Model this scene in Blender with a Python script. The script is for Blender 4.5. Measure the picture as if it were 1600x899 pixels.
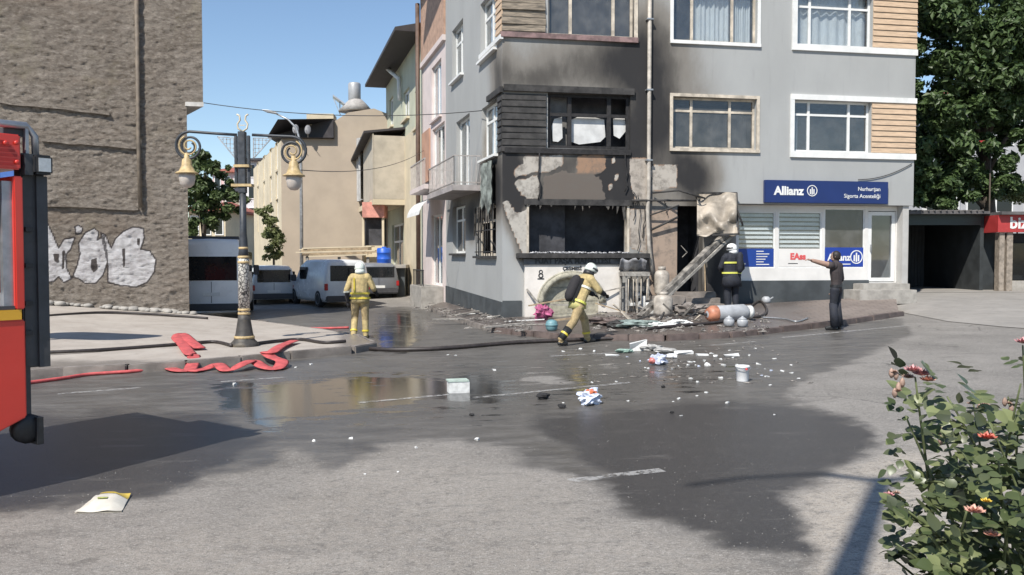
import bpy, bmesh, math, random
import numpy as np
from mathutils import Vector, Matrix, noise
random.seed(7)
R = math.radians
scene = bpy.context.scene
for o in list(bpy.data.objects): bpy.data.objects.remove(o)
col = scene.collection

# ------------------------------------------------------------------ camera
F = 1350.0; CAMH = 1.78; PITCH = math.atan(47.5 / F)
camd = bpy.data.cameras.new('camera'); cam = bpy.data.objects.new('camera', camd); col.objects.link(cam)
cam.location = (0, 0, CAMH); cam.rotation_euler = (math.pi / 2 - PITCH, 0, 0)
camd.sensor_width = 36; camd.lens = 36 * F / 1600; camd.clip_start = .05; camd.clip_end = 3000
scene.camera = cam
scene.render.resolution_x = 1024; scene.render.resolution_y = 575

# ------------------------------------------------------------------ sky, sun, exposure
SUN_EL = R(49); SH = Vector((.469, .883, 0)).normalized()      # shadows fall along SH
world = bpy.data.worlds.new('World'); scene.world = world; world.use_nodes = True
wn = world.node_tree; bg = wn.nodes['Background']
sky = wn.nodes.new('ShaderNodeTexSky'); sky.sky_type = 'NISHITA'; sky.sun_disc = False
sky.sun_elevation = SUN_EL; sky.sun_rotation = math.atan2(-SH.x, -SH.y)
sky.air_density = 1.15; sky.dust_density = .15; sky.ozone_density = 2.6; sky.altitude = 900
wn.links.new(sky.outputs[0], bg.inputs[0]); bg.inputs[1].default_value = .098
sund = bpy.data.lights.new('sun', 'SUN'); sun = bpy.data.objects.new('sun', sund); col.objects.link(sun)
sund.energy = 4.2; sund.angle = R(.53); sund.color = (1, .95, .87)
d = Vector((SH.x * math.cos(SUN_EL), SH.y * math.cos(SUN_EL), -math.sin(SUN_EL)))
sun.rotation_euler = d.to_track_quat('-Z', 'Y').to_euler(); sun.location = (-8, -16, 22)
scene.view_settings.view_transform = 'Standard'; scene.view_settings.look = 'None'
scene.view_settings.gamma = 1; scene.view_settings.use_curve_mapping = False
scene.view_settings.exposure = .56
scene.render.engine = 'CYCLES'
scene.cycles.max_bounces = 8; scene.cycles.transparent_max_bounces = 12

# ------------------------------------------------------------------ pixels to places
CP, SP = math.cos(PITCH), math.sin(PITCH)
def ray(px, py):
    a = (px - 800) / F; b = (449.5 - py) / F
    return Vector((a, CP + b * SP, -SP + b * CP))
def at_y(px, py, Y):
    r = ray(px, py); t = Y / r.y
    return Vector((r.x * t, Y, CAMH + r.z * t))
def gz(x): return .025 * max(-30., min(30., x))
def road_z(x, y):
    return gz(x) + .045 * max(0., min(y, 70) - 34.) - .03 * max(0., min(60, -x - 12)) * (1 if y > 30 else 0) * 0
def ground(px, py, dz=0):
    r = ray(px, py); t = 10.
    for _ in range(30):
        x, y = r.x * t, r.y * t
        z = road_z(x, y) + dz
        t = (z - CAMH) / r.z
    return Vector((r.x * t, r.y * t, CAMH + r.z * t))
def topix(p):
    x, y, z = p[0], p[1], p[2] - CAMH
    dd = y * CP - z * SP; up = y * SP + z * CP
    return 800 + F * x / dd, 449.5 - F * up / dd

class Frame:
    """u along the wall, v into the building, z up"""
    def __init__(s, o, d):
        s.o = Vector((o[0], o[1], 0)); s.d = Vector((d[0], d[1], 0)).normalized(); s.n = Vector((-s.d.y, s.d.x, 0))
    def pt(s, u, v, z): return s.o + s.d * u + s.n * v + Vector((0, 0, z))
    def uz(s, px, py, v=0):
        r = ray(px, py); o = s.o + s.n * v
        t = (o.dot(s.n)) / (r.dot(s.n)); p = r * t
        return (p - o).dot(s.d), CAMH + r.z * t
    def u(s, px, v=0, py=300): return s.uz(px, py, v)[0]
    def ang(s): return math.atan2(s.d.y, s.d.x)

# ------------------------------------------------------------------ mesh helpers (world coordinates)
class MB:
    def __init__(s): s.v = []; s.f = []; s.m = []; s.sm = []; s.cm = 0; s.smooth = False
    def add(s, vs, fs):
        b = len(s.v); s.v += [tuple(x) for x in vs]
        for f in fs: s.f.append([b + i for i in f]); s.m.append(s.cm); s.sm.append(s.smooth)
    def hexa(s, p):   # 8 points: bottom 4 ccw, top 4 ccw
        s.add(p, [(3, 2, 1, 0), (4, 5, 6, 7), (0, 1, 5, 4), (1, 2, 6, 5), (2, 3, 7, 6), (3, 0, 4, 7)])
    def box(s, x0, x1, y0, y1, z0, z1):
        s.hexa([(x0, y0, z0), (x1, y0, z0), (x1, y1, z0), (x0, y1, z0), (x0, y0, z1), (x1, y0, z1), (x1, y1, z1), (x0, y1, z1)])
    def fbox(s, fr, u0, u1, v0, v1, z0, z1):
        s.hexa([fr.pt(u0, v0, z0), fr.pt(u1, v0, z0), fr.pt(u1, v1, z0), fr.pt(u0, v1, z0),
                fr.pt(u0, v0, z1), fr.pt(u1, v0, z1), fr.pt(u1, v1, z1), fr.pt(u0, v1, z1)])
    def bar(s, a, b, w, h, up=(0, 0, 1)):
        a = Vector(a); b = Vector(b); d = (b - a).normalized(); up = Vector(up)
        sd = d.cross(up)
        if sd.length < 1e-4: sd = d.cross(Vector((1, 0, 0)))
        sd.normalize(); u2 = sd.cross(d)
        sd *= w / 2; u2 *= h / 2
        s.hexa([a - sd - u2, a + sd - u2, b + sd - u2, b - sd - u2, a - sd + u2, a + sd + u2, b + sd + u2, b - sd + u2])
    def tube(s, pts, rad, n=8, cap=True, flat=1.0, upv=None):
        pts = [Vector(p) for p in pts]; k = len(pts)
        if not hasattr(rad, '__len__'): rad = [rad] * k
        vs = []; prev = None
        for i, p in enumerate(pts):
            d = (pts[min(i + 1, k - 1)] - pts[max(i - 1, 0)])
            d = d.normalized() if d.length > 1e-9 else Vector((0, 0, 1))
            if upv is not None: a = Vector(upv)
            elif prev is not None: a = prev
            else: a = Vector((0, 0, 1)) if abs(d.z) < .9 else Vector((1, 0, 0))
            a = (a - d * a.dot(d))
            a = a.normalized() if a.length > 1e-6 else d.orthogonal().normalized()
            prev = a; b = d.cross(a)
            for j in range(n):
                t = 2 * math.pi * j / n
                vs.append(p + a * (math.cos(t) * rad[i] * flat) + b * (math.sin(t) * rad[i]))
        fs = []
        for i in range(k - 1):
            for j in range(n):
                fs.append((i * n + j, i * n + (j + 1) % n, (i + 1) * n + (j + 1) % n, (i + 1) * n + j))
        if cap: fs.append(tuple(range(n))[::-1]); fs.append(tuple((k - 1) * n + j for j in range(n)))
        o = s.smooth; s.smooth = True; s.add(vs, fs); s.smooth = o
    def lathe(s, prof, c=(0, 0, 0), n=16, M=None, sq=(1, 1)):
        c = Vector(c); vs = []; fs = []; k = len(prof)
        for r, z in prof:
            for j in range(n):
                t = 2 * math.pi * j / n
                p = Vector((r * math.cos(t) * sq[0], r * math.sin(t) * sq[1], z))
                vs.append(c + (M @ p if M else p))
        for i in range(k - 1):
            for j in range(n):
                fs.append((i * n + j, i * n + (j + 1) % n, (i + 1) * n + (j + 1) % n, (i + 1) * n + j))
        fs.append(tuple(range(n))[::-1]); fs.append(tuple((k - 1) * n + j for j in range(n)))
        o = s.smooth; s.smooth = True; s.add(vs, fs); s.smooth = o
    def prism(s, pts, d):     # polygon (3d points) extruded by vector d
        d = Vector(d); n = len(pts); a = [Vector(p) for p in pts]; b = [p + d for p in a]
        s.add(a + b, [tuple(range(n))[::-1], tuple(range(n, 2 * n))] + [(i, (i + 1) % n, n + (i + 1) % n, n + i) for i in range(n)])
    def grid(s, P, nu, nv):   # P(i,j) -> point
        s.add([P(i, j) for j in range(nv) for i in range(nu)],
              [(j * nu + i, j * nu + i + 1, (j + 1) * nu + i + 1, (j + 1) * nu + i) for j in range(nv - 1) for i in range(nu - 1)])
    def mesh(s, name, mats, inv=None, attrs=None):
        me = bpy.data.meshes.new(name)
        vs = s.v if inv is None else [tuple(inv @ Vector(p)) for p in s.v]
        me.from_pydata(vs, [], s.f)
        for m in (mats if isinstance(mats, (list, tuple)) else [mats]): me.materials.append(m)
        me.polygons.foreach_set('material_index', s.m); me.polygons.foreach_set('use_smooth', s.sm)
        if attrs:
            for k, a in attrs.items():
                at = me.attributes.new(k, 'FLOAT', 'POINT'); at.data.foreach_set('value', a)
        me.update(); return me
    def build(s, name, mats, parent=None, attrs=None, loc=None, bevel=0, fixn=True, kind=None):
        """parent: an Empty/object -> vertices stored in its space; else origin at loc"""
        if parent is not None: inv = mw(parent).inverted()
        else:
            if loc is None:
                a = np.array(s.v); loc = (a[:, 0].mean(), a[:, 1].mean(), a[:, 2].min())
            inv = Matrix.Translation(loc).inverted()
        me = s.mesh(name, mats, inv, attrs)
        if fixn or bevel:
            bm = bmesh.new(); bm.from_mesh(me)
            if bevel:
                bmesh.ops.bevel(bm, geom=[e for e in bm.edges if len(e.link_faces) == 2 and e.calc_face_angle(0) > .5], offset=bevel, segments=2, affect='EDGES', clamp_overlap=True)
            if fixn: bmesh.ops.recalc_face_normals(bm, faces=bm.faces)
            bm.to_mesh(me); bm.free()
        o = bpy.data.objects.new(name, me); col.objects.link(o)
        if parent is not None: o.parent = parent
        else: o.location = loc
        if kind: o['kind'] = kind
        return o
def mw(o):
    m = Matrix.LocRotScale(o.location, o.rotation_euler, o.scale)
    return mw(o.parent) @ m if o.parent else m
def tag(o, label, cat, group=None):
    o['label'] = label; o['category'] = cat
    if group: o['group'] = group
    return o
def thing(name, label, cat, loc=(0, 0, 0), rz=0, group=None):
    o = bpy.data.objects.new(name, None); col.objects.link(o); o.empty_display_size = .2
    o.location = loc; o.rotation_euler = (0, 0, rz)
    return tag(o, label, cat, group)
def struct(o): o['kind'] = 'structure'; return o
def text_mesh(mb, s, M, size, align='LEFT', ext=.004, bold=0, xs=1):
    """letters as mesh; M maps text (x right, y up, z out) to the world"""
    cu = bpy.data.curves.new('t', 'FONT'); cu.body = s; cu.size = size; cu.align_x = align; cu.extrude = ext; cu.offset = bold; cu.resolution_u = 3
    ob = bpy.data.objects.new('t', cu); col.objects.link(ob); bpy.context.view_layer.update()
    me = ob.evaluated_get(bpy.context.evaluated_depsgraph_get()).to_mesh()
    mb.add([M @ Vector((v.co.x * xs, v.co.y, v.co.z)) for v in me.vertices], [tuple(p.vertices) for p in me.polygons])
    bpy.data.objects.remove(ob); bpy.data.curves.remove(cu)
def fr_text(fr, u, v, z):
    return Matrix.Translation(fr.pt(u, v, z)) @ Matrix(((fr.d.x, 0, -fr.n.x, 0), (fr.d.y, 0, -fr.n.y, 0), (0, 1, 0, 0), (0, 0, 0, 1)))
def inpoly(x, y, P):
    c = False; n = len(P)
    for i in range(n):
        x1, y1 = P[i]; x2, y2 = P[i - 1]
        if (y1 > y) != (y2 > y) and x < (x2 - x1) * (y - y1) / (y2 - y1) + x1: c = not c
    return c
def sdpoly(x, y, P):      # signed distance, + inside
    dm = 1e9; n = len(P)
    for i in range(n):
        x1, y1 = P[i]; x2, y2 = P[i - 1]; dx, dy = x2 - x1, y2 - y1
        t = max(0, min(1, ((x - x1) * dx + (y - y1) * dy) / (dx * dx + dy * dy + 1e-12)))
        dm = min(dm, math.hypot(x - x1 - t * dx, y - y1 - t * dy))
    return dm if inpoly(x, y, P) else -dm
def sst(a, b, x):
    t = max(0., min(1., (x - a) / (b - a))); return t * t * (3 - 2 * t)
def srgb(r, g, b):
    f = lambda c: (c / 255 / 12.92) if c < 10.3 else ((c / 255 + .055) / 1.055) ** 2.4
    return (f(r), f(g), f(b))

# ------------------------------------------------------------------ materials
class N:
    def __init__(s, name):
        s.m = bpy.data.materials.new(name); s.m.use_nodes = True; s.t = s.m.node_tree; s.b = s.t.nodes['Principled BSDF']; s.out = s.t.nodes['Material Output']
        s.co = None
    def n(s, ty, **kw):
        x = s.t.nodes.new('ShaderNode' + ty)
        for k, v in kw.items():
            if k.startswith('i_'):
                key = k[2:]; key = int(key) if key.isdigit() else key
                s.set(x.inputs[key], v)
            else: setattr(x, k, v)
        return x
    def set(s, inp, v):
        if hasattr(v, 'is_output') or hasattr(v, 'links'): s.t.links.new(v, inp)
        elif isinstance(v, tuple) and len(v) == 3 and inp.type == 'RGBA': inp.default_value = (*v, 1)
        else: inp.default_value = v
    def coord(s):
        if s.co is None: s.co = s.n('NewGeometry').outputs['Position']
        return s.co
    def noise(s, scale, detail=4, rough=.55, stretch=None, w=0):
        c = s.coord()
        if stretch:
            c = s.n('Mapping', i_Vector=c, i_Scale=stretch).outputs[0]
        return s.n('TexNoise', i_Vector=c, i_Scale=float(scale), i_Detail=float(detail), i_Roughness=rough).outputs['Fac']
    def ramp(s, f, a, b, lo=0., hi=1.):
        return s.n('MapRange', i_0=f, i_1=a, i_2=b, i_3=lo, i_4=hi, clamp=True, interpolation_type='SMOOTHSTEP').outputs[0]
    def mix(s, f, a, b, mode='MIX'):
        x = s.n('Mix', data_type='RGBA', blend_type=mode)
        s.set(x.inputs[0], f); s.set(x.inputs[6], a); s.set(x.inputs[7], b); return x.outputs[2]
    def math(s, op, a, b=0.): return s.n('Math', operation=op, i_0=a, i_1=b).outputs[0]
    def attr(s, name): return s.n('Attribute', attribute_name=name).outputs['Fac']
    def bump(s, h, strength=.3, dist=.02):
        x = s.n('Bump', i_Height=h, i_Strength=strength, i_Distance=dist); s.t.links.new(x.outputs[0], s.b.inputs['Normal'])
    def fin(s, color=None, rough=None, metal=None, spec=None):
        if color is not None: s.set(s.b.inputs['Base Color'], color)
        if rough is not None: s.set(s.b.inputs['Roughness'], rough)
        if metal is not None: s.set(s.b.inputs['Metallic'], metal)
        if spec is not None: s.set(s.b.inputs['Specular IOR Level'], spec)
        return s.m
def mk(name, c, rough=.7, var=.18, scale=6., bump=.0, bscale=40., metal=0., dirt=0., dirtc=(.06, .055, .05), spec=.5, stretch=None):
    n = N(name)
    f = n.noise(scale, 5, .6, stretch)
    lo = tuple(x * (1 - var) for x in c); hi = tuple(min(1, x * (1 + var)) for x in c)
    cc = n.mix(n.ramp(f, .3, .7), lo, hi)
    if dirt: cc = n.mix(n.ramp(n.noise(scale * .37, 6, .65, stretch), .5, .75, 0, dirt), cc, dirtc)
    if bump: n.bump(n.noise(bscale, 4, .6, stretch), bump, .01)
    return n.fin(cc, n.ramp(f, .2, .8, max(.02, rough - .08), min(1, rough + .08)), metal, spec)
def glass(name, tint=(.9, .93, .95), dirt=.12, ior=1.5):
    n = N(name); t = n.t
    tr = n.n('BsdfTransparent', i_Color=tint); gl = n.n('BsdfGlossy', i_Color=(1, 1, 1), i_Roughness=.02)
    ge = n.n('NewGeometry'); cs = n.math('ABSOLUTE', n.n('VectorMath', operation='DOT_PRODUCT', i_0=ge.outputs['Normal'], i_1=ge.outputs['Incoming']).outputs['Value'])
    fr = n.math('ADD', .07, n.math('MULTIPLY', n.math('POWER', n.math('SUBTRACT', 1., cs), 5.), .9))
    mx = n.n('MixShader', i_0=fr); t.links.new(tr.outputs[0], mx.inputs[1]); t.links.new(gl.outputs[0], mx.inputs[2])
    df = n.n('BsdfDiffuse', i_Color=(.35, .35, .34))
    m2 = n.n('MixShader', i_0=n.ramp(n.noise(3, 5), .3, .8, dirt * .4, dirt)); t.links.new(mx.outputs[0], m2.inputs[1]); t.links.new(df.outputs[0], m2.inputs[2])
    t.links.new(m2.outputs[0], n.out.inputs[0]); return n.m
# ------------------------------------------------------------------ shared materials
M = {}
M['white'] = mk('white_paint', (.72, .72, .70), .5, .08, 3, dirt=.25, dirtc=(.35, .33, .3))
M['sootframe'] = mk('scorched_cream_frame', (.5, .44, .36), .7, .3, 4, dirt=.5, dirtc=(.12, .1, .09))
M['black'] = mk('black_plastic', (.022, .022, .024), .5, .3, 20)
M['char'] = mk('charred', (.022, .021, .022), .85, .5, 9, bump=.5, bscale=60)
M['charwood'] = mk('charred_boards', (.035, .033, .032), .8, .5, 5, bump=.4, bscale=30, dirt=.4, dirtc=(.10, .095, .09))
M['ash'] = mk('ash', (.3, .3, .3), .9, .6, 30)
M['soffit'] = mk('dark_soffit', (.10, .10, .11), .8)
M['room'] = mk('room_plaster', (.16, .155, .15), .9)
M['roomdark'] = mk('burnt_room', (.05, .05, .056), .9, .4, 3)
M['curtain'] = mk('net_curtain', (.62, .62, .60), .9, .12, 12, stretch=(9, 9, .4))
M['glass'] = glass('window_glass')
M['glassdark'] = glass('grimy_glass', (.45, .46, .48), .25)
M['tan_clad'] = mk('tan_cladding', (.52, .38, .26), .65, .16, 3, stretch=(1, 1, 8))
M['scorch_clad'] = mk('scorched_cladding', (.20, .165, .125), .75, .5, 3, bump=.4, bscale=20, dirt=.6, dirtc=(.05, .045, .04), stretch=(1, 1, 7))
M['plinth'] = mk('plinth_grey', (.055, .062, .066), .7, .25, 2, dirt=.3, dirtc=(.14, .13, .11))
M['steel'] = mk('galvanised', (.42, .43, .44), .45, .2, 10, metal=.7, dirt=.3)
M['pipe_grey'] = mk('sooty_pipe', (.42, .38, .33), .6, .25, 4, dirt=.5, dirtc=(.10, .09, .08))
M['brownpipe'] = mk('brown_pipe', (.10, .062, .045), .6, .3, 4)
M['marble'] = mk('fountain_marble', (.66, .62, .57), .45, .12, 2.5, dirt=.45, dirtc=(.36, .31, .26))
M['oldstone'] = mk('weathered_stone', (.33, .31, .245), .8, .3, 9, bump=.4, bscale=30, dirt=.35)
M['wood'] = mk('raw_timber', (.36, .27, .17), .8, .3, 6, stretch=(1, 1, 1))
M['greywood'] = mk('weathered_timber', (.30, .28, .25), .85, .4, 8, dirt=.5)
M['tyre'] = mk('tyre_rubber', (.02, .02, .021), .85, .3, 20)
M['rim'] = mk('wheel_rim', (.35, .35, .36), .4, .2, 20, metal=.6)
M['carwhite'] = mk('white_car_paint', (.62, .63, .64), .25, .05, 2, dirt=.15, dirtc=(.3, .28, .26))
M['cargrey'] = mk('grey_car_paint', (.16, .17, .19), .3, .06, 2)
M['carglass'] = mk('tinted_car_glass', (.012, .014, .016), .06, .1, 3)
M['redlens'] = mk('red_lens', (.35, .02, .02), .25, .1, 30)
M['plate'] = mk('number_plate', (.7, .7, .68), .4, .05, 10)
M['bumper'] = mk('dark_bumper', (.05, .05, .055), .6, .1, 10)
M['concrete'] = mk('concrete', (.33, .31, .28), .85, .2, 4, bump=.3, bscale=50, dirt=.35, dirtc=(.18, .16, .14))
M['kerbstone'] = mk('kerb_stone', (.21, .185, .165), .75, .3, 3, bump=.3, bscale=40, dirt=.5, dirtc=(.09, .075, .065))
M['kerbred'] = mk('red_brown_kerb', (.125, .095, .085), .6, .35, 3, bump=.3, bscale=40, dirt=.4, dirtc=(.07, .055, .05))
M['hosered'] = mk('red_hose', (.48, .085, .085), .7, .25, 8, dirt=.2, dirtc=(.2, .08, .07))
M['hoseblack'] = mk('wet_black_hose', (.035, .028, .026), .5, .3, 10)
M['leafdark'] = None

def leafmat(name, c, c2, sub=.25, rough=.5):
    n = N(name)
    oi = n.n('ObjectInfo').outputs['Random']
    f = n.noise(3.1, 3)
    f = n.math('ADD', f, n.math('MULTIPLY', n.n('TexWhiteNoise', noise_dimensions='3D', i_Vector=n.n('VectorMath', operation='SNAP', i_0=n.coord(), i_1=(.11, .11, .11)).outputs[0]).outputs['Value'], .35))
    f = n.math('ADD', f, n.math('MULTIPLY', n.math('SUBTRACT', oi, .5), .5))
    cc = n.mix(n.ramp(f, .35, 1.0), c, c2)
    n.fin(cc, rough)
    t = n.n('BsdfTranslucent', i_Color=cc); mx = n.n('MixShader', i_0=sub)
    n.t.links.new(n.b.outputs[0], mx.inputs[1]); n.t.links.new(t.outputs[0], mx.inputs[2]); n.t.links.new(mx.outputs[0], n.out.inputs[0])
    return n.m
M['leaf_tree'] = leafmat('broad_leaves', (.022, .042, .016), (.085, .135, .045))
M['leaf_pale'] = leafmat('pale_leaves', (.15, .175, .07), (.30, .33, .15), .35)
M['leaf_mid'] = leafmat('mid_green_leaves', (.05, .085, .03), (.15, .20, .075), .3)
M['leaf_rose'] = leafmat('rose_leaves', (.07, .095, .038), (.25, .28, .13), .3, .36)
M['leaf_rose2'] = leafmat('old_rose_leaves', (.03, .04, .025), (.085, .10, .05), .15, .38)
M['bark'] = mk('bark', (.075, .06, .048), .9, .35, 12, bump=.6, bscale=30, stretch=(1, 1, .3))

# asphalt: dry / wet / standing water / painted engine shadow, from masks in ground space
def road_mat():
    n = N('asphalt')
    wet = n.attr('wet'); dark = n.attr('deep'); pud = n.attr('puddle'); pale = n.attr('pale')
    n1 = n.noise(.55, 6, .6); n2 = n.noise(9, 5, .7); n3 = n.noise(110, 3, .7); n4 = n.noise(1.6, 5, .65, (1, 3.2, 1))
    wetf = n.ramp(n.math('ADD', wet, n.math('ADD', n.math('MULTIPLY', n.math('SUBTRACT', n2, .5), .7), n.math('MULTIPLY', n.math('SUBTRACT', n.noise(1.7, 6, .7, (1, 1.8, 1)), .5), .6))), .22, .78)
    deepf = n.ramp(n.math('ADD', dark, n.math('MULTIPLY', n.math('SUBTRACT', n4, .5), .6)), .3, .7)
    pf = n.ramp(n.math('ADD', pud, n.math('MULTIPLY', n.math('SUBTRACT', n4, .5), 2.2)), .5, .8)
    dry = n.mix(n.ramp(n1, .35, .65), (.175, .162, .146), (.25, .232, .21))
    dry = n.mix(n.math('MULTIPLY', pale, n.ramp(n2, .2, .6)), dry, (.40, .355, .30))
    dry = n.mix(n.ramp(n.noise(3.2, 6, .72, (1, 2.2, 1)), .55, .72, 0, .6), dry, (.135, .13, .122))
    dry = n.mix(n.ramp(n.noise(24, 4, .75), .5, .68, 0, .45), dry, (.14, .132, .125))
    dry = n.mix(n.ramp(n.noise(15, 5, .75, (1, 2, 1)), .52, .66, 0, .5), dry, (.36, .345, .32))
    dry = n.mix(n.ramp(n3, .5, .72, 0, .55), dry, (.44, .42, .39))
    dry = n.mix(n.ramp(n3, .48, .3, 0, .55), dry, (.075, .07, .068))
    # cracks
    vo = n.n('TexVoronoi', feature='DISTANCE_TO_EDGE', i_Vector=n.n('VectorMath', operation='ADD', i_0=n.coord(), i_1=n.n('VectorMath', operation='SCALE', i_0=n.n('TexNoise', i_Vector=n.coord(), i_Scale=1.2, i_Detail=5.).outputs['Color'], i_Scale=.9).outputs[0]).outputs[0], i_Scale=.42).outputs['Distance']
    ck = n.math('MULTIPLY', n.ramp(vo, .012, .002), n.ramp(n.noise(.4, 3), .5, .62))
    dry = n.mix(n.math('MULTIPLY', ck, .7), dry, (.05, .048, .045))
    dry = n.mix(n.ramp(n.noise(.8, 7, .75, (.6, 2.2, 1)), .55, .66, 0, .5), dry, (.13, .122, .112))
    dry = n.mix(n.ramp(n.noise(5.5, 7, .8), .54, .64, 0, .5), dry, (.12, .112, .103))
    dry = n.mix(n.ramp(n.noise(38, 5, .8, (1, 1.6, 1)), .54, .62, 0, .7), dry, (.42, .395, .36))
    dry = n.mix(n.ramp(n.noise(33, 5, .8, (.8, 1.8, 1)), .45, .37, 0, .7), dry, (.085, .08, .073))
    wc = n.mix(n.ramp(n4, .35, .7), (.085, .079, .072), (.155, .145, .132))
    wc = n.mix(n.ramp(n.noise(.9, 6, .7, (1, 2.5, 1)), .5, .68, 0, .7), wc, (.055, .052, .05))
    wc = n.mix(n.ramp(n.noise(22, 4, .75), .48, .7, 0, .35), wc, (.05, .047, .044))
    wc = n.mix(n.math('MULTIPLY', deepf, n.ramp(n.noise(2.5, 6, .7), .2, .5, .65, 1.)), wc, (.043, .041, .041))
    wc = n.mix(n.ramp(n3, .55, .75, 0, .35), wc, (.2, .19, .18))
    wc = n.mix(n.ramp(n.noise(36, 5, .8, (1, 2, 1)), .55, .64, 0, .4), wc, (.17, .16, .148))
    wc = n.mix(n.ramp(n.noise(1.3, 7, .78, (.5, 2.6, 1)), .57, .68, 0, .5), wc, (.17, .16, .148))
    c = n.mix(wetf, dry, wc)
    c = n.mix(pf, c, (.03, .03, .031))
    r_w = n.ramp(n4, .3, .7, .28, .55)
    r = n.n('Mix', data_type='FLOAT', i_0=wetf, i_2=.92, i_3=r_w).outputs[0]
    r = n.n('Mix', data_type='FLOAT', i_0=n.math('MULTIPLY', deepf, wetf), i_2=r, i_3=.34).outputs[0]
    r = n.n('Mix', data_type='FLOAT', i_0=pf, i_2=r, i_3=.07).outputs[0]
    hs = n.n('Mix', data_type='FLOAT', i_0=wetf, i_2=.55, i_3=.22).outputs[0]
    hs = n.n('Mix', data_type='FLOAT', i_0=pf, i_2=hs, i_3=.03).outputs[0]
    n.bump(n.math('ADD', n3, n.math('MULTIPLY', n.noise(45, 4, .7), .8)), hs, .012)
    return n.fin(c, r, 0, n.n('Mix', data_type='FLOAT', i_0=pf, i_2=.27, i_3=.5).outputs[0])
M['road'] = road_mat()
def walk_mat(name, c1, c2, tile=None, wetatt=True, joint=(.12, .10, .09)):
    n = N(name); w = n.attr('wet') if wetatt else None
    n1 = n.noise(1.3, 6, .65); n3 = n.noise(80, 3, .7)
    c = n.mix(n.ramp(n1, .3, .7), c1, c2)
    c = n.mix(n.ramp(n.noise(5, 6, .7), .52, .75, 0, .5), c, tuple(x * .55 for x in c1))
    h = n3
    if tile:
        br = n.n('TexBrick', i_Vector=n.n('Mapping', i_Vector=n.coord(), i_Rotation=(0, 0, .18)).outputs[0], i_Color1=(1, 1, 1), i_Color2=(.8, .8, .8), i_Mortar=(0, 0, 0), i_Scale=1., i_7=tile)
        br.inputs['Mortar Size'].default_value = .008; br.inputs['Brick Width'].default_value = tile; br.inputs['Row Height'].default_value = tile
        c = n.mix(n.ramp(br.outputs['Fac'], 0, 1, 0, .7), c, joint)
        c = n.mix(.35, c, br.outputs['Color'], 'MULTIPLY')
    c = n.mix(n.ramp(n3, .5, .75, 0, .3), c, tuple(min(1, x * 1.5) for x in c2))
    r = .85
    if w is not None:
        wf = n.ramp(n.math('ADD', w, n.math('MULTIPLY', n.math('SUBTRACT', n1, .5), .8)), .35, .65)
        c = n.mix(wf, c, n.mix(.55, c, (.05, .042, .04)))
        r = n.n('Mix', data_type='FLOAT', i_0=wf, i_2=.88, i_3=.33).outputs[0]
    n.bump(h, .35, .008)
    return n.fin(c, r)
M['walk_left'] = walk_mat('dusty_pavement', (.33, .29, .25), (.41, .37, .325))
M['walk_right'] = walk_mat('red_brown_paving', (.17, .14, .12), (.235, .195, .17), .3)
M['forecourt'] = walk_mat('pale_concrete_apron', (.235, .22, .20), (.30, .28, .255))

# ------------------------------------------------------------------ road sheet to the horizon
WETP = [(-200, 830), (60, 800), (270, 772), (330, 742), (410, 738), (470, 702), (520, 736), (565, 716), (640, 690), (700, 688), (790, 705), (850, 732), (900, 762), (950, 776), (1000, 808), (1100, 852), (1200, 876), (1290, 880), (1308, 850), (1240, 800), (1222, 776), (1290, 748), (1330, 722), (1375, 690), (1330, 660), (1260, 636), (1225, 615), (1265, 590), (1340, 562), (1425, 522), (1404, 497), (1300, 508), (1130, 520), (1000, 520), (860, 515), (760, 505), (680, 480), (560, 480), (400, 480), (300, 480), (300, 560), (60, 585), (-200, 600)]
DEEPP = [(820, 656), (1000, 640), (1150, 622), (1250, 640), (1330, 660), (1376, 686), (1290, 742), (1222, 776), (1240, 802), (1304, 850), (1285, 872), (1150, 862), (1000, 800), (930, 765), (960, 740), (880, 700)]
DEEP_SHADE = [(-200, 640), (340, 645), (430, 690), (280, 765), (60, 795), (-200, 820)]  # cast shadow of the fire engine, painted as darker wet asphalt
PUDP = [(335, 600), (430, 590), (540, 585), (640, 580), (740, 578), (830, 588), (800, 606), (830, 628), (740, 630), (640, 640), (540, 652), (460, 668), (430, 690), (400, 668), (340, 640)]
PUD3 = [(300, 575), (560, 556), (800, 548), (1040, 540), (1180, 545), (1230, 575), (1100, 640), (900, 655), (700, 680), (480, 690), (330, 640)]
PUD2 = [(590, 480), (660, 478), (690, 505), (640, 560), (585, 560), (570, 520)]
DRYIN = [(805, 585), (850, 583), (895, 600), (850, 606), (815, 600)]
PALEP = [(1235, 776), (1300, 745), (1420, 690), (1700, 680), (1700, 1000), (1330, 1000), (1250, 810)]
PALE2 = [(600, 700), (800, 720), (950, 800), (1250, 930), (300, 950), (100, 860), (400, 800)]
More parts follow.
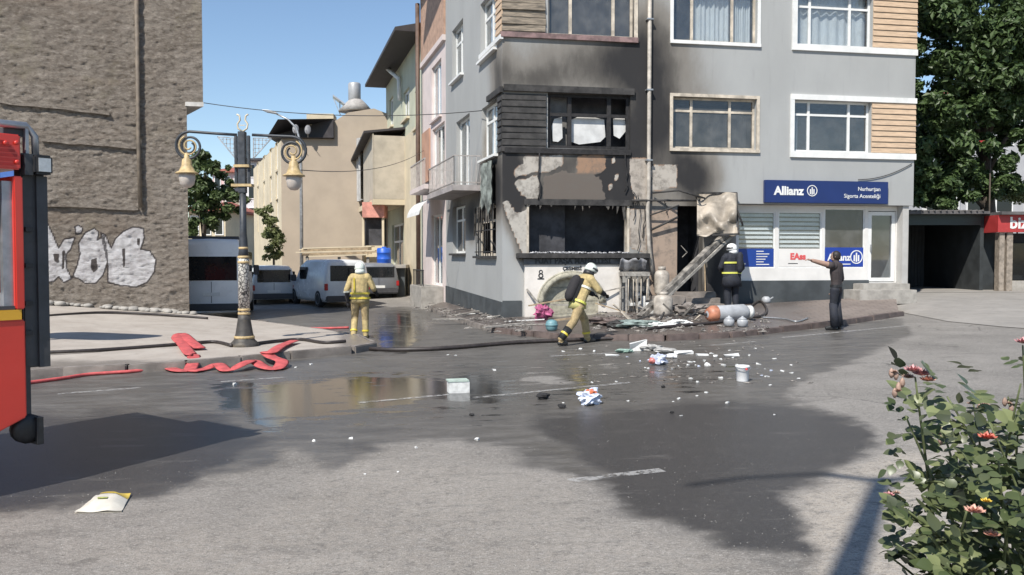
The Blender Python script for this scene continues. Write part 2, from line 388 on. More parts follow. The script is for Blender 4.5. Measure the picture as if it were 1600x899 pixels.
def road():
    xs = sorted(set([-500, -250, -120, -70, -45, -30, -22, -17] + [round(-14 + .13 * i, 3) for i in range(224)] + [16, 18, 22, 30, 45, 70, 120, 250, 500]))
    ys = [-200, -60, -25, -10, -4, 0, 1.5]; y = 2.6
    while y < 33: ys.append(y); y += max(.06, .0095 * y)
    ys += [34, 36, 38, 41, 45, 50, 56, 62, 70, 90, 130, 200, 350, 700, 1500]
    mb = MB(); nx, ny = len(xs), len(ys); A = {k: np.zeros(nx * ny, np.float32) for k in ('wet', 'deep', 'puddle', 'pale')}
    for j, y in enumerate(ys):
        for i, x in enumerate(xs):
            k = j * nx + i; z = road_z(x, y)
            mb.v.append((x, y, z))
            if -14 <= x <= 15.1 and 2.5 < y < 34:
                px, py = topix((x, y, z))
                if -210 < px < 1720:
                    s = .085 * max(60, py - 402) + 4
                    wx, wy = x * 1.3, y * 1.3; k1 = (py - 402) / 300
                    ox = 46 * noise.noise((wx, wy, 2.)) + 26 * noise.noise((wx * 2.7, wy * 2.7, 5.)) + 12 * noise.noise((wx * 7, wy * 7, 6.)); oy = 30 * noise.noise((wx, wy, 12.)) + 20 * noise.noise((wx * 2.7, wy * 2.7, 15.)) + 9 * noise.noise((wx * 7, wy * 7, 16.))
                    px += ox * k1 * .5; py += oy * k1 * .5
                    A['wet'][k] = sst(-s, s, sdpoly(px, py, WETP))
                    A['deep'][k] = max(sst(-s * 1.5, s * 1.5, sdpoly(px, py, DEEPP)), .8 * sst(-s, s, sdpoly(px, py, DEEP_SHADE)))
                    p = max(sst(-14, 22, sdpoly(px, py, PUDP)), .8 * sst(-10, 20, sdpoly(px, py, PUD2)))
                    p = max(p, .58 * sst(-30, 45, sdpoly(px, py, PUD3)))
                    A['puddle'][k] = p * (1 - sst(-3, 5, sdpoly(px, py, DRYIN)))
                    A['wet'][k] *= 1 - .8 * sst(-3, 5, sdpoly(px, py, DRYIN))
                    A['pale'][k] = max(sst(-20, 25, sdpoly(px, py, PALEP)), .35 * sst(-40, 40, sdpoly(px, py, PALE2)))
    mb.f = [(j * nx + i, j * nx + i + 1, (j + 1) * nx + i + 1, (j + 1) * nx + i) for j in range(ny - 1) for i in range(nx - 1)]
    mb.m = [0] * len(mb.f); mb.sm = [True] * len(mb.f)
    return struct(mb.build('road', M['road'], attrs=A, loc=(0, 0, 0), fixn=False))
ROAD = road()
# painted lines, worn
def linemat():
    n = N('worn_white_paint')
    f = n.ramp(n.noise(14, 5, .7), .42, .55); 
    tr = n.n('BsdfTransparent'); mx = n.n('MixShader', i_0=n.math('MULTIPLY', f, .5)); n.fin((.55, .54, .52), .6)
    n.t.links.new(tr.outputs[0], mx.inputs[1]); n.t.links.new(n.b.outputs[0], mx.inputs[2]); n.t.links.new(mx.outputs[0], n.out.inputs[0]); return n.m
M['line'] = linemat()
for a, b, w in [((1222, 528), (1420, 509), .13), ((860, 557), (975, 551), .12), ((90, 616), (220, 606), .12), ((345, 597), (445, 590), .12), ((1110, 540), (1180, 534), .1), ((890, 752), (1035, 735), .12), ((560, 630), (700, 617), .1), ((740, 622), (985, 598), .1)]:
    A, B = ground(*a), ground(*b); dd = (B - A); nn = Vector((-dd.y, dd.x, 0)).normalized() * w / 2
    mb = MB(); k = 12
    mb.grid(lambda i, j: (lambda p: (p.x, p.y, road_z(p.x, p.y) + .004))(A + dd * (i / (k - 1)) + nn * (j * 2 - 1)), k, 2)
    struct(mb.build('road_marking', M['line'], fixn=False))

# ------------------------------------------------------------------ pavements
def loft(front, back, nu_per=6, nv=14):
    """two polylines of equal length -> grid of points"""
    def res(P):
        out = []
        for a, b in zip(P[:-1], P[1:]):
            out += [Vector(a).lerp(Vector(b), i / nu_per) for i in range(nu_per)]
        return out + [Vector(P[-1])]
    f, b = res(front), res(back)
    return f, b, (lambda i, j: f[i].lerp(b[i], j / (nv - 1))), len(f), nv
FA = Frame((-.256, 23.0), (math.cos(R(10.5)), math.sin(R(10.5))))      # main facade
FS = Frame((-.256, 23.0), (.264, -.964))                               # side facade: u negative going back up the street
def side_t(px): return FS.u(px)
FL = Frame((-9.35, 25.0), (math.cos(R(12)), math.sin(R(12))))          # left building: u negative to the left
ZFR = lambda u: .165 + .042 * u                                        # pavement height along the main facade
# left pavement
fl = [ground(px, py, .14) for px, py in [(-90, 590), (100, 574), (200, 569), (290, 563), (450, 549), (545, 541), (580, 535)]]
bk = [FL.pt(-8, -.02, .62), FL.pt(-4.2, -.02, .5), FL.pt(-2, -.02, .30), FL.pt(0, -.02, .15), ground(400, 501, .12), ground(505, 515, .12), ground(560, 525, .12)]
f_, b_, P, nu, nv = loft(fl, bk)
mb = MB(); mb.smooth = True; mb.grid(P, nu, nv)
wet = []
for p in mb.v:
    px, py = topix(p); wet.append(max(sst(545, 575, py) * .75, sst(480, 560, px) * .7))
LWALK = struct(mb.build('pavement_left', M['walk_left'], attrs={'wet': wet}, loc=(0, 0, 0)))
def left_z(x, y):
    best = None
    for v in LW_V:
        dd = (v[0] - x) ** 2 + (v[1] - y) ** 2
        if best is None or dd < best[0]: best = (dd, v[2])
    return best[1]
LW_V = list(mb.v)
def kerb(parent, line, mat, h=.2, w=.16, L=.85, top=.012):
    pts = [Vector(p) for p in line]; acc = []; 
    for a, b in zip(pts[:-1], pts[1:]):
        n = max(1, round((b - a).length / L))
        for i in range(n):
            p, q = a.lerp(b, i / n), a.lerp(b, (i + 1) / n); d = (q - p).normalized()
            p2, q2 = p + d * .004, q - d * .004
            mb = MB(); s = Vector((d.y, -d.x, 0)) * w
            j = random.uniform(-.012, .012); o = s.normalized() * random.uniform(-.015, .015)
            T = Vector((0, 0, top + j)); B = Vector((0, 0, -h))
            mb.hexa([p2 + s + o + B, q2 + s + o + B, q2 + B, p2 + B, p2 + s + o + T, q2 + s + o + T, q2 + T, p2 + T])
            mb.build('kerb_stone', mat, parent, bevel=.018)
kerb(LWALK, fl, M['kerbstone'])
kerb(LWALK, [fl[-1]] + bk[:3:-1], M['kerbstone'], top=.005, w=.1)
# right pavement round the burnt corner
frp = [ground(*p, .11) for p in [(664, 474), (705, 492), (775, 512), (880, 522), (1040, 524), (1135, 519), (1215, 511), (1300, 502), (1404, 487)]]
bkp = [FS.pt(-7.6, -.01, .2), FS.pt(-3.5, -.01, .16), FA.pt(0, -.01, .165)] + [FA.pt(u, -.01, ZFR(u)) for u in (1.5, 4.2, 6.2, 7.7, 9.3, 11.6)]
f_, b_, P, nu, nv = loft(frp, bkp)
mb = MB(); mb.smooth = True; mb.grid(P, nu, nv)
wet = [1 - sst(1150, 1330, topix(p)[0]) * .75 for p in mb.v]
RWALK = struct(mb.build('pavement_right', M['walk_right'], attrs={'wet': wet}, loc=(0, 0, 0)))
RW_V = list(mb.v)
kerb(RWALK, frp[2:], M['kerbred'], w=.15)
kerb(RWALK, frp[:3], M['kerbstone'], w=.12, top=.004)
def walk_z(x, y, V=None):
    V = V or RW_V
    return min(((v[0] - x) ** 2 + (v[1] - y) ** 2, v[2]) for v in V)[1]
def on_walk(px, py, V=None):
    z = .2
    for _ in range(8):
        r = ray(px, py); t = (z - CAMH) / r.z; x, y = r.x * t, r.y * t; z = walk_z(x, y, V)
    return Vector((x, y, z))
# apron in front of the garage
fap = [ground(*p, .012) for p in [(1408, 488), (1480, 502), (1560, 510), (1640, 516), (1760, 522)]]
bap = [Vector((FA.pt(11.5, 0, 0).x, 27.6, .64)), Vector((13.2, 27.6, .64)), Vector((15, 27.6, .65)), Vector((17.5, 27.6, .66)), Vector((21, 27.6, .68))]
f_, b_, P, nu, nv = loft(fap, bap)
mb = MB(); mb.smooth = True; mb.grid(P, nu, nv)
mb.grid(lambda i, j: Vector((11.45 + i * 2.4, 27.6 + j * 1.5, .64 + .01 * i)), 8, 9)
struct(mb.build('garage_apron', M['forecourt'], attrs={'wet': [0.] * len(mb.v)}, loc=(0, 0, 0)))
# ------------------------------------------------------------------ walls with openings
def wall(mb, fr, u0, u1, z0, z1, holes, step=.25, v=0., depth=.28, warp=None):
    def lines(a, b, ex):
        n = max(1, int(math.ceil((b - a) / step))); L = [a + (b - a) * i / n for i in range(n + 1)] + [e for e in ex if a < e < b]
        L.sort(); out = [L[0]]
        for x in L[1:]:
            if x - out[-1] > 1e-4: out.append(x)
        return out
    us = lines(u0, u1, [h[k] for h in holes for k in (0, 1)]); zs = lines(z0, z1, [h[k] for h in holes for k in (2, 3)])
    idx = {}; vs = []; fs = []
    def vid(i, j):
        if (i, j) not in idx: idx[(i, j)] = len(vs); vs.append(fr.pt(us[i], v + (warp(us[i], zs[j]) if warp else 0), zs[j]))
        return idx[(i, j)]
    for j in range(len(zs) - 1):
        for i in range(len(us) - 1):
            cu, cz = (us[i] + us[i + 1]) / 2, (zs[j] + zs[j + 1]) / 2
            if any(h[0] < cu < h[1] and h[2] < cz < h[3] for h in holes): continue
            fs.append((vid(i, j), vid(i + 1, j), vid(i + 1, j + 1), vid(i, j + 1)))
    mb.add(vs, fs)
    for a, b, c, e in [h[:4] for h in holes]:
        q = [(a, c), (b, c), (b, e), (a, e)]
        for k in range(4):
            (ua, za), (ub, zb) = q[k], q[(k + 1) % 4]
            mb.add([fr.pt(ua, v, za), fr.pt(ub, v, zb), fr.pt(ub, v + depth, zb), fr.pt(ua, v + depth, za)], [(0, 1, 2, 3)])
def window(parent, fr, u0, u1, z0, z1, v=.14, mull=(), trans=None, fw=.06, mat=None, gl=None, room=None, curtains=(), roomd=1.6, name='window', nopane=()):
    """frame mesh with panes, curtains and the room behind as children"""
    mat = mat or M['white']; gl = gl or M['glass']; room = room or M['room']
    mb = MB(); dv = .05
    mb.fbox(fr, u0, u1, v, v + dv, z0, z0 + fw); mb.fbox(fr, u0, u1, v, v + dv, z1 - fw, z1)
    mb.fbox(fr, u0, u0 + fw, v, v + dv, z0 + fw, z1 - fw); mb.fbox(fr, u1 - fw, u1, v, v + dv, z0 + fw, z1 - fw)
    cuts = [u0 + fw * .5] + [u0 + (u1 - u0) * m for m in mull] + [u1 - fw * .5]
    for c in cuts[1:-1]: mb.fbox(fr, c - fw * .6, c + fw * .6, v - .004, v + dv + .004, z0 + fw, z1 - fw)
    zc = [z0 + fw * .5] + ([z0 + (z1 - z0) * trans] if trans else []) + [z1 - fw * .5]
    if trans:
        for a, b in zip(cuts[:-1], cuts[1:]): mb.fbox(fr, a + fw * .5, b - fw * .5, v, v + dv, zc[1] - fw * .5, zc[1] + fw * .5)
    w = mb.build(name, mat, parent)
    k = 0
    for a, b in zip(cuts[:-1], cuts[1:]):
        for c, e in zip(zc[:-1], zc[1:]):
            if k not in nopane:
                g = MB(); g.fbox(fr, a + fw * .45, b - fw * .45, v + .022, v + .028, c + fw * .4, e - fw * .4); g.build('pane', gl, w)
            k += 1
    for a, b, zt, zb in curtains:
        g = MB(); n = 40; ua, ub = u0 + (u1 - u0) * a, u0 + (u1 - u0) * b; g.smooth = True
        za, zz = z0 + (z1 - z0) * zb, z0 + (z1 - z0) * zt
        g.grid(lambda i, j: fr.pt(ua + (ub - ua) * i / n, v + .16 + .03 * math.sin(i * 1.3) + .02 * math.sin(i * .47), za + (zz - za) * j / 3), n + 1, 4)
        g.build('curtain', M['curtain'], w, fixn=False)
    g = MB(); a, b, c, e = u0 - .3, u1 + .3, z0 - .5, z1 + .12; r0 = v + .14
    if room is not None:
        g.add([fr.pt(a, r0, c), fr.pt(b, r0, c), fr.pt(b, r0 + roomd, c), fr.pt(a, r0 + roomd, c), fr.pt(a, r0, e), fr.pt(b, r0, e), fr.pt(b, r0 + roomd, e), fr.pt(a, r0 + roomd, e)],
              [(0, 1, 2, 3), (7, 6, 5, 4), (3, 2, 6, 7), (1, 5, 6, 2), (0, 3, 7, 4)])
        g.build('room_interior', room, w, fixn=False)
    return w
def trim(parent, fr, u0, u1, z0, z1, t, mat, v0=-.03, v1=.02, name='window_surround', sides='LRTB'):
    mb = MB()
    if 'T' in sides: mb.fbox(fr, u0 - t, u1 + t, v0, v1, z1, z1 + t)
    if 'B' in sides: mb.fbox(fr, u0 - t, u1 + t, v0 - .03, v1, z0 - t, z0)
    if 'L' in sides: mb.fbox(fr, u0 - t, u0, v0, v1, z0, z1)
    if 'R' in sides: mb.fbox(fr, u1, u1 + t, v0, v1, z0, z1)
    return mb.build(name, mat, parent)
def planks(parent, fr, u0, u1, z0, z1, n, mat, v=-.012, jit=0., skip=(), name='cladding_plank', rot=0.):
    h = (z1 - z0) / n
    for i in range(n):
        if i in skip: continue
        a = random.uniform(-jit, jit); b = random.uniform(-jit, jit); zz = z0 + i * h
        mb = MB(); t = .022
        za, zb = zz + .008 + a * .4, zz + h - .004 + a * .4
        k = random.uniform(-jit, jit) * .5
        mb.hexa([fr.pt(u0, v - t * 1.6 + a, za), fr.pt(u1 - abs(b), v - t * 1.6 + b, za + k), fr.pt(u1 - abs(b), v + .02, za + k), fr.pt(u0, v + .02, za),
                 fr.pt(u0, v - t * .5 + a, zb), fr.pt(u1 - abs(b), v - t * .5 + b, zb + k), fr.pt(u1 - abs(b), v + .02, zb + k), fr.pt(u0, v + .02, zb)])
        mb.build(name, mat, parent)

# ------------------------------------------------------------------ the burnt grey apartment block
APT = thing('apartment_building', 'grey three storey corner apartment block with fire damage and black soot on its lower floors', 'building', (-.256, 23., 0), FA.ang())
def uz(px, py, v=0): return FA.uz(px, py, v)
def rect(x0, x1, y0, y1, v=0):     # pixels -> u0,u1,z0,z1 (top pixel y0, bottom y1)
    xm = (x0 + x1) / 2
    a = uz(x0, (y0 + y1) / 2, v)[0]; b = uz(x1, (y0 + y1) / 2, v)[0]
    return a, b, uz(xm, y1, v)[1], uz(xm, y0, v)[1]
ST = 3.0
W1a = rect(856, 985, 147, 233); W1b = rect(1051, 1182, 153, 233); W1c = rect(1240, 1361, 158, 238)
H1 = W1a[3] - W1a[2]
def up(w, px, py):               # the window above: same width, sill at the given pixel
    z = uz(px, py)[1]; return (w[0], w[1], z, z + H1 + .05)
W2a = up(rect(856, 990, 147, 233), 925, 57); W2b = up(W1b, 1118, 66); W2c = up(rect(1243, 1361, 158, 238), 1300, 72)
SHOP = rect(826, 980, 317, 397)
ZS = uz(1300, 320)[1]            # underside of the upper floors
UE = uz(1429, 200)[0]; UG = uz(1150, 380)[0]
DOOR = rect(1058, 1098, 322, 462)
SIDEX = [(707, 724, 38, 122), (751, 776, -8, 86), (713, 734, 184, 296), (753, 777, 162, 246), (707, 727, 322, 396), (745, 775, 322, 400)]
def srect(x0, x1, y0, y1):
    a, b = FS.u(x0), FS.u(x1); xm = (x0 + x1) / 2
    return a, b, FS.uz(xm, y1)[1], FS.uz(xm, y0)[1]
SW = [srect(*r) for r in SIDEX]

SOOT_DARK = [(880, 105, 120, 60, .34), (1035, 150, 85, 140, .28), (1010, 60, 60, 60, .25), (1100, 210, 40, 60, .22), (900, 100, 130, 50, .12), (1126, 420, 28, 70, .95), (1105, 470, 20, 30, .7), (830, 125, 50, 22, .4), (960, 100, 60, 50, .35), (1010, 120, 45, 110, .38), (1022, 215, 34, 75, .42), (1070, 266, 26, 34, .7), (1100, 280, 36, 30, .4), (1045, 190, 60, 40, .3),  # soot stains, and a darker wall patch below the canopy
        (800, 270, 26, 60, .8), (792, 225, 16, 40, .9), (800, 315, 14, 34, .8), (806, 345, 11, 26, .75), (814, 378, 10, 22, .7), (822, 398, 14, 10, .5), (812, 310, 22, 14, .5), (900, 290, 110, 50, .5), (960, 280, 40, 60, .9), (985, 250, 14, 60, .6), (1005, 430, 26, 40, .35), (1030, 400, 40, 36, .25), (1035, 345, 40, 28, .4), (1090, 330, 22, 60, .5), (788, 100, 12, 40, .35)]
PEEL = [([(110, 370), (300, 365), (295, 410), (270, 430), (215, 450), (185, 445), (70, 470), (65, 440), (110, 410)], .78), ([(70, 488), (185, 460), (186, 565), (130, 572), (85, 530)], .86),
        ([(360, 368), (500, 365), (500, 430), (470, 455), (380, 472), (360, 440)], .3), ([(285, 505), (350, 510), (440, 540), (440, 578), (290, 578)], .62), ([(205, 470), (300, 440), (470, 470), (500, 585), (205, 585)], .2),
        ([(610, 380), (700, 380), (700, 580), (640, 585), (615, 500)], .7), ([(712, 410), (830, 410), (830, 520), (712, 540)], .75), ([(15, 590), (40, 580), (80, 640), (135, 620), (135, 830), (110, 830), (60, 720)], .9), ([(610, 620), (690, 620), (690, 830), (610, 800)], .7), ([(530, 380), (545, 385), (540, 410), (528, 405)], .9), ([(535, 460), (560, 460), (555, 490), (538, 490)], .8), ([(512, 505), (530, 505), (530, 530), (512, 528)], .8)]
PEEL = [([(780 + x / 2.996, 120 + y / 2.996) for x, y in p], k) for p, k in PEEL]
PEEL.append(([(1014, 330), (1058, 326), (1058, 480), (1016, 480)], .55))
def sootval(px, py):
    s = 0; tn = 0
    for cx, cy, rx, ry, k in SOOT_DARK:
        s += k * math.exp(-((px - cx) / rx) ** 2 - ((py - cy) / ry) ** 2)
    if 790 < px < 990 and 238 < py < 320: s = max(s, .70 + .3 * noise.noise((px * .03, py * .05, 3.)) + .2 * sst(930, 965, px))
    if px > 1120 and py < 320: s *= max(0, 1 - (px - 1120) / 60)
    p = 0
    for P, k in PEEL:
        d = sdpoly(px, py, P)
        if d > -4:
            w = sst(-2, 2, d + 1.5 * noise.noise((px * .15, py * .15, k)))
            p = max(p, w); tn = k if w > .02 else tn
    return min(1., s), p, tn
def wall_mat(name, c, peel=True):
    n = N(name); s = n.attr('soot'); p = n.attr('peel')
    f = n.noise(.8, 5, .6, (1, 1, .5)); g = n.noise(5, 6, .65, (1, 1, .35)); h = n.noise(60, 3)
    base = n.mix(n.ramp(f, .3, .7), tuple(x * .95 for x in c), tuple(x * 1.05 for x in c))
    base = n.mix(n.ramp(n.noise(2.2, 6, .7, (3, 3, .25)), .54, .78, 0, .34), base, tuple(x * .6 for x in c))
    s2 = n.math('ADD', s, n.math('MULTIPLY', n.math('ADD', n.math('MULTIPLY', n.math('SUBTRACT', g, .5), .3), n.math('MULTIPLY', n.math('SUBTRACT', n.noise(1.2, 5, .6), .5), .28)), n.ramp(s, .02, .4)))
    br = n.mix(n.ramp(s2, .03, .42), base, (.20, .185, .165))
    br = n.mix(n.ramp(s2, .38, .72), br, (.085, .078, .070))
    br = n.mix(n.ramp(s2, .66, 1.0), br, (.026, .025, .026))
    to = n.attr('tone')
    pl = n.mix(n.ramp(to, .35, .85), (.30, .19, .125), (.44, .41, .365))
    pl = n.mix(n.ramp(to, .2, .3), (.13, .11, .095), pl)
    pl = n.mix(n.ramp(n.noise(4, 6, .7), .42, .7, 0, .75), pl, (.13, .115, .10))
    c2 = n.mix(n.ramp(n.math('ADD', p, n.math('MULTIPLY', n.math('SUBTRACT', n.noise(11, 5, .7), .5), 1.1)), .35, .6), br, pl)
    n.bump(n.math('ADD', h, n.math('MULTIPLY', p, 2.)), .12, .02)
    return n.fin(c2, .8, 0, .35)
M['greywall'] = wall_mat('grey_render', (.345, .35, .345))
def attrs_of(mb, fn):
    S, Pp, Tn = [], [], []
    for p in mb.v:
        px, py = topix(p); a, b, c = fn(px, py); S.append(a); Pp.append(b); Tn.append(c)
    return {'soot': S, 'peel': Pp, 'tone': Tn}
# front wall, upper floors and left bay of the ground floor
holesF = [W1a, W1b, W1c, W2a, W2b, W2c]
mb = MB(); wall(mb, FA, 0, UE, ZS, 13.6, holesF, .09)
mb.v = [tuple(p) for p in mb.v]
wall(mb, FA, 0, UG, -.4, ZS, [SHOP, DOOR], .07)
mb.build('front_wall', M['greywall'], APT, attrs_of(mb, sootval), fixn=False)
# side wall
TS = FS.u(697)
def soot_side(px, py):
    s = .5 * math.exp(-((px - 775) / 14) ** 2 - ((py - 300) / 60) ** 2) + .7 * math.exp(-((px - 779) / 12) ** 2 - ((py - 190) / 45) ** 2) + .6 * math.exp(-((px - 760) / 22) ** 2 - ((py - 312) / 22) ** 2)
    s += .75 * math.exp(-((px - 716) / 15) ** 2 - ((py - 335) / 34) ** 2) + .5 * math.exp(-((px - 780) / 12) ** 2 - ((py - 130) / 50) ** 2) + .6 * math.exp(-((px - 770) / 22) ** 2 - ((py - 275) / 45) ** 2) + .8 * math.exp(-((px - 738) / 8) ** 2 - ((py - 345) / 32) ** 2) + .35 * math.exp(-((px - 775) / 12) ** 2 - ((py - 95) / 30) ** 2)
    return min(1, s), 0, 0
mb = MB(); wall(mb, FS, TS, 0, -.4, 13.6, SW, .12)
mb.build('side_wall', M['greywall'], APT, attrs_of(mb, soot_side), fixn=False)
mb = MB()
mb.add([FA.pt(UE, 0, ZS), FA.pt(UE, 9, ZS), FA.pt(UE, 9, 13.6), FA.pt(UE, 0, 13.6)], [(0, 1, 2, 3)])
mb.add([FA.pt(UE, 9, -.4), FA.pt(0, 9, -.4), FA.pt(0, 9, 13.6), FA.pt(UE, 9, 13.6)], [(0, 1, 2, 3)])
mb.add([FA.pt(UE - .12, .35, -.4), FA.pt(UE - .12, 9, -.4), FA.pt(UE - .12, 9, ZS), FA.pt(UE - .12, .35, ZS)], [(0, 1, 2, 3)])
mb.add([FA.pt(UG, 0, ZS), FA.pt(UE, 0, ZS), FA.pt(UE, .5, ZS), FA.pt(UG, .5, ZS)], [(0, 1, 2, 3)])
mb.add([FA.pt(UG, 0, -.4), FA.pt(UG, .5, -.4), FA.pt(UG, .5, ZS), FA.pt(UG, 0, ZS)], [(0, 1, 2, 3)])
mb.build('rear_wall', M['greywall'], APT, {'soot': [0.] * len(mb.v), 'peel': [0.] * len(mb.v), 'tone': [0.] * len(mb.v)}, fixn=False)
# roof with eaves
M['rooftile'] = mk('roof_tiles', (.10, .04, .03), .8, .3, 4)
rf = MB(); E = .75
q = [FA.pt(-E, -E, 13.6), FA.pt(UE + E, -E, 13.6), FA.pt(UE + E, 9 + E, 13.6), FA.pt(-E - 2.2, 9 + E, 13.6)]
rf.prism(q, (0, 0, .16)); c = [p + Vector((0, 0, .16)) for p in q]
r1, r2 = FA.pt(3, 4.5, 15.4), FA.pt(UE - 4, 4.5, 15.4)
rf.add(c + [r1, r2], [(0, 1, 5, 4), (1, 2, 5), (2, 3, 4, 5), (3, 0, 4)])
rf.build('roof', M['rooftile'], APT)
# windows
def cur(*a): return a
cream = M['sootframe']
w = window(APT, FA, *W2a, mull=(.27, .77), mat=cream, gl=M['glassdark'], curtains=[(.02, .98, .9, .02)], fw=.07); trim(w, FA, *W2a, .10, cream, sides='RB')
w = window(APT, FA, *W2b, mull=(.24, .72), mat=M['sootframe'], curtains=[(.26, .72, 1, .02), (.74, .97, .9, .02)]); trim(w, FA, *W2b, .09, M['white'])
w = window(APT, FA, *W2c, mull=(.2, .73), trans=.72, curtains=[(.02, .98, 1, .01)])
w = window(APT, FA, *W1b, mull=(.24, .70), trans=.74, mat=M['sootframe'], gl=M['glassdark'], curtains=[(.5, .69, .72, .02), (.73, .93, .7, .05)]); trim(w, FA, *W1b, .085, M['sootframe'])
w = window(APT, FA, *W1c, mull=(.22, .74), trans=.73, curtains=[(.02, .11, .72, .02)])
# burnt window: black frame, white panels stand for daylight seen through the room
w = window(APT, FA, *W1a, mull=(.27, .75), trans=.62, mat=M['char'], roomd=.7, room=mk('smoked_room', (.085, .085, .095), .9, .4, 3), fw=.09, nopane=range(9), v=.1, name='burnt_window')
def poly_sheet(pts, v, mat, parent, name, th=.012, fr=FA):
    mb = MB(); q = [fr.uz(x, y, v) for x, y in pts]
    mb.prism([fr.pt(a, v, b) for a, b in q], fr.n * th); return mb.build(name, mat, parent)
M['sheet'] = mk('daylight_white', (.58, .58, .57), .9, .15, 3, dirt=.35, dirtc=(.2, .2, .2))  # white stands in for daylight from the far windows
for P in [[(866, 186), (878, 183), (879, 216), (872, 222), (864, 221), (862, 198)], [(893, 187), (905, 182), (930, 184), (944, 187), (946, 214), (938, 222), (905, 226), (893, 222), (890, 205)], [(958, 186), (976, 182), (978, 205), (968, 217), (959, 212)]]:
    poly_sheet(P, .22, M['sheet'], w, 'daylight_panel')
lb = MB(); a = rect(788, 990, 136, 146); lb.fbox(FA, a[0] - .02, a[1], -.09, .01, a[2], a[3]); lb.build('burnt_lintel', M['charwood'], APT)
lb = MB(); a = rect(788, 985, 233, 241); lb.fbox(FA, a[0], a[1], -.06, .01, a[2], a[3]); lb.build('burnt_sill', M['char'], APT)
# white bands and cladding on the right
for W, x0, x1, ya, yb, yc, yd in [(W1c, 1234, 1428, 150, 158, 238, 247), (W2c, 1237, 1431, None, None, 72, 82)]:
    a = uz(x0, yc)[0]; b = UE + .03; t = MB()
    zb0 = W[2] - .17; t.fbox(FA, a, b, -.06, .012, zb0, W[2]); t.fbox(FA, a, b, -.06, .012, W[3], W[3] + .15)
    t.fbox(FA, a, W[0], -.055, .012, W[2], W[3]); t.build('white_band', M['white'], APT)
    planks(APT, FA, W[1] + .01, UE + .015, W[2] + .004, W[3] - .004, 9, M['tan_clad'])
a = rect(790, 852, 0, 48); zt = W2a[3]
planks(APT, FA, -.02, W2a[0] - .06, uz(820, 50)[1], zt, 8, M['scorch_clad'], jit=.03)
t = MB(); t.fbox(FA, -.05, W2a[1] + .1, -.08, .012, uz(890, 63)[1], uz(890, 55)[1]); t.build('scorched_band', mk('scorched_band', (.20, .13, .125), .7, .4, 5, dirt=.5), APT)
planks(APT, FA, -.015, W1a[0] - .04, uz(820, 238)[1], uz(820, 147)[1], 9, M['charwood'], jit=.008)
planks(APT, FS, FS.u(776), .02, uz(790, 50)[1], zt, 8, M['tan_clad'], jit=.01)
planks(APT, FS, FS.u(779), .02, uz(790, 238)[1], uz(790, 147)[1], 9, M['charwood'], jit=.012)
t = MB(); t.fbox(FS, FS.u(752), .06, -.08, .012, uz(790, 62)[1], uz(790, 55)[1]); t.build('scorched_band', M['white'], APT)
t = MB(); t.fbox(FS, FS.u(764), .06, -.08, .012, uz(790, 145)[1], uz(790, 136)[1]); t.build('burnt_lintel', M['charwood'], APT)
# side windows
for k, r in enumerate(SW):
    burnt = k == 5; half = k == 4
    w = window(APT, FS, *r, mull=(.5,), trans=.7 if k not in (2,) else None, mat=M['white'] if not burnt else M['sootframe'], gl=M['glass'] if k < 4 else M['glassdark'], room=M['roomdark'] if k > 3 else None,
               curtains=[(.05, .95, .98, .02)] if k < 4 else [], nopane=range(4) if burnt else (), fw=.07)
    s = MB(); s.fbox(FS, r[0] - .08, r[1] + .08, -.12, .1, r[2] - .07, r[2] - .003); s.build('sill', M['white'] if k < 4 else M['charwood'], w)
# burnt bars on the ground-floor window
g = MB(); r = SW[5]
for i in range(8):
    u = r[0] + (r[1] - r[0]) * (i + .5) / 8; g.tube([FS.pt(u, -.05, r[2] - .05), FS.pt(u + random.uniform(-.04, .04), -.06, r[3])], .012, 6)
for z in (r[2] + .1, (r[2] + r[3]) / 2, r[3] - .1): g.fbox(FS, r[0] - .05, r[1] + .05, -.06, -.035, z, z + .03)
g.build('window_bars', M['char'], APT)
# balcony
uB0, uB1 = FS.u(706), FS.u(752); zB = FS.uz(728, 298)[1]
b = MB(); b.fbox(FS, uB0, uB1, -.85, -.004, zB - .16, zB); bal = b.build('balcony', mk('balcony_concrete', (.34, .31, .3), .8, .2, 3, dirt=.4), APT)
rl = MB(); zr = zB + .85
P = [FS.pt(uB0 + .04, -.01, 0), FS.pt(uB0 + .04, -.8, 0), FS.pt(uB1 - .04, -.8, 0), FS.pt(uB1 - .04, -.01, 0)]
for a, c in zip(P[:-1], P[1:]):
    for z in (zB + .08, zr): rl.bar(a + Vector((0, 0, z)), c + Vector((0, 0, z)), .035, .03)
    n = max(2, int((c - a).length / .13))
    for i in range(n + 1):
        q = a.lerp(c, i / n); rl.bar(q + Vector((0, 0, zB)), q + Vector((0, 0, zr)), .016, .016)
rl.build('railing', mk('railing_paint', (.36, .33, .31), .6, .2, 8), bal)
# plinth
pl = MB(); z0 = .0
pa, pb = FS.uz(700, 447)[1], FS.uz(783, 472)[1]
pl.hexa([FS.pt(TS, -.03, -.3), FS.pt(.03, -.03, -.3), FS.pt(.03, .02, -.3), FS.pt(TS, .02, -.3), FS.pt(TS, -.03, pa), FS.pt(.03, -.03, pb), FS.pt(.03, .02, pb), FS.pt(TS, .02, pa)])
u2 = uz(815, 470)[0]; pl.fbox(FA, .0, u2, -.03, .02, -.3, uz(800, 470)[1]); pl.build('plinth', M['plinth'], APT)
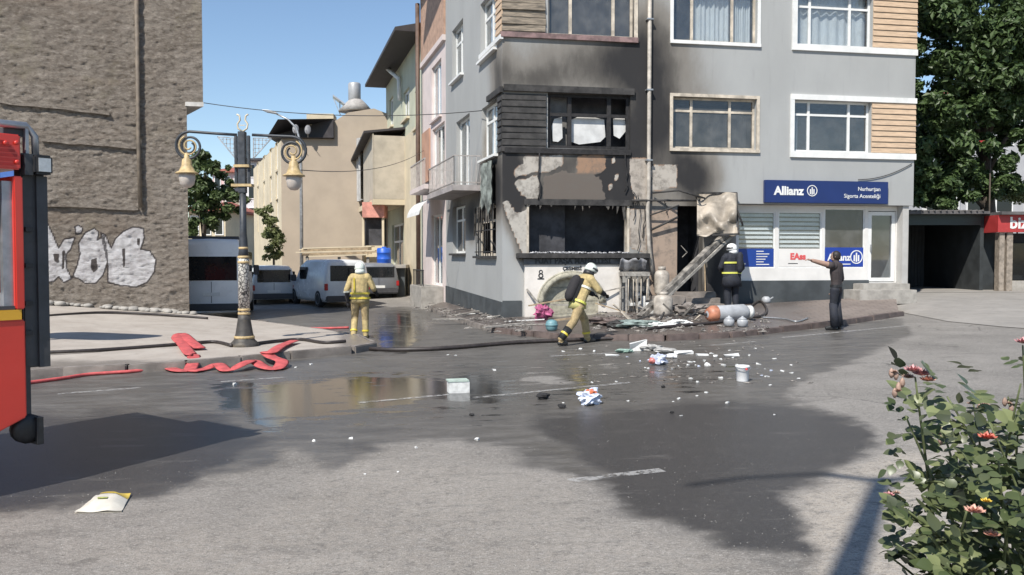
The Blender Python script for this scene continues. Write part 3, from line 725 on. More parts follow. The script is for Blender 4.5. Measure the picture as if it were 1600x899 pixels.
# burnt shop opening: black room, ledge, ash
g = MB(); a, b, c, e = SHOP
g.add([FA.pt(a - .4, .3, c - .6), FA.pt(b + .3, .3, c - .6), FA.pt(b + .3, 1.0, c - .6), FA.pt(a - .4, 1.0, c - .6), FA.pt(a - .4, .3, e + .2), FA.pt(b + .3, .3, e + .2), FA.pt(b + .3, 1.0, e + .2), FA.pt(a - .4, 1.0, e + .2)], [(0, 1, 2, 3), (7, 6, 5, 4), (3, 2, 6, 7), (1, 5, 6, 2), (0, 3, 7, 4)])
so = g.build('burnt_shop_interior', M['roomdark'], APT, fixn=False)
M['shut'] = mk('scorched_shutter', (.030, .031, .036), .75, .3, 1.5, dirt=.4, dirtc=(.05, .048, .045))
g = MB(); g.fbox(FA, uz(806, 400)[0], uz(1010, 400)[0], -.32, .2, uz(890, 404)[1], uz(890, 396)[1]); led = g.build('shop_ledge', M['charwood'], APT, bevel=.012)
g = MB(); zz = uz(890, 396)[1]
for i in range(170):
    u = random.uniform(SHOP[0], SHOP[1]); v = random.uniform(-.28, .24); s = random.uniform(.02, .09)
    p = FA.pt(u, v, zz + s * .15); M3 = Matrix.Rotation(random.uniform(0, 6.3), 3, 'Z') @ Matrix.Rotation(random.uniform(-.7, .7), 3, 'X')
    g.add([p + M3 @ Vector(q) * s for q in ((-1, -.4, -.1), (1, -.3, .1), (.8, .4, .15), (-.9, .3, 0), (0, 0, .5))], [(0, 1, 4), (1, 2, 4), (2, 3, 4), (3, 0, 4), (3, 2, 1, 0)])
o = g.build('ash_and_rubble', mk('ash_flakes', (.34, .34, .35), .9, .8, 25, dirt=.7, dirtc=(.03, .03, .03)), APT); o['kind'] = 'stuff'
for ua_, ub_ in ((SHOP[0] - .05, SHOP[0] + .005), (SHOP[1] - .005, SHOP[1] + .06)): g = MB(); g.fbox(FA, ua_, ub_, -.012, .2, SHOP[2], SHOP[3]); g.build('shop_frame', M['sootframe'], APT)
# burnt doorway with room and steps
g = MB(); a, b, c, e = DOOR
g.add([FA.pt(a - .1, .28, c), FA.pt(b + .1, .28, c), FA.pt(b + .1, 1.3, c), FA.pt(a - .1, 1.3, c), FA.pt(a - .1, .28, e + .1), FA.pt(b + .1, .28, e + .1), FA.pt(b + .1, 1.3, e + .1), FA.pt(a - .1, 1.3, e + .1)], [(0, 1, 2, 3), (7, 6, 5, 4), (3, 2, 6, 7), (1, 5, 6, 2), (0, 3, 7, 4)])
g.build('burnt_hallway', M['roomdark'], APT, fixn=False)
zf = ZFR(5)
for i in range(3):
    g = MB(); g.fbox(FA, DOOR[0] - .25, DOOR[1] + .25, -.95 + .3 * i, -.006 - .001 * i, zf - .1, zf + .15 * (i + 1)); g.build('step', M['kerbstone'], APT, bevel=.015)
# dark wall beside the insurance shop (under the wrecked canopy)
# drainpipe, bent at the bottom
dp = MB(); up_ = uz(1013, 100)[0]
pts = [FA.pt(up_, -.09, 13.4), FA.pt(up_, -.09, 5), FA.pt(uz(1012, 300)[0], -.09, uz(1012, 300)[1]), FA.pt(uz(1010, 330)[0], -.1, uz(1010, 330)[1]), FA.pt(uz(1011, 380)[0], -.14, uz(1011, 380)[1]), FA.pt(uz(1019, 438)[0], -.12, uz(1019, 438)[1])]
dp.tube(pts, .055, 10); D = dp.build('drainpipe', M['pipe_grey'], APT)
for z in (8.2, 6.3, 4.4): g = MB(); g.fbox(FA, up_ - .09, up_ + .09, -.16, .01, z, z + .04); g.build('pipe_bracket', M['steel'], D)
# burnt service pipes and brackets at the awning line
g = MB()
z = uz(1000, 314)[1]
g.tube([FA.pt(uz(985, 313)[0], -.12, z), FA.pt(uz(1090, 313)[0], -.16, z + .02)], .03, 6)
g.tube([FA.pt(uz(1018, 302)[0], -.1, uz(1018, 302)[1]), FA.pt(uz(1050, 300)[0], -.5, uz(1050, 300)[1]), FA.pt(uz(1090, 312)[0], -.5, uz(1090, 312)[1])], .025, 6)
g.tube([FA.pt(uz(1010, 338)[0], -.1, uz(1010, 338)[1]), FA.pt(uz(1055, 322)[0], -.3, uz(1055, 322)[1])], .022, 6)
g.tube([FA.pt(uz(1015, 360)[0], -.1, uz(1015, 360)[1]), FA.pt(uz(1055, 340)[0], -.2, uz(1055, 340)[1])], .03, 6)
g.build('burnt_conduit', M['charwood'], APT)

# insurance shop front (recessed ground floor)
VR = .34
def srectg(x0, x1, y0, y1): return rect(x0, x1, y0, y1, VR)
zg = ZFR(9); zt = ZS - .01
S1, S2, S3, DR = srectg(1153, 1211, 331, 419), srectg(1216, 1284, 331, 419), srectg(1288, 1351, 326, 419), srectg(1356, 1399, 330, 441)
zsp = S1[2]; uR = uz(1401, 380, VR)[0]
mb = MB(); wall(mb, FA, UG, uR, zsp - .45, zt, [S1, S2, S3, (DR[0], DR[1], DR[2], DR[3])], .5, v=VR, depth=.08)
M['shopwhite'] = mk('white_shopfront_panel', (.68, .66, .63), .5, .06, 2, dirt=.2, dirtc=(.45, .42, .38))
mb.build('shopfront_panel', M['shopwhite'], APT, fixn=False)
mb = MB(); mb.fbox(FA, UG + .01, uz(1356, 450, VR)[0], VR - .05, VR + .1, -.3, zsp - .36); mb.build('shop_plinth', M['plinth'], APT)
mb = MB(); mb.fbox(FA, uR - .004, UE - .1, VR - .28, VR + .1, -.3, ZS - .004); mb.build('corner_pier', mk('pier_render', (.42, .41, .39), .8, .1, 2, dirt=.3, dirtc=(.2, .18, .16)), APT)
for k, S in enumerate((S1, S2, S3)):
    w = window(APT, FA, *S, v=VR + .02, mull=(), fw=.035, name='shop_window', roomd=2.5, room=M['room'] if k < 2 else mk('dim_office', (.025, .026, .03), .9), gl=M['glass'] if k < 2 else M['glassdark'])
    zq = S[2] + (S[3] - S[2]) * .345
    if k < 2:        # blind slats behind the glass
        nz = 8
        for i in range(nz):
            z = zq + .03 + (S[3] - zq - .05) * (i + .45) / nz; hh = (S[3] - zq) / nz * .38
            b = MB(); b.hexa([FA.pt(S[0] + .03, VR + .075, z - hh), FA.pt(S[1] - .03, VR + .075, z - hh), FA.pt(S[1] - .03, VR + .085, z - hh), FA.pt(S[0] + .03, VR + .085, z - hh),
                              FA.pt(S[0] + .03, VR + .12, z + hh * .7), FA.pt(S[1] - .03, VR + .12, z + hh * .7), FA.pt(S[1] - .03, VR + .13, z + hh * .7), FA.pt(S[0] + .03, VR + .13, z + hh * .7)])
            b.build('blind_slat', M['white'], w)
    pm = [mk('blue_poster', srgb(28, 62, 140), .4, .06, 3), M['shopwhite'], mk('blue_poster_deep', srgb(30, 60, 145), .4, .06, 3)][k]
    p = MB(); p.fbox(FA, S[0] + .03, S[1] - .03, VR + .012, VR + .02 - .003, S[2] + .035, zq); po = p.build('poster', pm, w)
    t = MB()
    if k == 0:
        for i in range(6):
            a = S[0] + (S[1] - S[0]) * .5; t.fbox(FA, a, a + (S[1] - S[0]) * (.2 + .05 * ((i * 7) % 4)), VR + .007, VR + .011, zq - .09 - i * .075, zq - .065 - i * .075)
        t.fbox(FA, S[0] + .1, S[0] + .25, VR + .007, VR + .011, S[2] + .1, S[2] + .14)
        t.build('printed_lines', M['white'], po)
    elif k == 1:
        text_mesh(t, 'EAss', fr_text(FA, S[0] + (S[1] - S[0]) * .28, VR + .008, S[2] + .25), .25, bold=.012, ext=.002)
        t.build('red_lettering', mk('red_print', srgb(205, 85, 85), .5, .1, 8), po)
        t = MB(); t.fbox(FA, S[0] + .32, S[0] + .62, VR + .007, VR + .011, S[2] + .12, S[2] + .14); t.build('printed_lines', M['black'], po)
    else:
        text_mesh(t, 'Allianz', fr_text(FA, S[0] + .12, VR + .008, S[2] + .22), .27, bold=.008, ext=.002)
        t.fbox(FA, S[0] + .5, S[0] + .85, VR + .007, VR + .011, S[2] + .10, S[2] + .125)
        t.build('lettering', M['white'], po)
def emblem(mb, fr, u, v, z, r):    # ring with three upright bars, the middle one taller
    n = 28; th = r * .14
    for i in range(n):
        a, b = 2 * math.pi * i / n, 2 * math.pi * (i + 1) / n
        q = [(math.cos(a) * r, math.sin(a) * r), (math.cos(b) * r, math.sin(b) * r), (math.cos(b) * (r - th), math.sin(b) * (r - th)), (math.cos(a) * (r - th), math.sin(a) * (r - th))]
        mb.prism([fr.pt(u + x, v, z + y) for x, y in q], fr.n * .008)
    for x, h0, h1 in ((-.34, -.62, .28), (0, -.70, .62), (.34, -.62, .28)): mb.fbox(fr, u + (x - .105) * r, u + (x + .105) * r, v, v + .008, z + h0 * r, z + h1 * r)
t = MB(); emblem(t, FA, S3[1] - .25, VR + .004, S3[2] + .32, .2); t.build('poster_emblem', M['white'], APT)
# glazed door
w = window(APT, FA, DR[0] + .01, DR[1] - .01, DR[2] + .02, DR[3] - .02, v=VR + .01, fw=.11, name='shop_door', roomd=2.)
g = MB(); g.fbox(FA, DR[0] + .07, DR[0] + .09, VR - .05, VR + .01, DR[2] + .9, DR[2] + 1.1); g.build('door_handle', M['steel'], w)
for i in range(2):
    g = MB(); g.fbox(FA, DR[0] - .5 - .3 * (1 - i), DR[1] + .1, -.55 + .32 * i, VR - .06 - .001 * i, zg - .1, DR[2] - .2 + .17 * i); g.build('door_step', M['concrete'], APT, bevel=.012)

# sign board
SG = rect(1195, 1387, 283, 318, -.1)
SIGN = thing('shop_sign', 'long dark blue insurance sign board with white lettering and round emblem above the shop', 'sign', FA.pt(SG[0], -.1, SG[2]), FA.ang())
b = MB(); b.fbox(FA, SG[0], SG[1], -.13, -.004, SG[2], SG[3]); b.build('board', mk('sign_blue', srgb(26, 46, 98), .4, .06, 2), SIGN, bevel=.01)
t = MB(); h = SG[3] - SG[2]; text_mesh(t, 'Allianz', fr_text(FA, SG[0] + .27, -.135, SG[2] + h * .36), h * .52, bold=.012); t.build('lettering', M['white'], SIGN)
t = MB(); emblem(t, FA, SG[0] + 1.42, -.14, SG[2] + h * .55, h * .25); t.build('emblem', M['white'], SIGN)
for tx, fz_ in (('Nurhurşan', .58), ('Sigorta Acenteliği', .26)): t = MB(); text_mesh(t, tx, fr_text(FA, SG[1] - .25, -.135, SG[2] + h * fz_), h * .25, 'RIGHT'); t.build('lettering', M['white'], SIGN)

# ------------------------------------------------------------------ marble street fountain against the wall
FT = rect(820, 968, 414, 494, -.14)
FOUN = thing('street_fountain', 'white marble street fountain panel with stone arch and lettering below the burnt shop', 'fountain', FA.pt(FT[0], -.14, .1), FA.ang())
V0 = -.16; zb, ztp = .05, FT[3]
ca, cz = uz(893, 473, V0); ri = uz(936, 473, V0)[0] - ca; hgt = uz(893, 434, V0)[1] - cz
arc = [(ca + ri * math.cos(t), cz + hgt * math.sin(t)) for t in [math.pi * i / 20 for i in range(20, -1, -1)]]
mb = MB()
def slab(q): mb.prism([FA.pt(x, V0, z) for x, z in q], FA.n * .15)
slab([(FT[0], zb), (ca - ri, zb), (ca - ri, cz), (ca - ri, ztp), (FT[0], ztp)]); slab([(ca + ri, zb), (FT[1], zb), (FT[1], ztp), (ca + ri, ztp), (ca + ri, cz)])
for (x0, z0), (x1, z1) in zip(arc[:-1], arc[1:]): slab([(x0, z0), (x1, z1), (x1, ztp), (x0, ztp)])
mb.build('marble_panel', M['marble'], FOUN)
ring = [Vector(FA.pt(x, V0 - .02, z)) for x, z in [(ca + (ri + .07) * math.cos(t), cz + (hgt + .07) * math.sin(t)) for t in [math.pi * i / 24 for i in range(24, -1, -1)]]]
g = MB(); g.tube(ring, .085, 10); g.build('stone_arch', M['oldstone'], FOUN)
ring2 = [Vector(FA.pt(x, V0 - .03, z)) for x, z in [(ca + (ri + .16) * math.cos(t), cz + (hgt + .16) * math.sin(t)) for t in [math.pi * i / 24 for i in range(24, -1, -1)]]]
g = MB(); g.tube(ring2, .03, 8); g.build('arch_moulding', M['oldstone'], FOUN)
for i in range(3):
    g = MB(); z = cz - .35 + i * .38; g.fbox(FA, ca - ri, ca + ri, -.045 - .002 * i, -.012, z, z + .37); g.build('niche_slab', M['oldstone'], FOUN, bevel=.01)
g = MB(); g.fbox(FA, ca - ri - .1, ca + ri + .1, V0 - .5, V0 - .002, zb, cz - .28); g.build('trough', M['oldstone'], FOUN, bevel=.03)
g = MB(); zl0, zl1 = ztp + .003, uz(890, 405, -.2)[1]; g.fbox(FA, FT[0] - .03, FT[1] + .02, -.2, -.01, zl0, zl1); g.build('letter_band', mk('smoked_marble', (.10, .105, .11), .6, .35, 4), FOUN)
t = MB(); text_mesh(t, 'FUAT PAŞA MAHALLESİ', fr_text(FA, (FT[0] + FT[1]) / 2, -.205, zl0 + .035), .2, 'CENTER', ext=.006, bold=.008, xs=.98); t.build('lettering', M['black'], FOUN)
t = MB(); text_mesh(t, 'ÇEŞMESİ', fr_text(FA, (FT[0] + FT[1]) / 2 - .02, V0 - .006, ztp - .14), .12, 'CENTER', ext=.004, bold=.005, xs=1.1); t.build('lettering', M['black'], FOUN)
t = MB(); ue, ze = uz(845, 428, V0); emblem_pts = [(0, .05, .055), (0, -.05, .07)]
for dx, dz, r in emblem_pts:
    for i in range(16):
        a, b = 2 * math.pi * i / 16, 2 * math.pi * (i + 1) / 16
        t.prism([FA.pt(ue + dx + math.cos(s) * k, V0 - .008, ze + dz + math.sin(s) * k) for s, k in ((a, r), (b, r), (b, r * .55), (a, r * .55))], FA.n * .01)
t.fbox(FA, ue - .09, ue + .09, V0 - .009, V0 + .002, ze - .15, ze - .12); t.build('painted_mark', M['black'], FOUN)
# ------------------------------------------------------------------ left building, rough render, graffiti
LB = thing('rendered_building', 'tall brown building with rough rendered blank wall and graffiti beside the side street', 'building', FL.pt(0, 0, 0), FL.ang())
def gp(P): return [(x / 2.14, 280 + y / 2.14) for x, y in P]
GR = [gp([(90, 165), (160, 150), (176, 185), (196, 232), (214, 202), (250, 195), (236, 235), (222, 250), (223, 300), (240, 332), (214, 346), (196, 325), (180, 342), (90, 350)]),
      gp([(262, 215), (285, 180), (315, 165), (330, 178), (325, 205), (345, 192), (355, 230), (358, 280), (345, 320), (320, 348), (285, 348), (262, 332), (243, 327), (258, 290), (268, 250)]),
      gp([(337, 180), (352, 187), (372, 232), (386, 200), (412, 176), (445, 160), (480, 165), (481, 200), (470, 235), (500, 240), (521, 270), (516, 310), (492, 345), (455, 361), (400, 355), (362, 345), (362, 290), (352, 240)]),
      gp([(250, 160), (262, 154), (276, 164), (272, 182), (255, 184)])]
GH = [gp([(305, 270), (322, 265), (326, 300), (314, 312), (304, 298)]), gp([(178, 250), (196, 250), (196, 280), (184, 276)]), gp([(410, 235), (418, 232), (418, 290), (412, 295)]), gp([(460, 200), (468, 200), (466, 222), (460, 220)]), gp([(208, 240), (216, 240), (214, 300), (208, 300)])]
def graf(px, py):
    if not (40 < px < 260 and 335 < py < 460): return 0., 0.
    ds = [sdpoly(px, py, P) for P in GR]; dmax = max(ds)
    w = sst(-.6, 1.2, dmax); l = max(1 - sst(.4, 2.0, abs(d + .2)) for d in ds)
    for P in GH:
        d = sdpoly(px, py, P); w *= 1 - sst(-1, 1, d); l = max(l, sst(-1.4, .4, d))
    return w, l
def render_mat():
    n = N('rough_brown_render'); g = n.attr('gwhite'); l = n.attr('gline')
    a = n.noise(1.1, 5, .6); b = n.noise(7, 5, .7, (1, 1, 2.2))
    c = n.mix(n.ramp(a, .3, .7), (.19, .16, .132), (.265, .23, .195))
    c = n.mix(n.ramp(b, .5, .66, 0, .7), c, (.36, .32, .275)); c = n.mix(n.ramp(b, .47, .33, 0, .8), c, (.10, .082, .066))  # noise paints relief highlights and dark crevices into the colour
    c = n.mix(n.ramp(n.noise(19, 5, .75, (1, 1, 1.8)), .46, .34, 0, .6), c, (.09, .075, .06)); c = n.mix(n.ramp(n.noise(.7, 4, .6, (.3, .3, 2)), .5, .7, 0, .4), c, (.2, .155, .12))
    c = n.mix(n.ramp(n.noise(.45, 5, .7), .55, .7, 0, .35), c, (.24, .215, .14))
    f = n.ramp(n.math('ADD', g, n.math('MULTIPLY', n.math('SUBTRACT', n.noise(16, 5, .7), .5), .7)), .3, .7)
    c = n.mix(n.math('MULTIPLY', f, .78), c, n.mix(n.ramp(n.noise(4, 4), .4, .65), (.66, .65, .66), (.46, .44, .45)))
    lf = n.ramp(n.math('ADD', l, n.math('MULTIPLY', n.math('SUBTRACT', n.noise(20, 5, .7), .5), .4)), .35, .6)
    c = n.mix(n.math('MULTIPLY', lf, .8), c, (.035, .03, .033))
    n.bump(n.math('ADD', n.noise(12, 8, .8, (1, 1, 2.4)), n.math('MULTIPLY', n.noise(60, 4, .7), .35)), .9, .075)
    return n.fin(c, .92, 0, .2)
M['render'] = render_mat()
zov = FL.uz(305, 160)[1]; uov = FL.u(319)
def lump(u, z):
    a = noise.turbulence((u * 3.1, z * 7.5, 1.7), 4, False) - .45; b = noise.noise((u * 7, z * 19, 4.2))
    return -.035 * a - .05 * max(0, b - .05) - .045 * max(0, noise.noise((u * 11, z * 26, 9)) - .1) - .02 * max(0, noise.noise((u * 2., z * 3.3, 9)))
def lwall(u0, u1, z0, z1, st):
    mb = MB(); mb.smooth = True; nu = int((u1 - u0) / st) + 1; nz = int((z1 - z0) / st) + 1
    mb.grid(lambda i, j: FL.pt(u0 + (u1 - u0) * i / (nu - 1), lump(u0 + (u1 - u0) * i / (nu - 1), z0 + (z1 - z0) * j / (nz - 1)) * (1 if 0 < i < nu - 1 else .5), z0 + (z1 - z0) * j / (nz - 1)), nu, nz)
    return mb
def lattrs(mb):
    G, L = [], []
    for p in mb.v:
        a, b = graf(*topix(p)); G.append(a); L.append(b)
    return {'gwhite': G, 'gline': L}
mb = lwall(-7.2, 0, -.3, zov, .037); mb.build('wall', M['render'], LB, lattrs(mb), fixn=False)
mb = lwall(-7.2, uov, zov, 10.2, .05); mb.build('upper_wall', M['render'], LB, lattrs(mb), fixn=False)
mb = MB()
for q in ([(-22, 0), (-7.2, 0)],):
    mb.add([FL.pt(-22, 0, -1), FL.pt(-7.2, 0, -1), FL.pt(-7.2, 0, 10.2), FL.pt(-22, 0, 10.2)], [(0, 1, 2, 3)])
SK = lambda u, v, z: FL.pt(u, v, z) + FL.d * (-.42 * v)
mb.add([FL.pt(0, -.02, -1), SK(0, 5, -1), SK(0, 5, zov), FL.pt(0, -.02, zov)], [(0, 1, 2, 3)])
mb.add([FL.pt(uov, -.02, zov), SK(uov, 5, zov), SK(uov, 5, 10.2), FL.pt(uov, -.02, 10.2)], [(0, 1, 2, 3)])
mb.add([FL.pt(-22, 5, -1), SK(0, 5, -1), SK(0, 5, 10.2), FL.pt(-22, 5, 10.2)], [(0, 1, 2, 3)])
mb.add([FL.pt(-22, 0, 10.2), FL.pt(uov, 0, 10.2), SK(uov, 5, 10.2), FL.pt(-22, 5, 10.2)], [(0, 1, 2, 3)])
mb.build('plain_wall', M['render'], LB, {'gwhite': [0.] * len(mb.v), 'gline': [0.] * len(mb.v)}, fixn=False)
g = MB(); g.prism([FL.pt(-.02, -.04, zov - .12), FL.pt(uov + .02, -.04, zov - .12), SK(uov + .02, 5, zov - .12), SK(-.02, 5, zov - .12)], (0, 0, .118)); g.build('overhang_slab', mk('pale_soffit', (.5, .48, .45), .8), LB)
g = MB(); u = FL.u(219); g.tube([FL.pt(u, -.11, 10.2), FL.pt(u, -.11, FL.uz(219, 235)[1]), FL.pt(u + .02, -.1, FL.uz(219, 325)[1])], .06, 8); g.build('drainpipe', mk('old_drainpipe', (.15, .12, .09), .7, .3, 5), LB)
for a, b, h in [((0, 160), (172, 178), .07), ((66, 220), (214, 231), .08), ((60, 320), (217, 328), .06)]:
    g = MB(); ua, za = FL.uz(*a); ub, zb = FL.uz(*b)
    n = 10; pts = [FL.pt(ua + (ub - ua) * i / n, -.05, za + (zb - za) * i / n + random.uniform(-.02, .02)) for i in range(n + 1)]
    for p, q in zip(pts[:-1], pts[1:]): g.bar(p, q, .09, h)
    g.build('ledge_line', M['render'], LB)
# rubble footing at the foot of the wall
g = MB()
for i in range(90):
    u = random.uniform(-6.5, .25); s = random.uniform(.06, .2); zz = .15 + max(0, -u) * .09
    p = FL.pt(u, random.uniform(-.3, 0), zz + s * .1); M3 = Matrix.Rotation(random.uniform(0, 6), 3, 'Z')
    g.lathe([(s * .5, -s * .4), (s, 0), (s * .7, s * .35), (s * .2, s * .45)], p, 6, M3)
o = g.build('stone_rubble', M['concrete'], None, kind='stuff'); tag(o, 'small stone rubble along the foot of the graffiti wall', 'rubble')

# ------------------------------------------------------------------ side street houses along the same line as the grey side wall
def simple_house(name, label, u0, u1, z1, matc, depth=7, roof=None, z0=-.5, fr=FS, eave=.35, holes=()):
    T = thing(name, label, 'house', fr.pt((u0 + u1) / 2, 0, 0), fr.ang())
    mb = MB(); wall(mb, fr, u0, u1, z0, z1, list(holes), .6)
    for a, b in (((u0, 0), (u0, depth)), ((u1, 0), (u1, depth)), ((u0, depth), (u1, depth))):
        mb.add([fr.pt(*a, z0), fr.pt(*b, z0), fr.pt(*b, z1), fr.pt(*a, z1)], [(0, 1, 2, 3)])
    mb.build('wall', matc, T, fixn=False)
    if roof:
        r = MB(); q = [fr.pt(u0 - eave * .2, -eave, z1), fr.pt(u1 + eave * .0, -eave, z1), fr.pt(u1, depth, z1), fr.pt(u0 - eave * .2, depth, z1)]
        r.prism(q, (0, 0, .14)); c = [p + Vector((0, 0, .14)) for p in q]; t1, t2 = fr.pt(u0, depth / 2, z1 + 1.2), fr.pt(u1, depth / 2, z1 + 1.2)
        r.add(c + [t1, t2], [(0, 1, 5, 4), (1, 2, 5), (2, 3, 4, 5), (3, 0, 4)]); r.build('roof', roof, T)
    return T
M['pink'] = mk('pale_pink_render', (.62, .535, .51), .8, .07, 1.5, dirt=.2, dirtc=(.35, .3, .28))
M['palegreen'] = mk('pale_green_render', (.47, .48, .37), .8, .12, .6, dirt=.2, dirtc=(.5, .42, .28))
M['tanwall'] = mk('tan_plaster', (.40, .33, .255), .85, .07, .8, dirt=.15, dirtc=(.28, .23, .18))
M['cream'] = mk('cream_render', (.58, .50, .36), .8, .1, 1, dirt=.2, dirtc=(.35, .3, .22))
M['terracotta'] = mk('terracotta_panel', (.45, .26, .18), .8, .12, 2)
M['darkroof'] = mk('dark_roof', (.045, .04, .042), .7, .2, 3)
uP0, uP1 = FS.u(660.5), TS - .004
PK = [srect(675, 690, 98, 185), srect(676, 695, 196, 292), srect(674, 691, 335, 446)]
PINK = simple_house('pink_house', 'narrow pale pink row house adjoining the grey corner block', uP0, uP1, 12.2, M['pink'], roof=M['darkroof'], holes=PK)
for k, r in enumerate(PK):
    w = window(PINK, FS, *r, mull=(.5,), v=.1, fw=.08, curtains=[(.05, .95, .98, .02)], name='window' if k < 2 else 'entrance_door', room=None if k < 2 else M['room'])
    g = MB(); g.fbox(FS, r[0] - .08, r[1] + .08, -.1, .08, r[2] - .08, r[2] - .003); g.build('sill', M['pink'], w)
zb_ = FS.uz(680, 75)[1]; g = MB(); g.fbox(FS, uP0, uP1 + .0, -.07, -.002, zb_, 12.19); g.build('upper_band', mk('brick_tan', (.40, .26, .19), .85, .2, 5), PINK)
g = MB(); g.fbox(FS, uP0 - .02, uP1, -.12, -.002, zb_ - .2, zb_ - .004); g.build('white_band', M['pink'], PINK)
r = srect(661.5, 673, 205, 285); g = MB(); g.fbox(FS, r[0], r[1], -.06, -.002, r[2], r[3]); g.build('terracotta_panel', M['terracotta'], PINK)
g = MB(); u = FS.u(661); g.tube([FS.pt(u, -.2, 12), FS.pt(u, -.2, .2)], .09, 8); g.build('drainpipe', M['brownpipe'], PINK)
r = srect(672, 693, 322, 334); g = MB(); n = 8
g.grid(lambda i, j: FS.pt(r[0] - .1 + (r[1] - r[0] + .2) * j, -.9 * math.sin(i / n * 1.5), r[3] + .3 - .75 * (1 - math.cos(i / n * 1.5))), n + 1, 2); g.build('door_canopy', M['white'], PINK)
g = MB(); r = PK[2]
for i in range(8): g.bar(FS.pt(r[0] + (r[1] - r[0]) * i / 7, -.7, .25), FS.pt(r[0] + (r[1] - r[0]) * i / 7, -.7, 1.3), .03, .03)
g.bar(FS.pt(r[0], -.7, 1.3), FS.pt(r[1], -.7, 1.3), .05, .04); g.build('entrance_railing', M['char'], PINK)
g = MB(); g.fbox(FS, r[0] - .3, r[1] + .2, -.8, -.004, -.3, r[2]); g.build('entrance_step', M['concrete'], PINK, bevel=.02)
g = MB(); r = PK[1]; g.fbox(FS, r[0] - .5, r[1] + .35, -.8, -.004, r[2] - .2, r[2] - .04)
bal = g.build('balcony', M['pink'], PINK)
g = MB()
for i in range(16): q = FS.pt(r[0] - .45 + (r[1] - r[0] + .75) * i / 15, -.76, r[2] - .04); g.bar(q, q + Vector((0, 0, .9)), .02, .02)
g.bar(FS.pt(r[0] - .45, -.76, r[2] + .86), FS.pt(r[1] + .3, -.76, r[2] + .86), .05, .04); g.build('railing', mk('pale_railing', (.4, .37, .35), .6), bal)

# green and cream house with dark eaves
uG0, uG1 = FS.u(604), uP0 - .004
GK = [srect(609, 615, 152, 198), srect(631, 640, 140, 186), srect(649, 655, 140, 200), srect(649, 656, 250, 320), srect(612.5, 630, 350, 419)]
GREEN = simple_house('green_house', 'pale green and cream house with dark overhanging eaves in the side street', uG0, uG1, 10.9, M['palegreen'], roof=M['darkroof'], eave=1.1, holes=GK)
for k, r in enumerate(GK):
    w = window(GREEN, FS, *r, mull=(.5,), v=.1, fw=.1, curtains=[(.05, .95, .98, .02)] if k < 4 else [], room=None if k < 4 else M['room'], trans=.6 if k == 4 else None)
    g = MB(); g.fbox(FS, r[0] - .1, r[1] + .1, -.14, .08, r[2] - .1, r[2] - .003); g.build('sill', M['cream'], w)
r = srect(621, 629, 100, 128); g = MB(); g.tube([FS.pt(r[0], -.5, r[3]), FS.pt(r[1], -.15, r[2]), FS.pt(r[1], -.12, r[2] - 1)], .1, 8); g.build('gutter_elbow', M['white'], GREEN)
r = srect(633, 657, 205, 440); g = MB(); g.fbox(FS, r[0], r[1], -.05, -.002, -.2, r[3]); g.build('cream_lower_wall', M['cream'], GREEN)
# upper balcony room boarded with sheets, projecting over the street
r = srect(607, 634, 226, 318); V1 = -1.5
g = MB(); g.fbox(FS, r[0] - 1.2, r[1], V1, -.01, r[2] - .25, r[2]); bal = g.build('boarded_balcony', M['cream'], GREEN)
um = r[0] + (r[1] - r[0]) * .3
g = MB(); g.fbox(FS, um, r[1] - .05, V1, V1 + .05, r[2] + .01, r[2] + 3.0); g.build('board_panel', mk('pale_board', (.46, .41, .33), .8, .1, 2, dirt=.2), bal)
g = MB(); g.fbox(FS, um + .4, r[1] - .1, V1 + .1, V1 + .14, r[2] + 3.0, r[3]); g.build('dark_opening', M['char'], bal)
g = MB(); g.fbox(FS, r[1] - .045, r[1] - .005, V1 + .06, -.02, r[2] + .01, r[2] + 2.9); g.build('end_panel', bpy.data.materials['pale_board'], bal)
g = MB(); n = 16; g.smooth = True
g.grid(lambda i, j: FS.pt(r[0] - 1.1 + (um - r[0] + 1.0) * i / n, V1 - .04 + .1 * math.sin(i * 1.1), r[2] + .3 + (3.4 - .3 * i / n) * j / 4), n + 1, 5); g.build('hanging_sheet', mk('grey_tarpaulin', (.45, .44, .42), .8, .15, 3), bal)
g = MB(); g.hexa([FS.pt(r[0] - 1.6, V1 - .4, r[3] - .5), FS.pt(r[1], V1 - .4, r[3] + .1), FS.pt(r[1], 0, r[3] + .35), FS.pt(r[0] - 1.6, 0, r[3] - .2), FS.pt(r[0] - 1.6, V1 - .4, r[3] - .4), FS.pt(r[1], V1 - .4, r[3] + .2), FS.pt(r[1], 0, r[3] + .45), FS.pt(r[0] - 1.6, 0, r[3] - .1)]); g.build('lean_to_roof', M['darkroof'], bal)
# low shop stall front further up with red awning
q = at_y(584, 400, 40)
STALL = thing('street_stall', 'small open stall with red and white awning beside the cream house', 'stall', (q.x, 40, road_z(q.x, 40)), 0)
def pbox(mb, x0, x1, y0, y1, Y, dep):
    a = at_y(x0, y1, Y); b = at_y(x1, y0, Y); mb.box(a.x, b.x, Y, Y + dep, a.z, b.z)
g = MB(); pbox(g, 566, 600, 316, 340, 40, 1.2); g.build('awning', mk('faded_red_awning', (.55, .25, .2), .8, .3, 3), STALL)
g = MB(); pbox(g, 567, 599, 342, 384, 40.4, 1.); g.build('stall_opening', M['roomdark'], STALL)
g = MB(); pbox(g, 566, 569, 340, 432, 40.1, .1); pbox(g, 597, 600, 340, 432, 40.1, .1); pbox(g, 569, 597, 384, 432, 40.2, .5); g.build('counter', M['cream'], STALL)
q0 = at_y(585, 415, 37.5); q1 = at_y(633, 419, 37.5)
PLAT = thing('loading_platform', 'low raised platform with dark underside in front of cream house', 'platform', (q0.x, 37.5, road_z(q0.x, 37.5)))
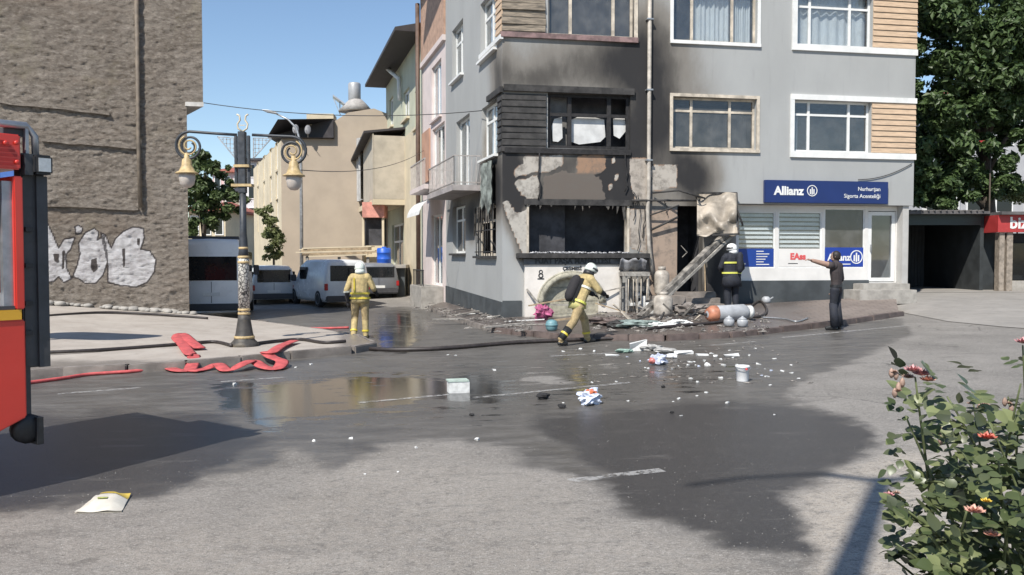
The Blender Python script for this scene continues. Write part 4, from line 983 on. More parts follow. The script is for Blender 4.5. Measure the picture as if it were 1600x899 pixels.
g = MB(); a, b = at_y(585, 419, 37.5), at_y(634, 414, 37.5); g.box(a.x, b.x, 37.5, 39., a.z, b.z); g.build('deck', M['concrete'], PLAT)
g = MB(); a, b = at_y(590, 446, 37.7), at_y(632, 419, 37.7); g.box(a.x, b.x, 37.8, 38.8, road_z(a.x, 38) - .1, a.z + (b.z - a.z)); g.build('base', M['plinth'], PLAT)
bp = at_y(600, 413.5, 38.2)
g = MB(); rr = 11 / F * 38.2; hh = 26 / F * 38.2
g.lathe([(rr * .9, 0), (rr, .05), (rr, hh * .3), (rr * 1.05, hh * .33), (rr, hh * .36), (rr, hh * .68), (rr * 1.05, hh * .7), (rr, hh * .73), (rr, hh * .95), (rr * .85, hh), (rr * .3, hh), (rr * .3, hh + .05)], (bp.x, bp.y, at_y(600, 414, 37.5).z + .003), 16)
tag(g.build('plastic_barrel', mk('blue_plastic', srgb(35, 90, 190), .45, .1, 4), None), 'blue plastic barrel standing on the low platform', 'barrel')

# tan gable building across the end of the street
Yg = 46.0
FG = Frame((at_y(441, 400, Yg).x, Yg), (1, .06))
GAB = thing('tan_gable_building', 'plain tan building with blank gable wall and dark roof at the street end', 'building', FG.pt(0, 0, 0), FG.ang())
def grr(x0, x1, y0, y1, v=0): a, zb = FG.uz(x0, y1, v); b, zt = FG.uz(x1, y0, v); return a, b, zb, zt
a, b, zb, zt = grr(441, 608, 170, 440); zl = FG.uz(500, 217)[1]; um = FG.u(523); uc = FG.u(560)
mb = MB(); z0 = .2
mb.prism([FG.pt(x, 0, z) for x, z in [(a, z0), (b, z0), (b, zt - .3), (FG.u(585), zt), (FG.u(545), FG.uz(545, 176)[1]), (um, FG.uz(523, 190)[1]), (um, zl), (a, zl)]], FG.n * 8); mb.build('gable_wall', M['tanwall'], GAB)
mb = MB(); mb.prism([FG.pt(FG.u(418, 4), 4, FG.uz(418, 214, 4)[1]), FG.pt(FG.u(440), -.3, zl + .02), FG.pt(um, -.3, zl + .02), FG.pt(um, -.3, FG.uz(520, 187)[1]), FG.pt(FG.u(437), -.3, FG.uz(437, 188)[1])], FG.n * 6); mb.build('roof', M['darkroof'], GAB)
r = grr(479, 521, 178, 187, 1); g = MB(); g.fbox(FG, r[0], r[1], 1, 2.2, r[2] - .3, r[3]); g.build('chimney', M['cream'], GAB)
# left flank with windows
FK = Frame(FG.pt(0, 0, 0)[:2], (.37, -.93))
zk = zl - .1; kL = -16
mb = MB(); hk = []
for row, yy in enumerate((238, 285, 330)):
    for uu in (-2.2, -5.2, -9, -13): z = 1.78 + (402 - yy) / F * Yg; hk.append((uu - .55, uu + .55, z - .75, z + .75))
wall(mb, FK, kL, 0, -.2, zk, hk, 1.2); mb.build('flank_wall', M['cream'], GAB, fixn=False)
for h in hk:
    w = window(GAB, FK, *h, v=.1, fw=.12, mull=(.5,), roomd=1)
# solar water heater on the roof
s0 = FG.uz(553, 165)
SOL = thing('solar_water_heater', 'grey solar hot water tank with tilted panels on the tan roof', 'water heater', FG.pt(s0[0], 1, zt - .05))
def gq(px, py, v=1): u, z = FG.uz(px, py, v); return FG.pt(u, v, z)
g = MB(); g.lathe([(.02, 0), (.3, .0), (.34, .06), (.34, .95), (.30, 1.03), (.05, 1.08)], gq(554, 160), 16); g.build('tank', mk('tank_grey', (.40, .40, .40), .5, .1, 3, metal=.3), SOL)
g = MB(); g.lathe([(.95, -.1), (.55, .35), (.34, .55)], gq(556, 172), 14); g.build('tank_base', mk('base_grey', (.36, .34, .32), .7), SOL)
g = MB(); g.prism([gq(520, 150, .6), gq(545, 168, .6), gq(545, 172, 1.8), gq(520, 154, 1.8)], (0, 0, .08)); g.build('solar_panel', mk('solar_panel', (.35, .37, .42), .25, .1, 5), SOL)
g = MB(); g.bar(gq(531, 158), gq(531, 181), .05, .05); g.bar(gq(540, 168), gq(540, 176), .05, .05); g.bar(gq(521, 154), gq(532, 180), .04, .04); g.build('stand', M['steel'], SOL)
for px, py, lab in ((462, 202, 'satellite dish on the dark roof edge closer to the street light arm'), (481, 203, 'satellite dish on the dark roof edge closer to the chimney block')):
    D = thing('satellite_dish', lab, 'satellite dish', gq(px, py + 10, -.35), 0, 'dishes on the tan roof')
    c = gq(px, py, -.5); g = MB(); Mt = Matrix.Rotation(R(70), 3, 'X') @ Matrix.Rotation(R(20), 3, 'Y')
    g.lathe([(.001, .06), (.14, .05), (.24, .02), (.28, 0), (.27, -.02), (.001, .04)], c, 18, Mt, (.6, 1)); g.build('dish', mk('dull_dish', (.2, .2, .21), .6), D)
    g = MB(); g.tube([c, gq(px, py + 12, -.32)], .025, 6); g.tube([c + Vector((0, -.02, -.3)), c + Vector((0, -.45, -.05))], .015, 6); g.build('bracket', M['steel'], D)

# more distant houses
def far_house(label, x0, x1, y0, y1, Y, wallm, roofm, rows, cols, rooftype='hip', rz=0, dep=8, oh=.5):
    a, b = at_y(x0, y1, Y), at_y(x1, y0, Y); T = thing('far_house', label, 'house', ((a.x + b.x) / 2, Y, a.z))
    mb = MB(); mb.box(a.x, b.x, Y, Y + dep, min(a.z, road_z(a.x, Y)) - .5, b.z); mb.build('wall', wallm, T)
    r = MB(); q = [Vector((a.x - oh, Y - oh, b.z)), Vector((b.x + oh, Y - oh, b.z)), Vector((b.x + oh, Y + dep + oh, b.z)), Vector((a.x - oh, Y + dep + oh, b.z))]
    r.prism(q, (0, 0, .15)); hh = (b.x - a.x) * .18 + .4; m = (b.x - a.x) * .3
    c = [p + Vector((0, 0, .15)) for p in q] + [Vector((a.x + m, Y + dep / 2, b.z + hh)), Vector((b.x - m, Y + dep / 2, b.z + hh))]
    r.add(c, [(0, 1, 5, 4), (1, 2, 5), (2, 3, 4, 5), (3, 0, 4)]); r.build('roof', roofm, T)
    W = b.x - a.x; H = b.z - a.z
    for i in range(rows):
        for j in range(cols):
            cx = a.x + W * (j + .5) / cols; cz = a.z + H * (i + .55) / rows; w_, h_ = W / cols * .26, H / rows * .27
            f = MB(); f.box(cx - w_ - .08, cx + w_ + .08, Y - .05, Y - .004, cz - h_ - .08, cz + h_ + .08); f_o = f.build('window', M['white'], T)
            f = MB(); f.box(cx - w_, cx + w_, Y - .058, Y - .053, cz - h_, cz + h_); f.build('pane', M['carglass'], f_o)
    return T
M['redroof'] = mk('red_roof_tiles', (.34, .11, .075), .8, .2, 3)
M['farwhite'] = mk('far_white_render', (.60, .60, .60), .8, .06, 1)
M['farpink'] = mk('far_pink_render', (.60, .42, .40), .8, .06, 1)
far_house('distant pink house with red tiled roof above the tree', 334, 378, 270, 420, 95, M['farpink'], M['redroof'], 4, 3)
far_house('low cream house behind the minibus under the tree', 296, 352, 330, 430, 62, M['cream'], M['redroof'], 2, 3)
far_house('brown and cream house end beside the lamp post', 350, 392, 302, 430, 72, M['tanwall'], M['darkroof'], 3, 2)
far_house('tall white apartment house at the far end of side street', 386, 420, 252, 420, 70, M['farwhite'], M['darkroof'], 5, 2)
# ------------------------------------------------------------------ fire engine at the left edge
FTK = Frame((-3.86, 6.84), (.62, .78))
def tk(px, py, v=0): return FTK.uz(px, py, v)
TRUCK = thing('fire_engine', 'red fire engine body with yellow stripe, open equipment locker and black corner post', 'fire engine', (-3.86, 6.84, gz(-3.9)), FTK.ang())
def truckpaint(name, c):
    n = N(name); f = n.noise(2, 4)
    n.fin(n.mix(n.ramp(f, .3, .7), tuple(x * .93 for x in c), tuple(min(1, x * 1.05) for x in c)), .35); n.b.inputs['Coat Weight'].default_value = .3; return n.m
M['truckred'] = truckpaint('fire_red_paint', (.66, .045, .03)); M['truckyellow'] = truckpaint('yellow_stripe', (.80, .42, .03))
M['truckdark'] = mk('dark_rubber_steel', (.05, .052, .056), .55, .25, 6, dirt=.2, dirtc=(.12, .11, .1))
M['alu'] = mk('aluminium', (.35, .36, .38), .4, .15, 8, metal=.6)
uE = tk(41, 560)[0]; L0 = -6.6; gt = gz(-3.9)
zs1, zs0 = tk(30, 484)[1], tk(30, 500)[1]; zb = tk(41, 652)[1]; zl = tk(0, 690)[1]; zt = tk(20, 210)[1]; zc = tk(20, 265)[1]; zo1 = tk(15, 283)[1]; zo0 = tk(15, 479)[1]
uo = tk(22, 400)[0]
g = MB(); g.prism([FTK.pt(uE, 0, zb), FTK.pt(uE, 0, zs0), FTK.pt(L0, 0, zs0), FTK.pt(L0, 0, zl - .1), FTK.pt(tk(0, 690)[0] - .4, 0, zl - .1)], FTK.n * 2.4); g.build('lower_body', M['truckred'], TRUCK, bevel=.012)
g = MB(); g.fbox(FTK, L0, uE - .03, -.008, 2.4, zs0 + .002, zs1); g.build('yellow_stripe', M['truckyellow'], TRUCK)
g = MB(); ua = tk(31, 240)[0]; g.fbox(FTK, L0, ua, -.02, 2.4, zc, zt); top = g.build('upper_panel', M['truckred'], TRUCK, bevel=.012)
for px, py in ((23, 224), (24, 254), (6, 224)):
    g = MB(); p = FTK.pt(*[tk(px, py)[0], -.03, tk(px, py)[1]]); g.lathe([(.018, 0), (.018, .012), (.01, .016)], p, 10, Matrix.Rotation(FTK.ang(), 3, 'Z') @ Matrix.Rotation(R(90), 3, 'X')); g.build('rivet', M['truckred'], top)
ul, ulz = tk(3, 240)
t = MB()
for dz, w_ in ((-.09, .16), (-.055, .2), (-.02, .2), (.015, .17), (.05, .12), (.08, .06)): t.fbox(FTK, ul - w_ / 2, ul + w_ / 2, -.024, -.0205, ulz + dz, ulz + dz + .022)
t.build('faded_emblem', mk('dark_red_print', (.33, .02, .016), .5), top)
g = MB(); g.fbox(FTK, uo, tk(37, 400)[0], -.015, .3, zs1 + .002, zc - .05); g.build('locker_edge', M['truckred'], TRUCK, bevel=.01)
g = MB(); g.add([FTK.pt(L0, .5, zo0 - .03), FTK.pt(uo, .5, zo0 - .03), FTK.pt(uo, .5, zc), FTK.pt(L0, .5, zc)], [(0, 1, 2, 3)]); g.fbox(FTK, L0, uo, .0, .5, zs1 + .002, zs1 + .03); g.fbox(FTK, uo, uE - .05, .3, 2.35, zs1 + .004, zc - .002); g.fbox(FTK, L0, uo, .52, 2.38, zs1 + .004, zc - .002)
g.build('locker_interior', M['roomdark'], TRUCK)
ug = tk(16, 400)[0]; g = MB(); g.fbox(FTK, ug - .045, ug + .03, .02, .08, zs1 + .031, zo1); g.build('locker_rail', M['alu'], TRUCK)
g = MB(); ux = tk(6, 380)[0]; g.tube([FTK.pt(ux - .3, .2, tk(6, 370)[1]), FTK.pt(ux + .05, .18, tk(6, 355)[1])], .03, 8); g.build('locker_tool', M['truckred'], TRUCK)
g = MB(); ux = tk(8, 470)[0]; g.fbox(FTK, ux - .6, ux + .05, .1, .35, zs1 + .031, zs1 + .13); g.build('locker_box', M['white'], TRUCK)
for uu in (-1.5, -2.9, -4.3, -5.7):
    g = MB(); g.fbox(FTK, uu - .06, uu + .06, -.012, .3, zs1 + .002, zc - .05); dv = g.build('locker_divider', M['truckred'], TRUCK, bevel=.01)
    g = MB(); g.fbox(FTK, uu - .012, uu + .012, -.004, .02, zl + .05, zs0 - .02); g.build('panel_seam', M['black'], TRUCK)
    g = MB(); g.fbox(FTK, uu + .15, uu + .32, -.03, -.001, zs0 - .14, zs0 - .09); g.build('locker_handle', M['alu'], TRUCK)
    for zz_ in (.35, .7): g = MB(); g.fbox(FTK, uu + .1, uu + .9, .05, .45, zs1 + zz_, zs1 + zz_ + .025); g.build('locker_shelf', M['alu'], TRUCK)
    g = MB(); g.tube([FTK.pt(uu + .45, .12, zs1 + .2), FTK.pt(uu + .45, .44, zs1 + .2)], .14, 16); g.build('coiled_hose_roll', M['hosered'], TRUCK)
# black corner post with hinge bolts, behind the corner
pa, pb = tk(36, 300)[0], tk(75, 300)[0]
g = MB(); g.fbox(FTK, pa + .01, pb, .06, .2, tk(60, 575)[1], tk(60, 240)[1]); post = g.build('corner_post', M['truckdark'], TRUCK, bevel=.012)
g = MB(); g.fbox(FTK, pb - .075, pb + .008, .03, .058, tk(60, 575)[1], tk(60, 275)[1]); g.build('post_flange', M['truckdark'], post)
for py in (358, 415, 474, 520):
    g = MB(); u, z = tk(50, py); g.fbox(FTK, u - .035, u + .02, .03, .058, z - .02, z + .015); g.build('hinge_bolt', M['black'], post)
g = MB(); g.fbox(FTK, tk(43, 600)[0], tk(55, 600)[0], .08, .18, tk(48, 652)[1], tk(48, 575)[1]); g.build('rear_bumper_bracket', M['truckdark'], TRUCK)
g = MB(); u, z = tk(50, 672); 
g.lathe([(.07, 0), (.12, .02), (.12, .08), (.07, .1)], FTK.pt(u, .15, z), 14, Matrix.Rotation(FTK.ang(), 3, 'Z') @ Matrix.Rotation(R(90), 3, 'X')); g.build('tow_roller', M['black'], TRUCK)
g = MB(); u, z = tk(66, 672); g.fbox(FTK, u - .03, u + .02, .02, .4, z - .12, z + .1); g.build('mud_flap', M['black'], TRUCK)
# work light
g = MB(); a, b = tk(50, 257)[0], tk(78, 257)[0]; g.fbox(FTK, a, b, -.06, .05, tk(60, 273)[1], tk(60, 243)[1]); wl = g.build('work_light', M['black'], TRUCK, bevel=.015)
g = MB(); g.fbox(FTK, a + .025, b - .02, -.066, -.061, tk(60, 269)[1], tk(60, 248)[1]); g.build('lens', mk('lamp_lens', (.5, .52, .53), .15, .1, 20), wl)
g = MB(); g.fbox(FTK, a - .06, a, -.02, .06, tk(60, 275)[1], tk(60, 243)[1]); g.build('light_bracket', M['truckdark'], wl)
# roof rack and rails
g = MB(); u0 = tk(50, 195)[0]
g.tube([FTK.pt(L0, .1, tk(20, 190)[1]), FTK.pt(u0, .1, tk(20, 192)[1]), FTK.pt(tk(63, 220)[0], .1, tk(63, 212)[1]), FTK.pt(tk(64, 240)[0], .1, tk(64, 242)[1])], .03, 8)
g.build('roof_rail', M['alu'], TRUCK)
g = MB(); g.fbox(FTK, tk(16, 205)[0], tk(48, 205)[0], .12, 1.2, zt + .004, tk(20, 197)[1]); g.build('roof_box', M['truckdark'], TRUCK)
g = MB(); g.fbox(FTK, tk(47, 230)[0], tk(52, 230)[0], .08, .14, tk(50, 243)[1], tk(50, 197)[1]); g.build('rail_post', M['alu'], TRUCK)
g = MB(); g.fbox(FTK, L0 - 2, L0 - .01, .0, 2.4, gt + .55, 2.7); g.build('cab', M['truckred'], TRUCK, bevel=.08)
def wheel(mb_t, mb_r, c, ax, r, w):
    Mx = Vector((0, 0, 1)).rotation_difference(Vector(ax)).to_matrix()
    mb_t.lathe([(r * .62, -w / 2), (r * .93, -w / 2), (r, -w * .32), (r, w * .32), (r * .93, w / 2), (r * .62, w / 2)], c, 24, Mx)
    mb_r.lathe([(.02, w * .36), (r * .2, w * .38), (r * .5, w * .3), (r * .62, w * .42), (r * .64, w / 2 + .005), (r * .6, w / 2 + .004), (r * .58, w * .2)], c, 24, Mx)
for uu in (-3.0, -7.6):
    for vv, s in ((.15, -1), (2.25, 1)):
        a, b = MB(), MB(); p = FTK.pt(uu, vv, gt + .5); wheel(a, b, p, FTK.n * s, .5, .3); wo = a.build('wheel', M['tyre'], TRUCK); b.build('rim', M['rim'], wo)

# ------------------------------------------------------------------ ornamental double lamp post
lp = on_walk(382, 541, LW_V); LP = thing('ornamental_lamp_post', 'ornate dark lamp post with twin scroll arms, gold lanterns and patterned white sleeve', 'lamp post', lp)
S = lp.y / F
def lq(px, py, dy=0): p = at_y(px, py, lp.y); return Vector((p.x, p.y + dy, p.z))
M['lampiron'] = mk('dark_iron', (.035, .04, .048), .5, .3, 10, dirt=.2, dirtc=(.12, .1, .08)); M['gold'] = mk('gold_paint', (.46, .34, .17), .55, .25, 10, dirt=.45, dirtc=(.26, .20, .13))
zz = lambda py: lq(382, py).z - lp.z
g = MB(); g.lathe([(.27, -.08), (.28, .05), (.24, .09), (.20, .13), (.165, zz(520)), (.125, zz(500)), (.11, zz(490))], lp, 20); g.build('base', mk('cast_base', (.055, .05, .045), .6, .3, 8, dirt=.5, dirtc=(.2, .15, .08)), LP)
def sleeve_mat():
    n = N('patterned_sleeve'); ck = n.n('TexVoronoi', feature='DISTANCE_TO_EDGE', i_Vector=n.coord(), i_Scale=16.).outputs['Distance']
    return n.fin(n.mix(n.ramp(ck, .04, .12), (.05, .05, .05), (.58, .56, .50)), .6)
g = MB(); g.lathe([(.11, zz(490)), (.105, zz(412)), (.105, zz(404))], lp, 18); g.build('patterned_sleeve', sleeve_mat(), LP)
for py in (527, 490, 484, 410, 402, 388):
    g = MB(); r = {527: .2, 490: .12, 484: .118, 410: .114, 402: .114, 388: .094}[py]; g.lathe([(r - .02, zz(py) - .03), (r, zz(py) - .018), (r, zz(py) + .018), (r - .02, zz(py) + .03)], lp, 18); g.build('gold_band', M['gold'], LP)
g = MB(); g.lathe([(.105, zz(404)), (.088, zz(390)), (.08, zz(375)), (.068, zz(365)), (.062, zz(300))], lp, 16); g.build('shaft', M['lampiron'], LP)
for dx, w in ((-.125, .028), (.0, .07), (.125, .028)):
    g = MB(); g.box(lp.x + dx - w, lp.x + dx + w, lp.y - w, lp.y + w, lp.z + zz(302 if dx == 0 else 292), lp.z + zz(206 if dx == 0 else 212)); g.build('upper_column', M['lampiron'], LP, bevel=.008)
for a_, b_, w_ in ((292, 288, .2), (262, 258, .15)): g = MB(); g.box(lp.x - w_, lp.x + w_, lp.y - .096, lp.y + .096, lp.z + zz(a_), lp.z + zz(b_)); g.build('column_clamp', M['gold'], LP)
for sx in (-1, 1):
    tipx, cy = (296, 229) if sx < 0 else (457, 237); dyb = 0 if sx < 0 else 8
    a = MB(); R0 = 23 * S
    c = lq(tipx, cy); pts = [lq(382 + sx * 12, 211), lq((382 + tipx) / 2, 209 + dyb * .4), Vector((c.x, c.y, c.z + R0))]
    for i in range(1, 44):
        t = i / 43 * 2 * math.pi * 1.9; rr = R0 * (1 - .72 * i / 43); pts.append(Vector((c.x + sx * math.sin(t) * rr, c.y, c.z + math.cos(t) * rr)))
    a.tube(pts, [.028] * 3 + [.03 - .012 * i / 43 for i in range(1, 44)], 8); arm = a.build('scroll_arm', M['lampiron'], LP)
    a = MB(); pts = []
    for i in range(40):
        t = i / 39 * 2 * math.pi * 1.6; rr = R0 * .72 * (1 - .8 * i / 39); pts.append(Vector((c.x + sx * math.sin(t + .4) * rr, c.y - .03, c.z + math.cos(t + .4) * rr)))
    a.tube(pts, .016, 6); a.build('gold_scroll', M['gold'], arm)
    # filigree bracket triangle
    a = MB(); q = [lq(382 + sx * 14, 216), lq(382 + sx * 42, 214 + dyb * .3), lq(382 + sx * 14, 248)]
    for p0, p1 in ((0, 1), (1, 2), (2, 0)): a.bar(q[p0], q[p1], .02, .02)
    for i in range(5):
        t = (i + .5) / 5; a.bar(q[0].lerp(q[1], t), q[2].lerp(q[1], t), .012, .012); a.bar(q[0].lerp(q[2], t), q[1].lerp(q[2], t), .012, .012)
    a.build('filigree_bracket', M['steel'], arm)
    ly = 250 if sx < 0 else 254
    lx = 292 if sx < 0 else 459; k = lq(lx, ly)
    a = MB(); a.lathe([(.02, .14), (.05, .12), (.05, .04), (.09, 0), (.10, -.10), (.15, -.22), (.215, -.25), (.22, -.27), (.02, -.27)], k, 18); la = a.build('lantern_cap', M['gold'], arm)
    a = MB(); a.lathe([(.15, -.272), (.155, -.36), (.13, -.48), (.07, -.54), (.01, -.55)], k, 16); a.build('globe', mk('milky_globe', (.5, .45, .40), .4, .1, 8), la)
g = MB()
for s in (-1, 1):
    pts = [lq(379, 206), lq(379 + s * 7, 201), lq(379 + s * 8, 194), lq(379 + s * 4, 188), lq(379 + s * 5, 181), lq(379 + s * 9, 179)]; g.tube(pts, .018, 6)
g.bar(lq(375, 196), lq(383, 196), .015, .015); g.build('lyre_finial', mk('pale_gold', (.6, .52, .38), .5), LP)

# ------------------------------------------------------------------ parked vehicles
def vehicle(name, label, cat, loc, rz, L, W, H, paint, nose=.25, bonnet=.9, hb=.55, wr=.33, rearwin=(.55, .88), sidewin=True, roofbars=False, group=None):
    """local x forward; rear at x=0. Built as a loft of rounded sections."""
    T = thing(name, label, cat, loc, rz, group); MW = mw(T)
    w2 = W / 2; gc = .22 if H < 2.2 else .3
    def sec(x, zt, ins=0., tum=.12):
        zt = max(zt, gc + .3); zm = min(zt * .55, zt - .12); y = w2 - ins; yt = y - tum * max(0, (zt - 1.0) / max(.6, H - 1.0)) - .02
        return [(x, -y * .93, gc), (x, -y, gc + .16), (x, -y, zm), (x, -yt, zt - .13), (x, -yt + .12, zt - .02), (x, 0, zt), (x, yt - .12, zt - .02), (x, yt, zt - .13), (x, y, zm), (x, y, gc + .16), (x, y * .93, gc)]
    xs = [(0, H - .16, .06), (.05, H - .06, .02), (.3, H - .01, 0), (L * .45, H, 0), (L - bonnet - .75, H - .03, 0), (L - bonnet - .45, H - .14, 0), (L - bonnet + .05, H * hb + .05, 0), (L - nose, H * hb - .08, .02), (L - .06, H * hb - .22, .08), (L, H * hb - .4, .16)]
    mb = MB(); mb.smooth = True; n = 11; vs = []; fs = []
    for x, z, i in xs: vs += [MW @ Vector(p) for p in sec(x, z, i)]
    for k in range(len(xs) - 1):
        for j in range(n - 1): fs.append((k * n + j, k * n + j + 1, (k + 1) * n + j + 1, (k + 1) * n + j))
        fs.append((k * n + n - 1, k * n, (k + 1) * n, (k + 1) * n + n - 1))
    fs.append(tuple(range(n))); fs.append(tuple((len(xs) - 1) * n + j for j in range(n)))
    mb.add(vs, fs); body = mb.build('body', paint, T)
    def lb(nm, m, par, x0, x1, y0, y1, z0, z1, bev=0):
        b = MB(); b.hexa([MW @ Vector(p) for p in [(x0, y0, z0), (x1, y0, z0), (x1, y1, z0), (x0, y1, z0), (x0, y0, z1), (x1, y0, z1), (x1, y1, z1), (x0, y1, z1)]]); return b.build(nm, m, par, bevel=bev)
    lb('rear_window', M['carglass'], T, -.012, .06, -w2 * .78, w2 * .78, H * rearwin[0], H * rearwin[1] - .04, .02)
    lb('rear_bumper', M['bumper'], T, -.09, .12, -w2 * .95, w2 * .95, gc + .02, gc + .24, .03)
    lb('rear_door_seam', M['black'], T, -.006, .05, -.008, .008, gc + .26, H * rearwin[0] - .02)
    lb('number_plate', M['plate'], T, -.022, .05, -.26, .26, H * .30, H * .30 + .11)
    for s in (-1, 1):
        lb('tail_light', M['redlens'], T, -.02, .08, s * w2 * .93 - .06, s * w2 * .93 + .06, H * .36, H * .5, .012)
        lb('mirror', M['bumper'], T, L - bonnet - .35, L - bonnet - .2, s * (w2 + .14) - .1, s * (w2 + .14) + .1, H * .52, H * .66, .02)
        if sidewin:
            x = .45
            while x < L - bonnet - 1.4:
                x1 = min(x + 1.15, L - bonnet - .85); yy = s * (w2 - .035); lb('side_window', M['carglass'], T, x, x1, yy - .05, yy + .045, H * .58, H * .84, .015); x = x1 + .1
        yy = s * (w2 - .035); lb('front_door_window', M['carglass'], T, L - bonnet - 1.35, L - bonnet - .62, yy - .05, yy + .045, H * .57, H * .83, .015)
        for x in (.75, L - .85):
            a, b = MB(), MB(); p = MW @ Vector((x, s * (w2 - .1), wr)); ax = MW.to_3x3() @ Vector((0, s, 0)); wheel(a, b, p, ax, wr, .22); wo = a.build('wheel', M['tyre'], T); b.build('rim', M['rim'], wo)
    ws = MB(); x0, x1 = L - bonnet - .42, L - bonnet + .03
    ws.hexa([MW @ Vector(p) for p in [(x1, -w2 * .8, H * hb + .08), (x1, w2 * .8, H * hb + .08), (x1 - .1, w2 * .8, H * hb + .05), (x1 - .1, -w2 * .8, H * hb + .05), (x0 + .02, -w2 * .72, H - .16), (x0 + .02, w2 * .72, H - .16), (x0 - .08, w2 * .72, H - .2), (x0 - .08, -w2 * .72, H - .2)]]); ws.build('windscreen', M['carglass'], T)
    if roofbars:
        for x in (.4, L * .4): lb('roof_bar', M['bumper'], T, x, x + .05, -w2 * .8, w2 * .8, H - .01, H + .07)
    return T
def vloc(px, Y): x = (px - 800) / F * Y; return (x, Y, road_z(x, Y))
H90 = math.pi / 2
mb_ = vehicle('minibus', 'tall white minibus seen from behind beside the rendered wall corner', 'minibus', vloc(330, 27.4), H90 + R(14), 5.9, 2.05, 2.62, mk('bright_white_paint', (.8, .8, .8), .3, .04, 2), hb=.42, wr=.36, rearwin=(.48, .80), roofbars=True)
vehicle('panel_van', 'white panel van parked at an angle under the lumber stack', 'van', vloc(543, 33.2), H90 + R(33), 4.4, 1.84, 1.86, M['carwhite'], sidewin=False, rearwin=(.54, .9), bonnet=1.0)
vehicle('hatchback_car', 'small white hatchback parked between minibus and panel van', 'car', vloc(428, 35.5), H90 + R(20), 4.0, 1.75, 1.62, M['carwhite'], rearwin=(.56, .92), bonnet=1.1, hb=.6)
vehicle('grey_car', 'dark grey car tucked behind the white panel van', 'car', vloc(592, 37.0), H90 + R(18), 4.1, 1.75, 1.55, M['cargrey'], rearwin=(.58, .92), bonnet=1.1, hb=.6)
# lumber stack behind the van
q = at_y(515, 402, 39.5); LUM = thing('lumber_stack', 'long stack of pale boards resting on trestles behind the vans', 'lumber', (q.x, 39.5, road_z(q.x, 39.5)))
for i in range(14):
    y = 398 - (i % 7) * 2.1; a = at_y(468 + random.uniform(-6, 16), y + 3, 39.5 + .22 * (i // 7)); b = at_y(585 + random.uniform(-20, 10), y, 39.5 + .22 * (i // 7))
    g = MB(); g.bar(a, b, .2, .05); g.build('board', M['wood'] if i % 3 else M['cream'], LUM)
g = MB()
for px in (480, 530, 575):
    p = at_y(px, 401, 39.6); z = road_z(p.x, 39.6); g = MB(); g.bar((p.x, p.y, z - .02), (p.x, p.y, p.z - .02), .12, .12); g.build('trestle_post', M['greywood'], LUM)
# street light with curved arm
Yp = 41.; pb_ = at_y(471, 400, Yp); SL = thing('street_light', 'slim steel street light with curved arm in front of tan gable', 'street light', (pb_.x, Yp, road_z(pb_.x, Yp)))
g = MB(); g.tube([(pb_.x, Yp, road_z(pb_.x, Yp) - .1), at_y(471, 330, Yp), at_y(470, 225, Yp), at_y(463, 200, Yp), at_y(450, 187, Yp), at_y(432, 178, Yp)], [.09, .08, .06, .05, .045, .04], 8); g.build('pole', M['steel'], SL)
g = MB(); g.tube([at_y(434, 178.5, Yp), at_y(428, 176, Yp), at_y(418, 174, Yp), at_y(410, 172, Yp)], [.06, .14, .15, .05], 8, flat=.5); g.build('lamp_head', M['farwhite'], SL)

# ------------------------------------------------------------------ hoses
def tubepath(pts, V=None, r=.03, sub=6, wig=.0, flat=1., lift=0):
    P = []
    for p in pts:
        w = on_walk(p[0], p[1], LW_V if V == 'auto' else V) if (V is not None and (V != 'auto' or p[1] < 560)) else ground(p[0], p[1])
        if len(p) > 2: w = w + Vector((0, 0, p[2]))
        P.append(w + Vector((0, 0, r * flat + .004 + lift)))
    out = []
    for i in range(len(P) - 1):
        a, b, c, e = P[max(0, i - 1)], P[i], P[i + 1], P[min(len(P) - 1, i + 2)]
        for k in range(sub):
            t = k / sub; out.append(.5 * ((2 * b) + (c - a) * t + (2 * a - 5 * b + 4 * c - e) * t * t + (3 * b - 3 * c + e - a) * t ** 3))
    out.append(P[-1]); return out
def hose(name, label, pts, mat, V=None, r=.03, flat=1., n=8, sub=6, upv=None, lift=0):
    g = MB(); g.tube(tubepath(pts, V, r, sub, flat=flat, lift=lift), r, n, flat=flat, upv=upv); return tag(g.build(name, mat, None), label, 'hose')
hose('fire_hose', 'thin black hose lying along the foot of the graffiti wall', [(20, 489), (150, 491), (230, 493), (290, 497), (325, 500)], M['hoseblack'], LW_V, .035)
hose('fire_hose', 'black hose across the dusty pavement to the lamp post base', [(20, 556), (120, 552), (200, 547), (290, 540), (335, 537), (362, 543)], M['hoseblack'], LW_V, .032)
hose('fire_hose', 'tangled dark hose between lamp post base and kerb end', [(398, 540), (430, 536), (470, 533), (505, 538), (540, 536)], M['hoseblack'], LW_V, .032)
hose('fire_hose', 'thin red hose running over the wet road towards the fire engine', [(40, 602), (100, 594), (140, 588), (210, 583), (272, 576)], M['hosered'], None, .028)
hose('lay_flat_hose', 'flat red fire hose folded over the kerb left of the lamp base', [(266, 578), (280, 582), (297, 580), (303, 571, .13), (296, 556, .02), (286, 543, .03), (277, 537, .08), (284, 533, .12), (300, 540, .04), (312, 548, .02)], M['hosered'], 'auto', .115, flat=.14, sub=6, upv=(0, 0, 1), lift=.01)
hose('lay_flat_hose', 'rumpled flat red fire hose along the gutter rising over the kerb', [(300, 583), (322, 579), (340, 577, .06), (356, 582), (380, 579, .08), (396, 574, .08), (412, 578, .02), (432, 579), (441, 573, .06), (426, 570, .1), (416, 566, .15), (424, 556, .03), (440, 545, .03), (460, 537, .03)], M['hosered'], 'auto', .115, flat=.14, sub=6, upv=(0, 0, 1), lift=.01)
hose('fire_hose', 'thin red hose crossing the mouth of the side street', [(425, 513), (470, 515), (510, 515), (545, 514)], M['hosered'], None, .03)
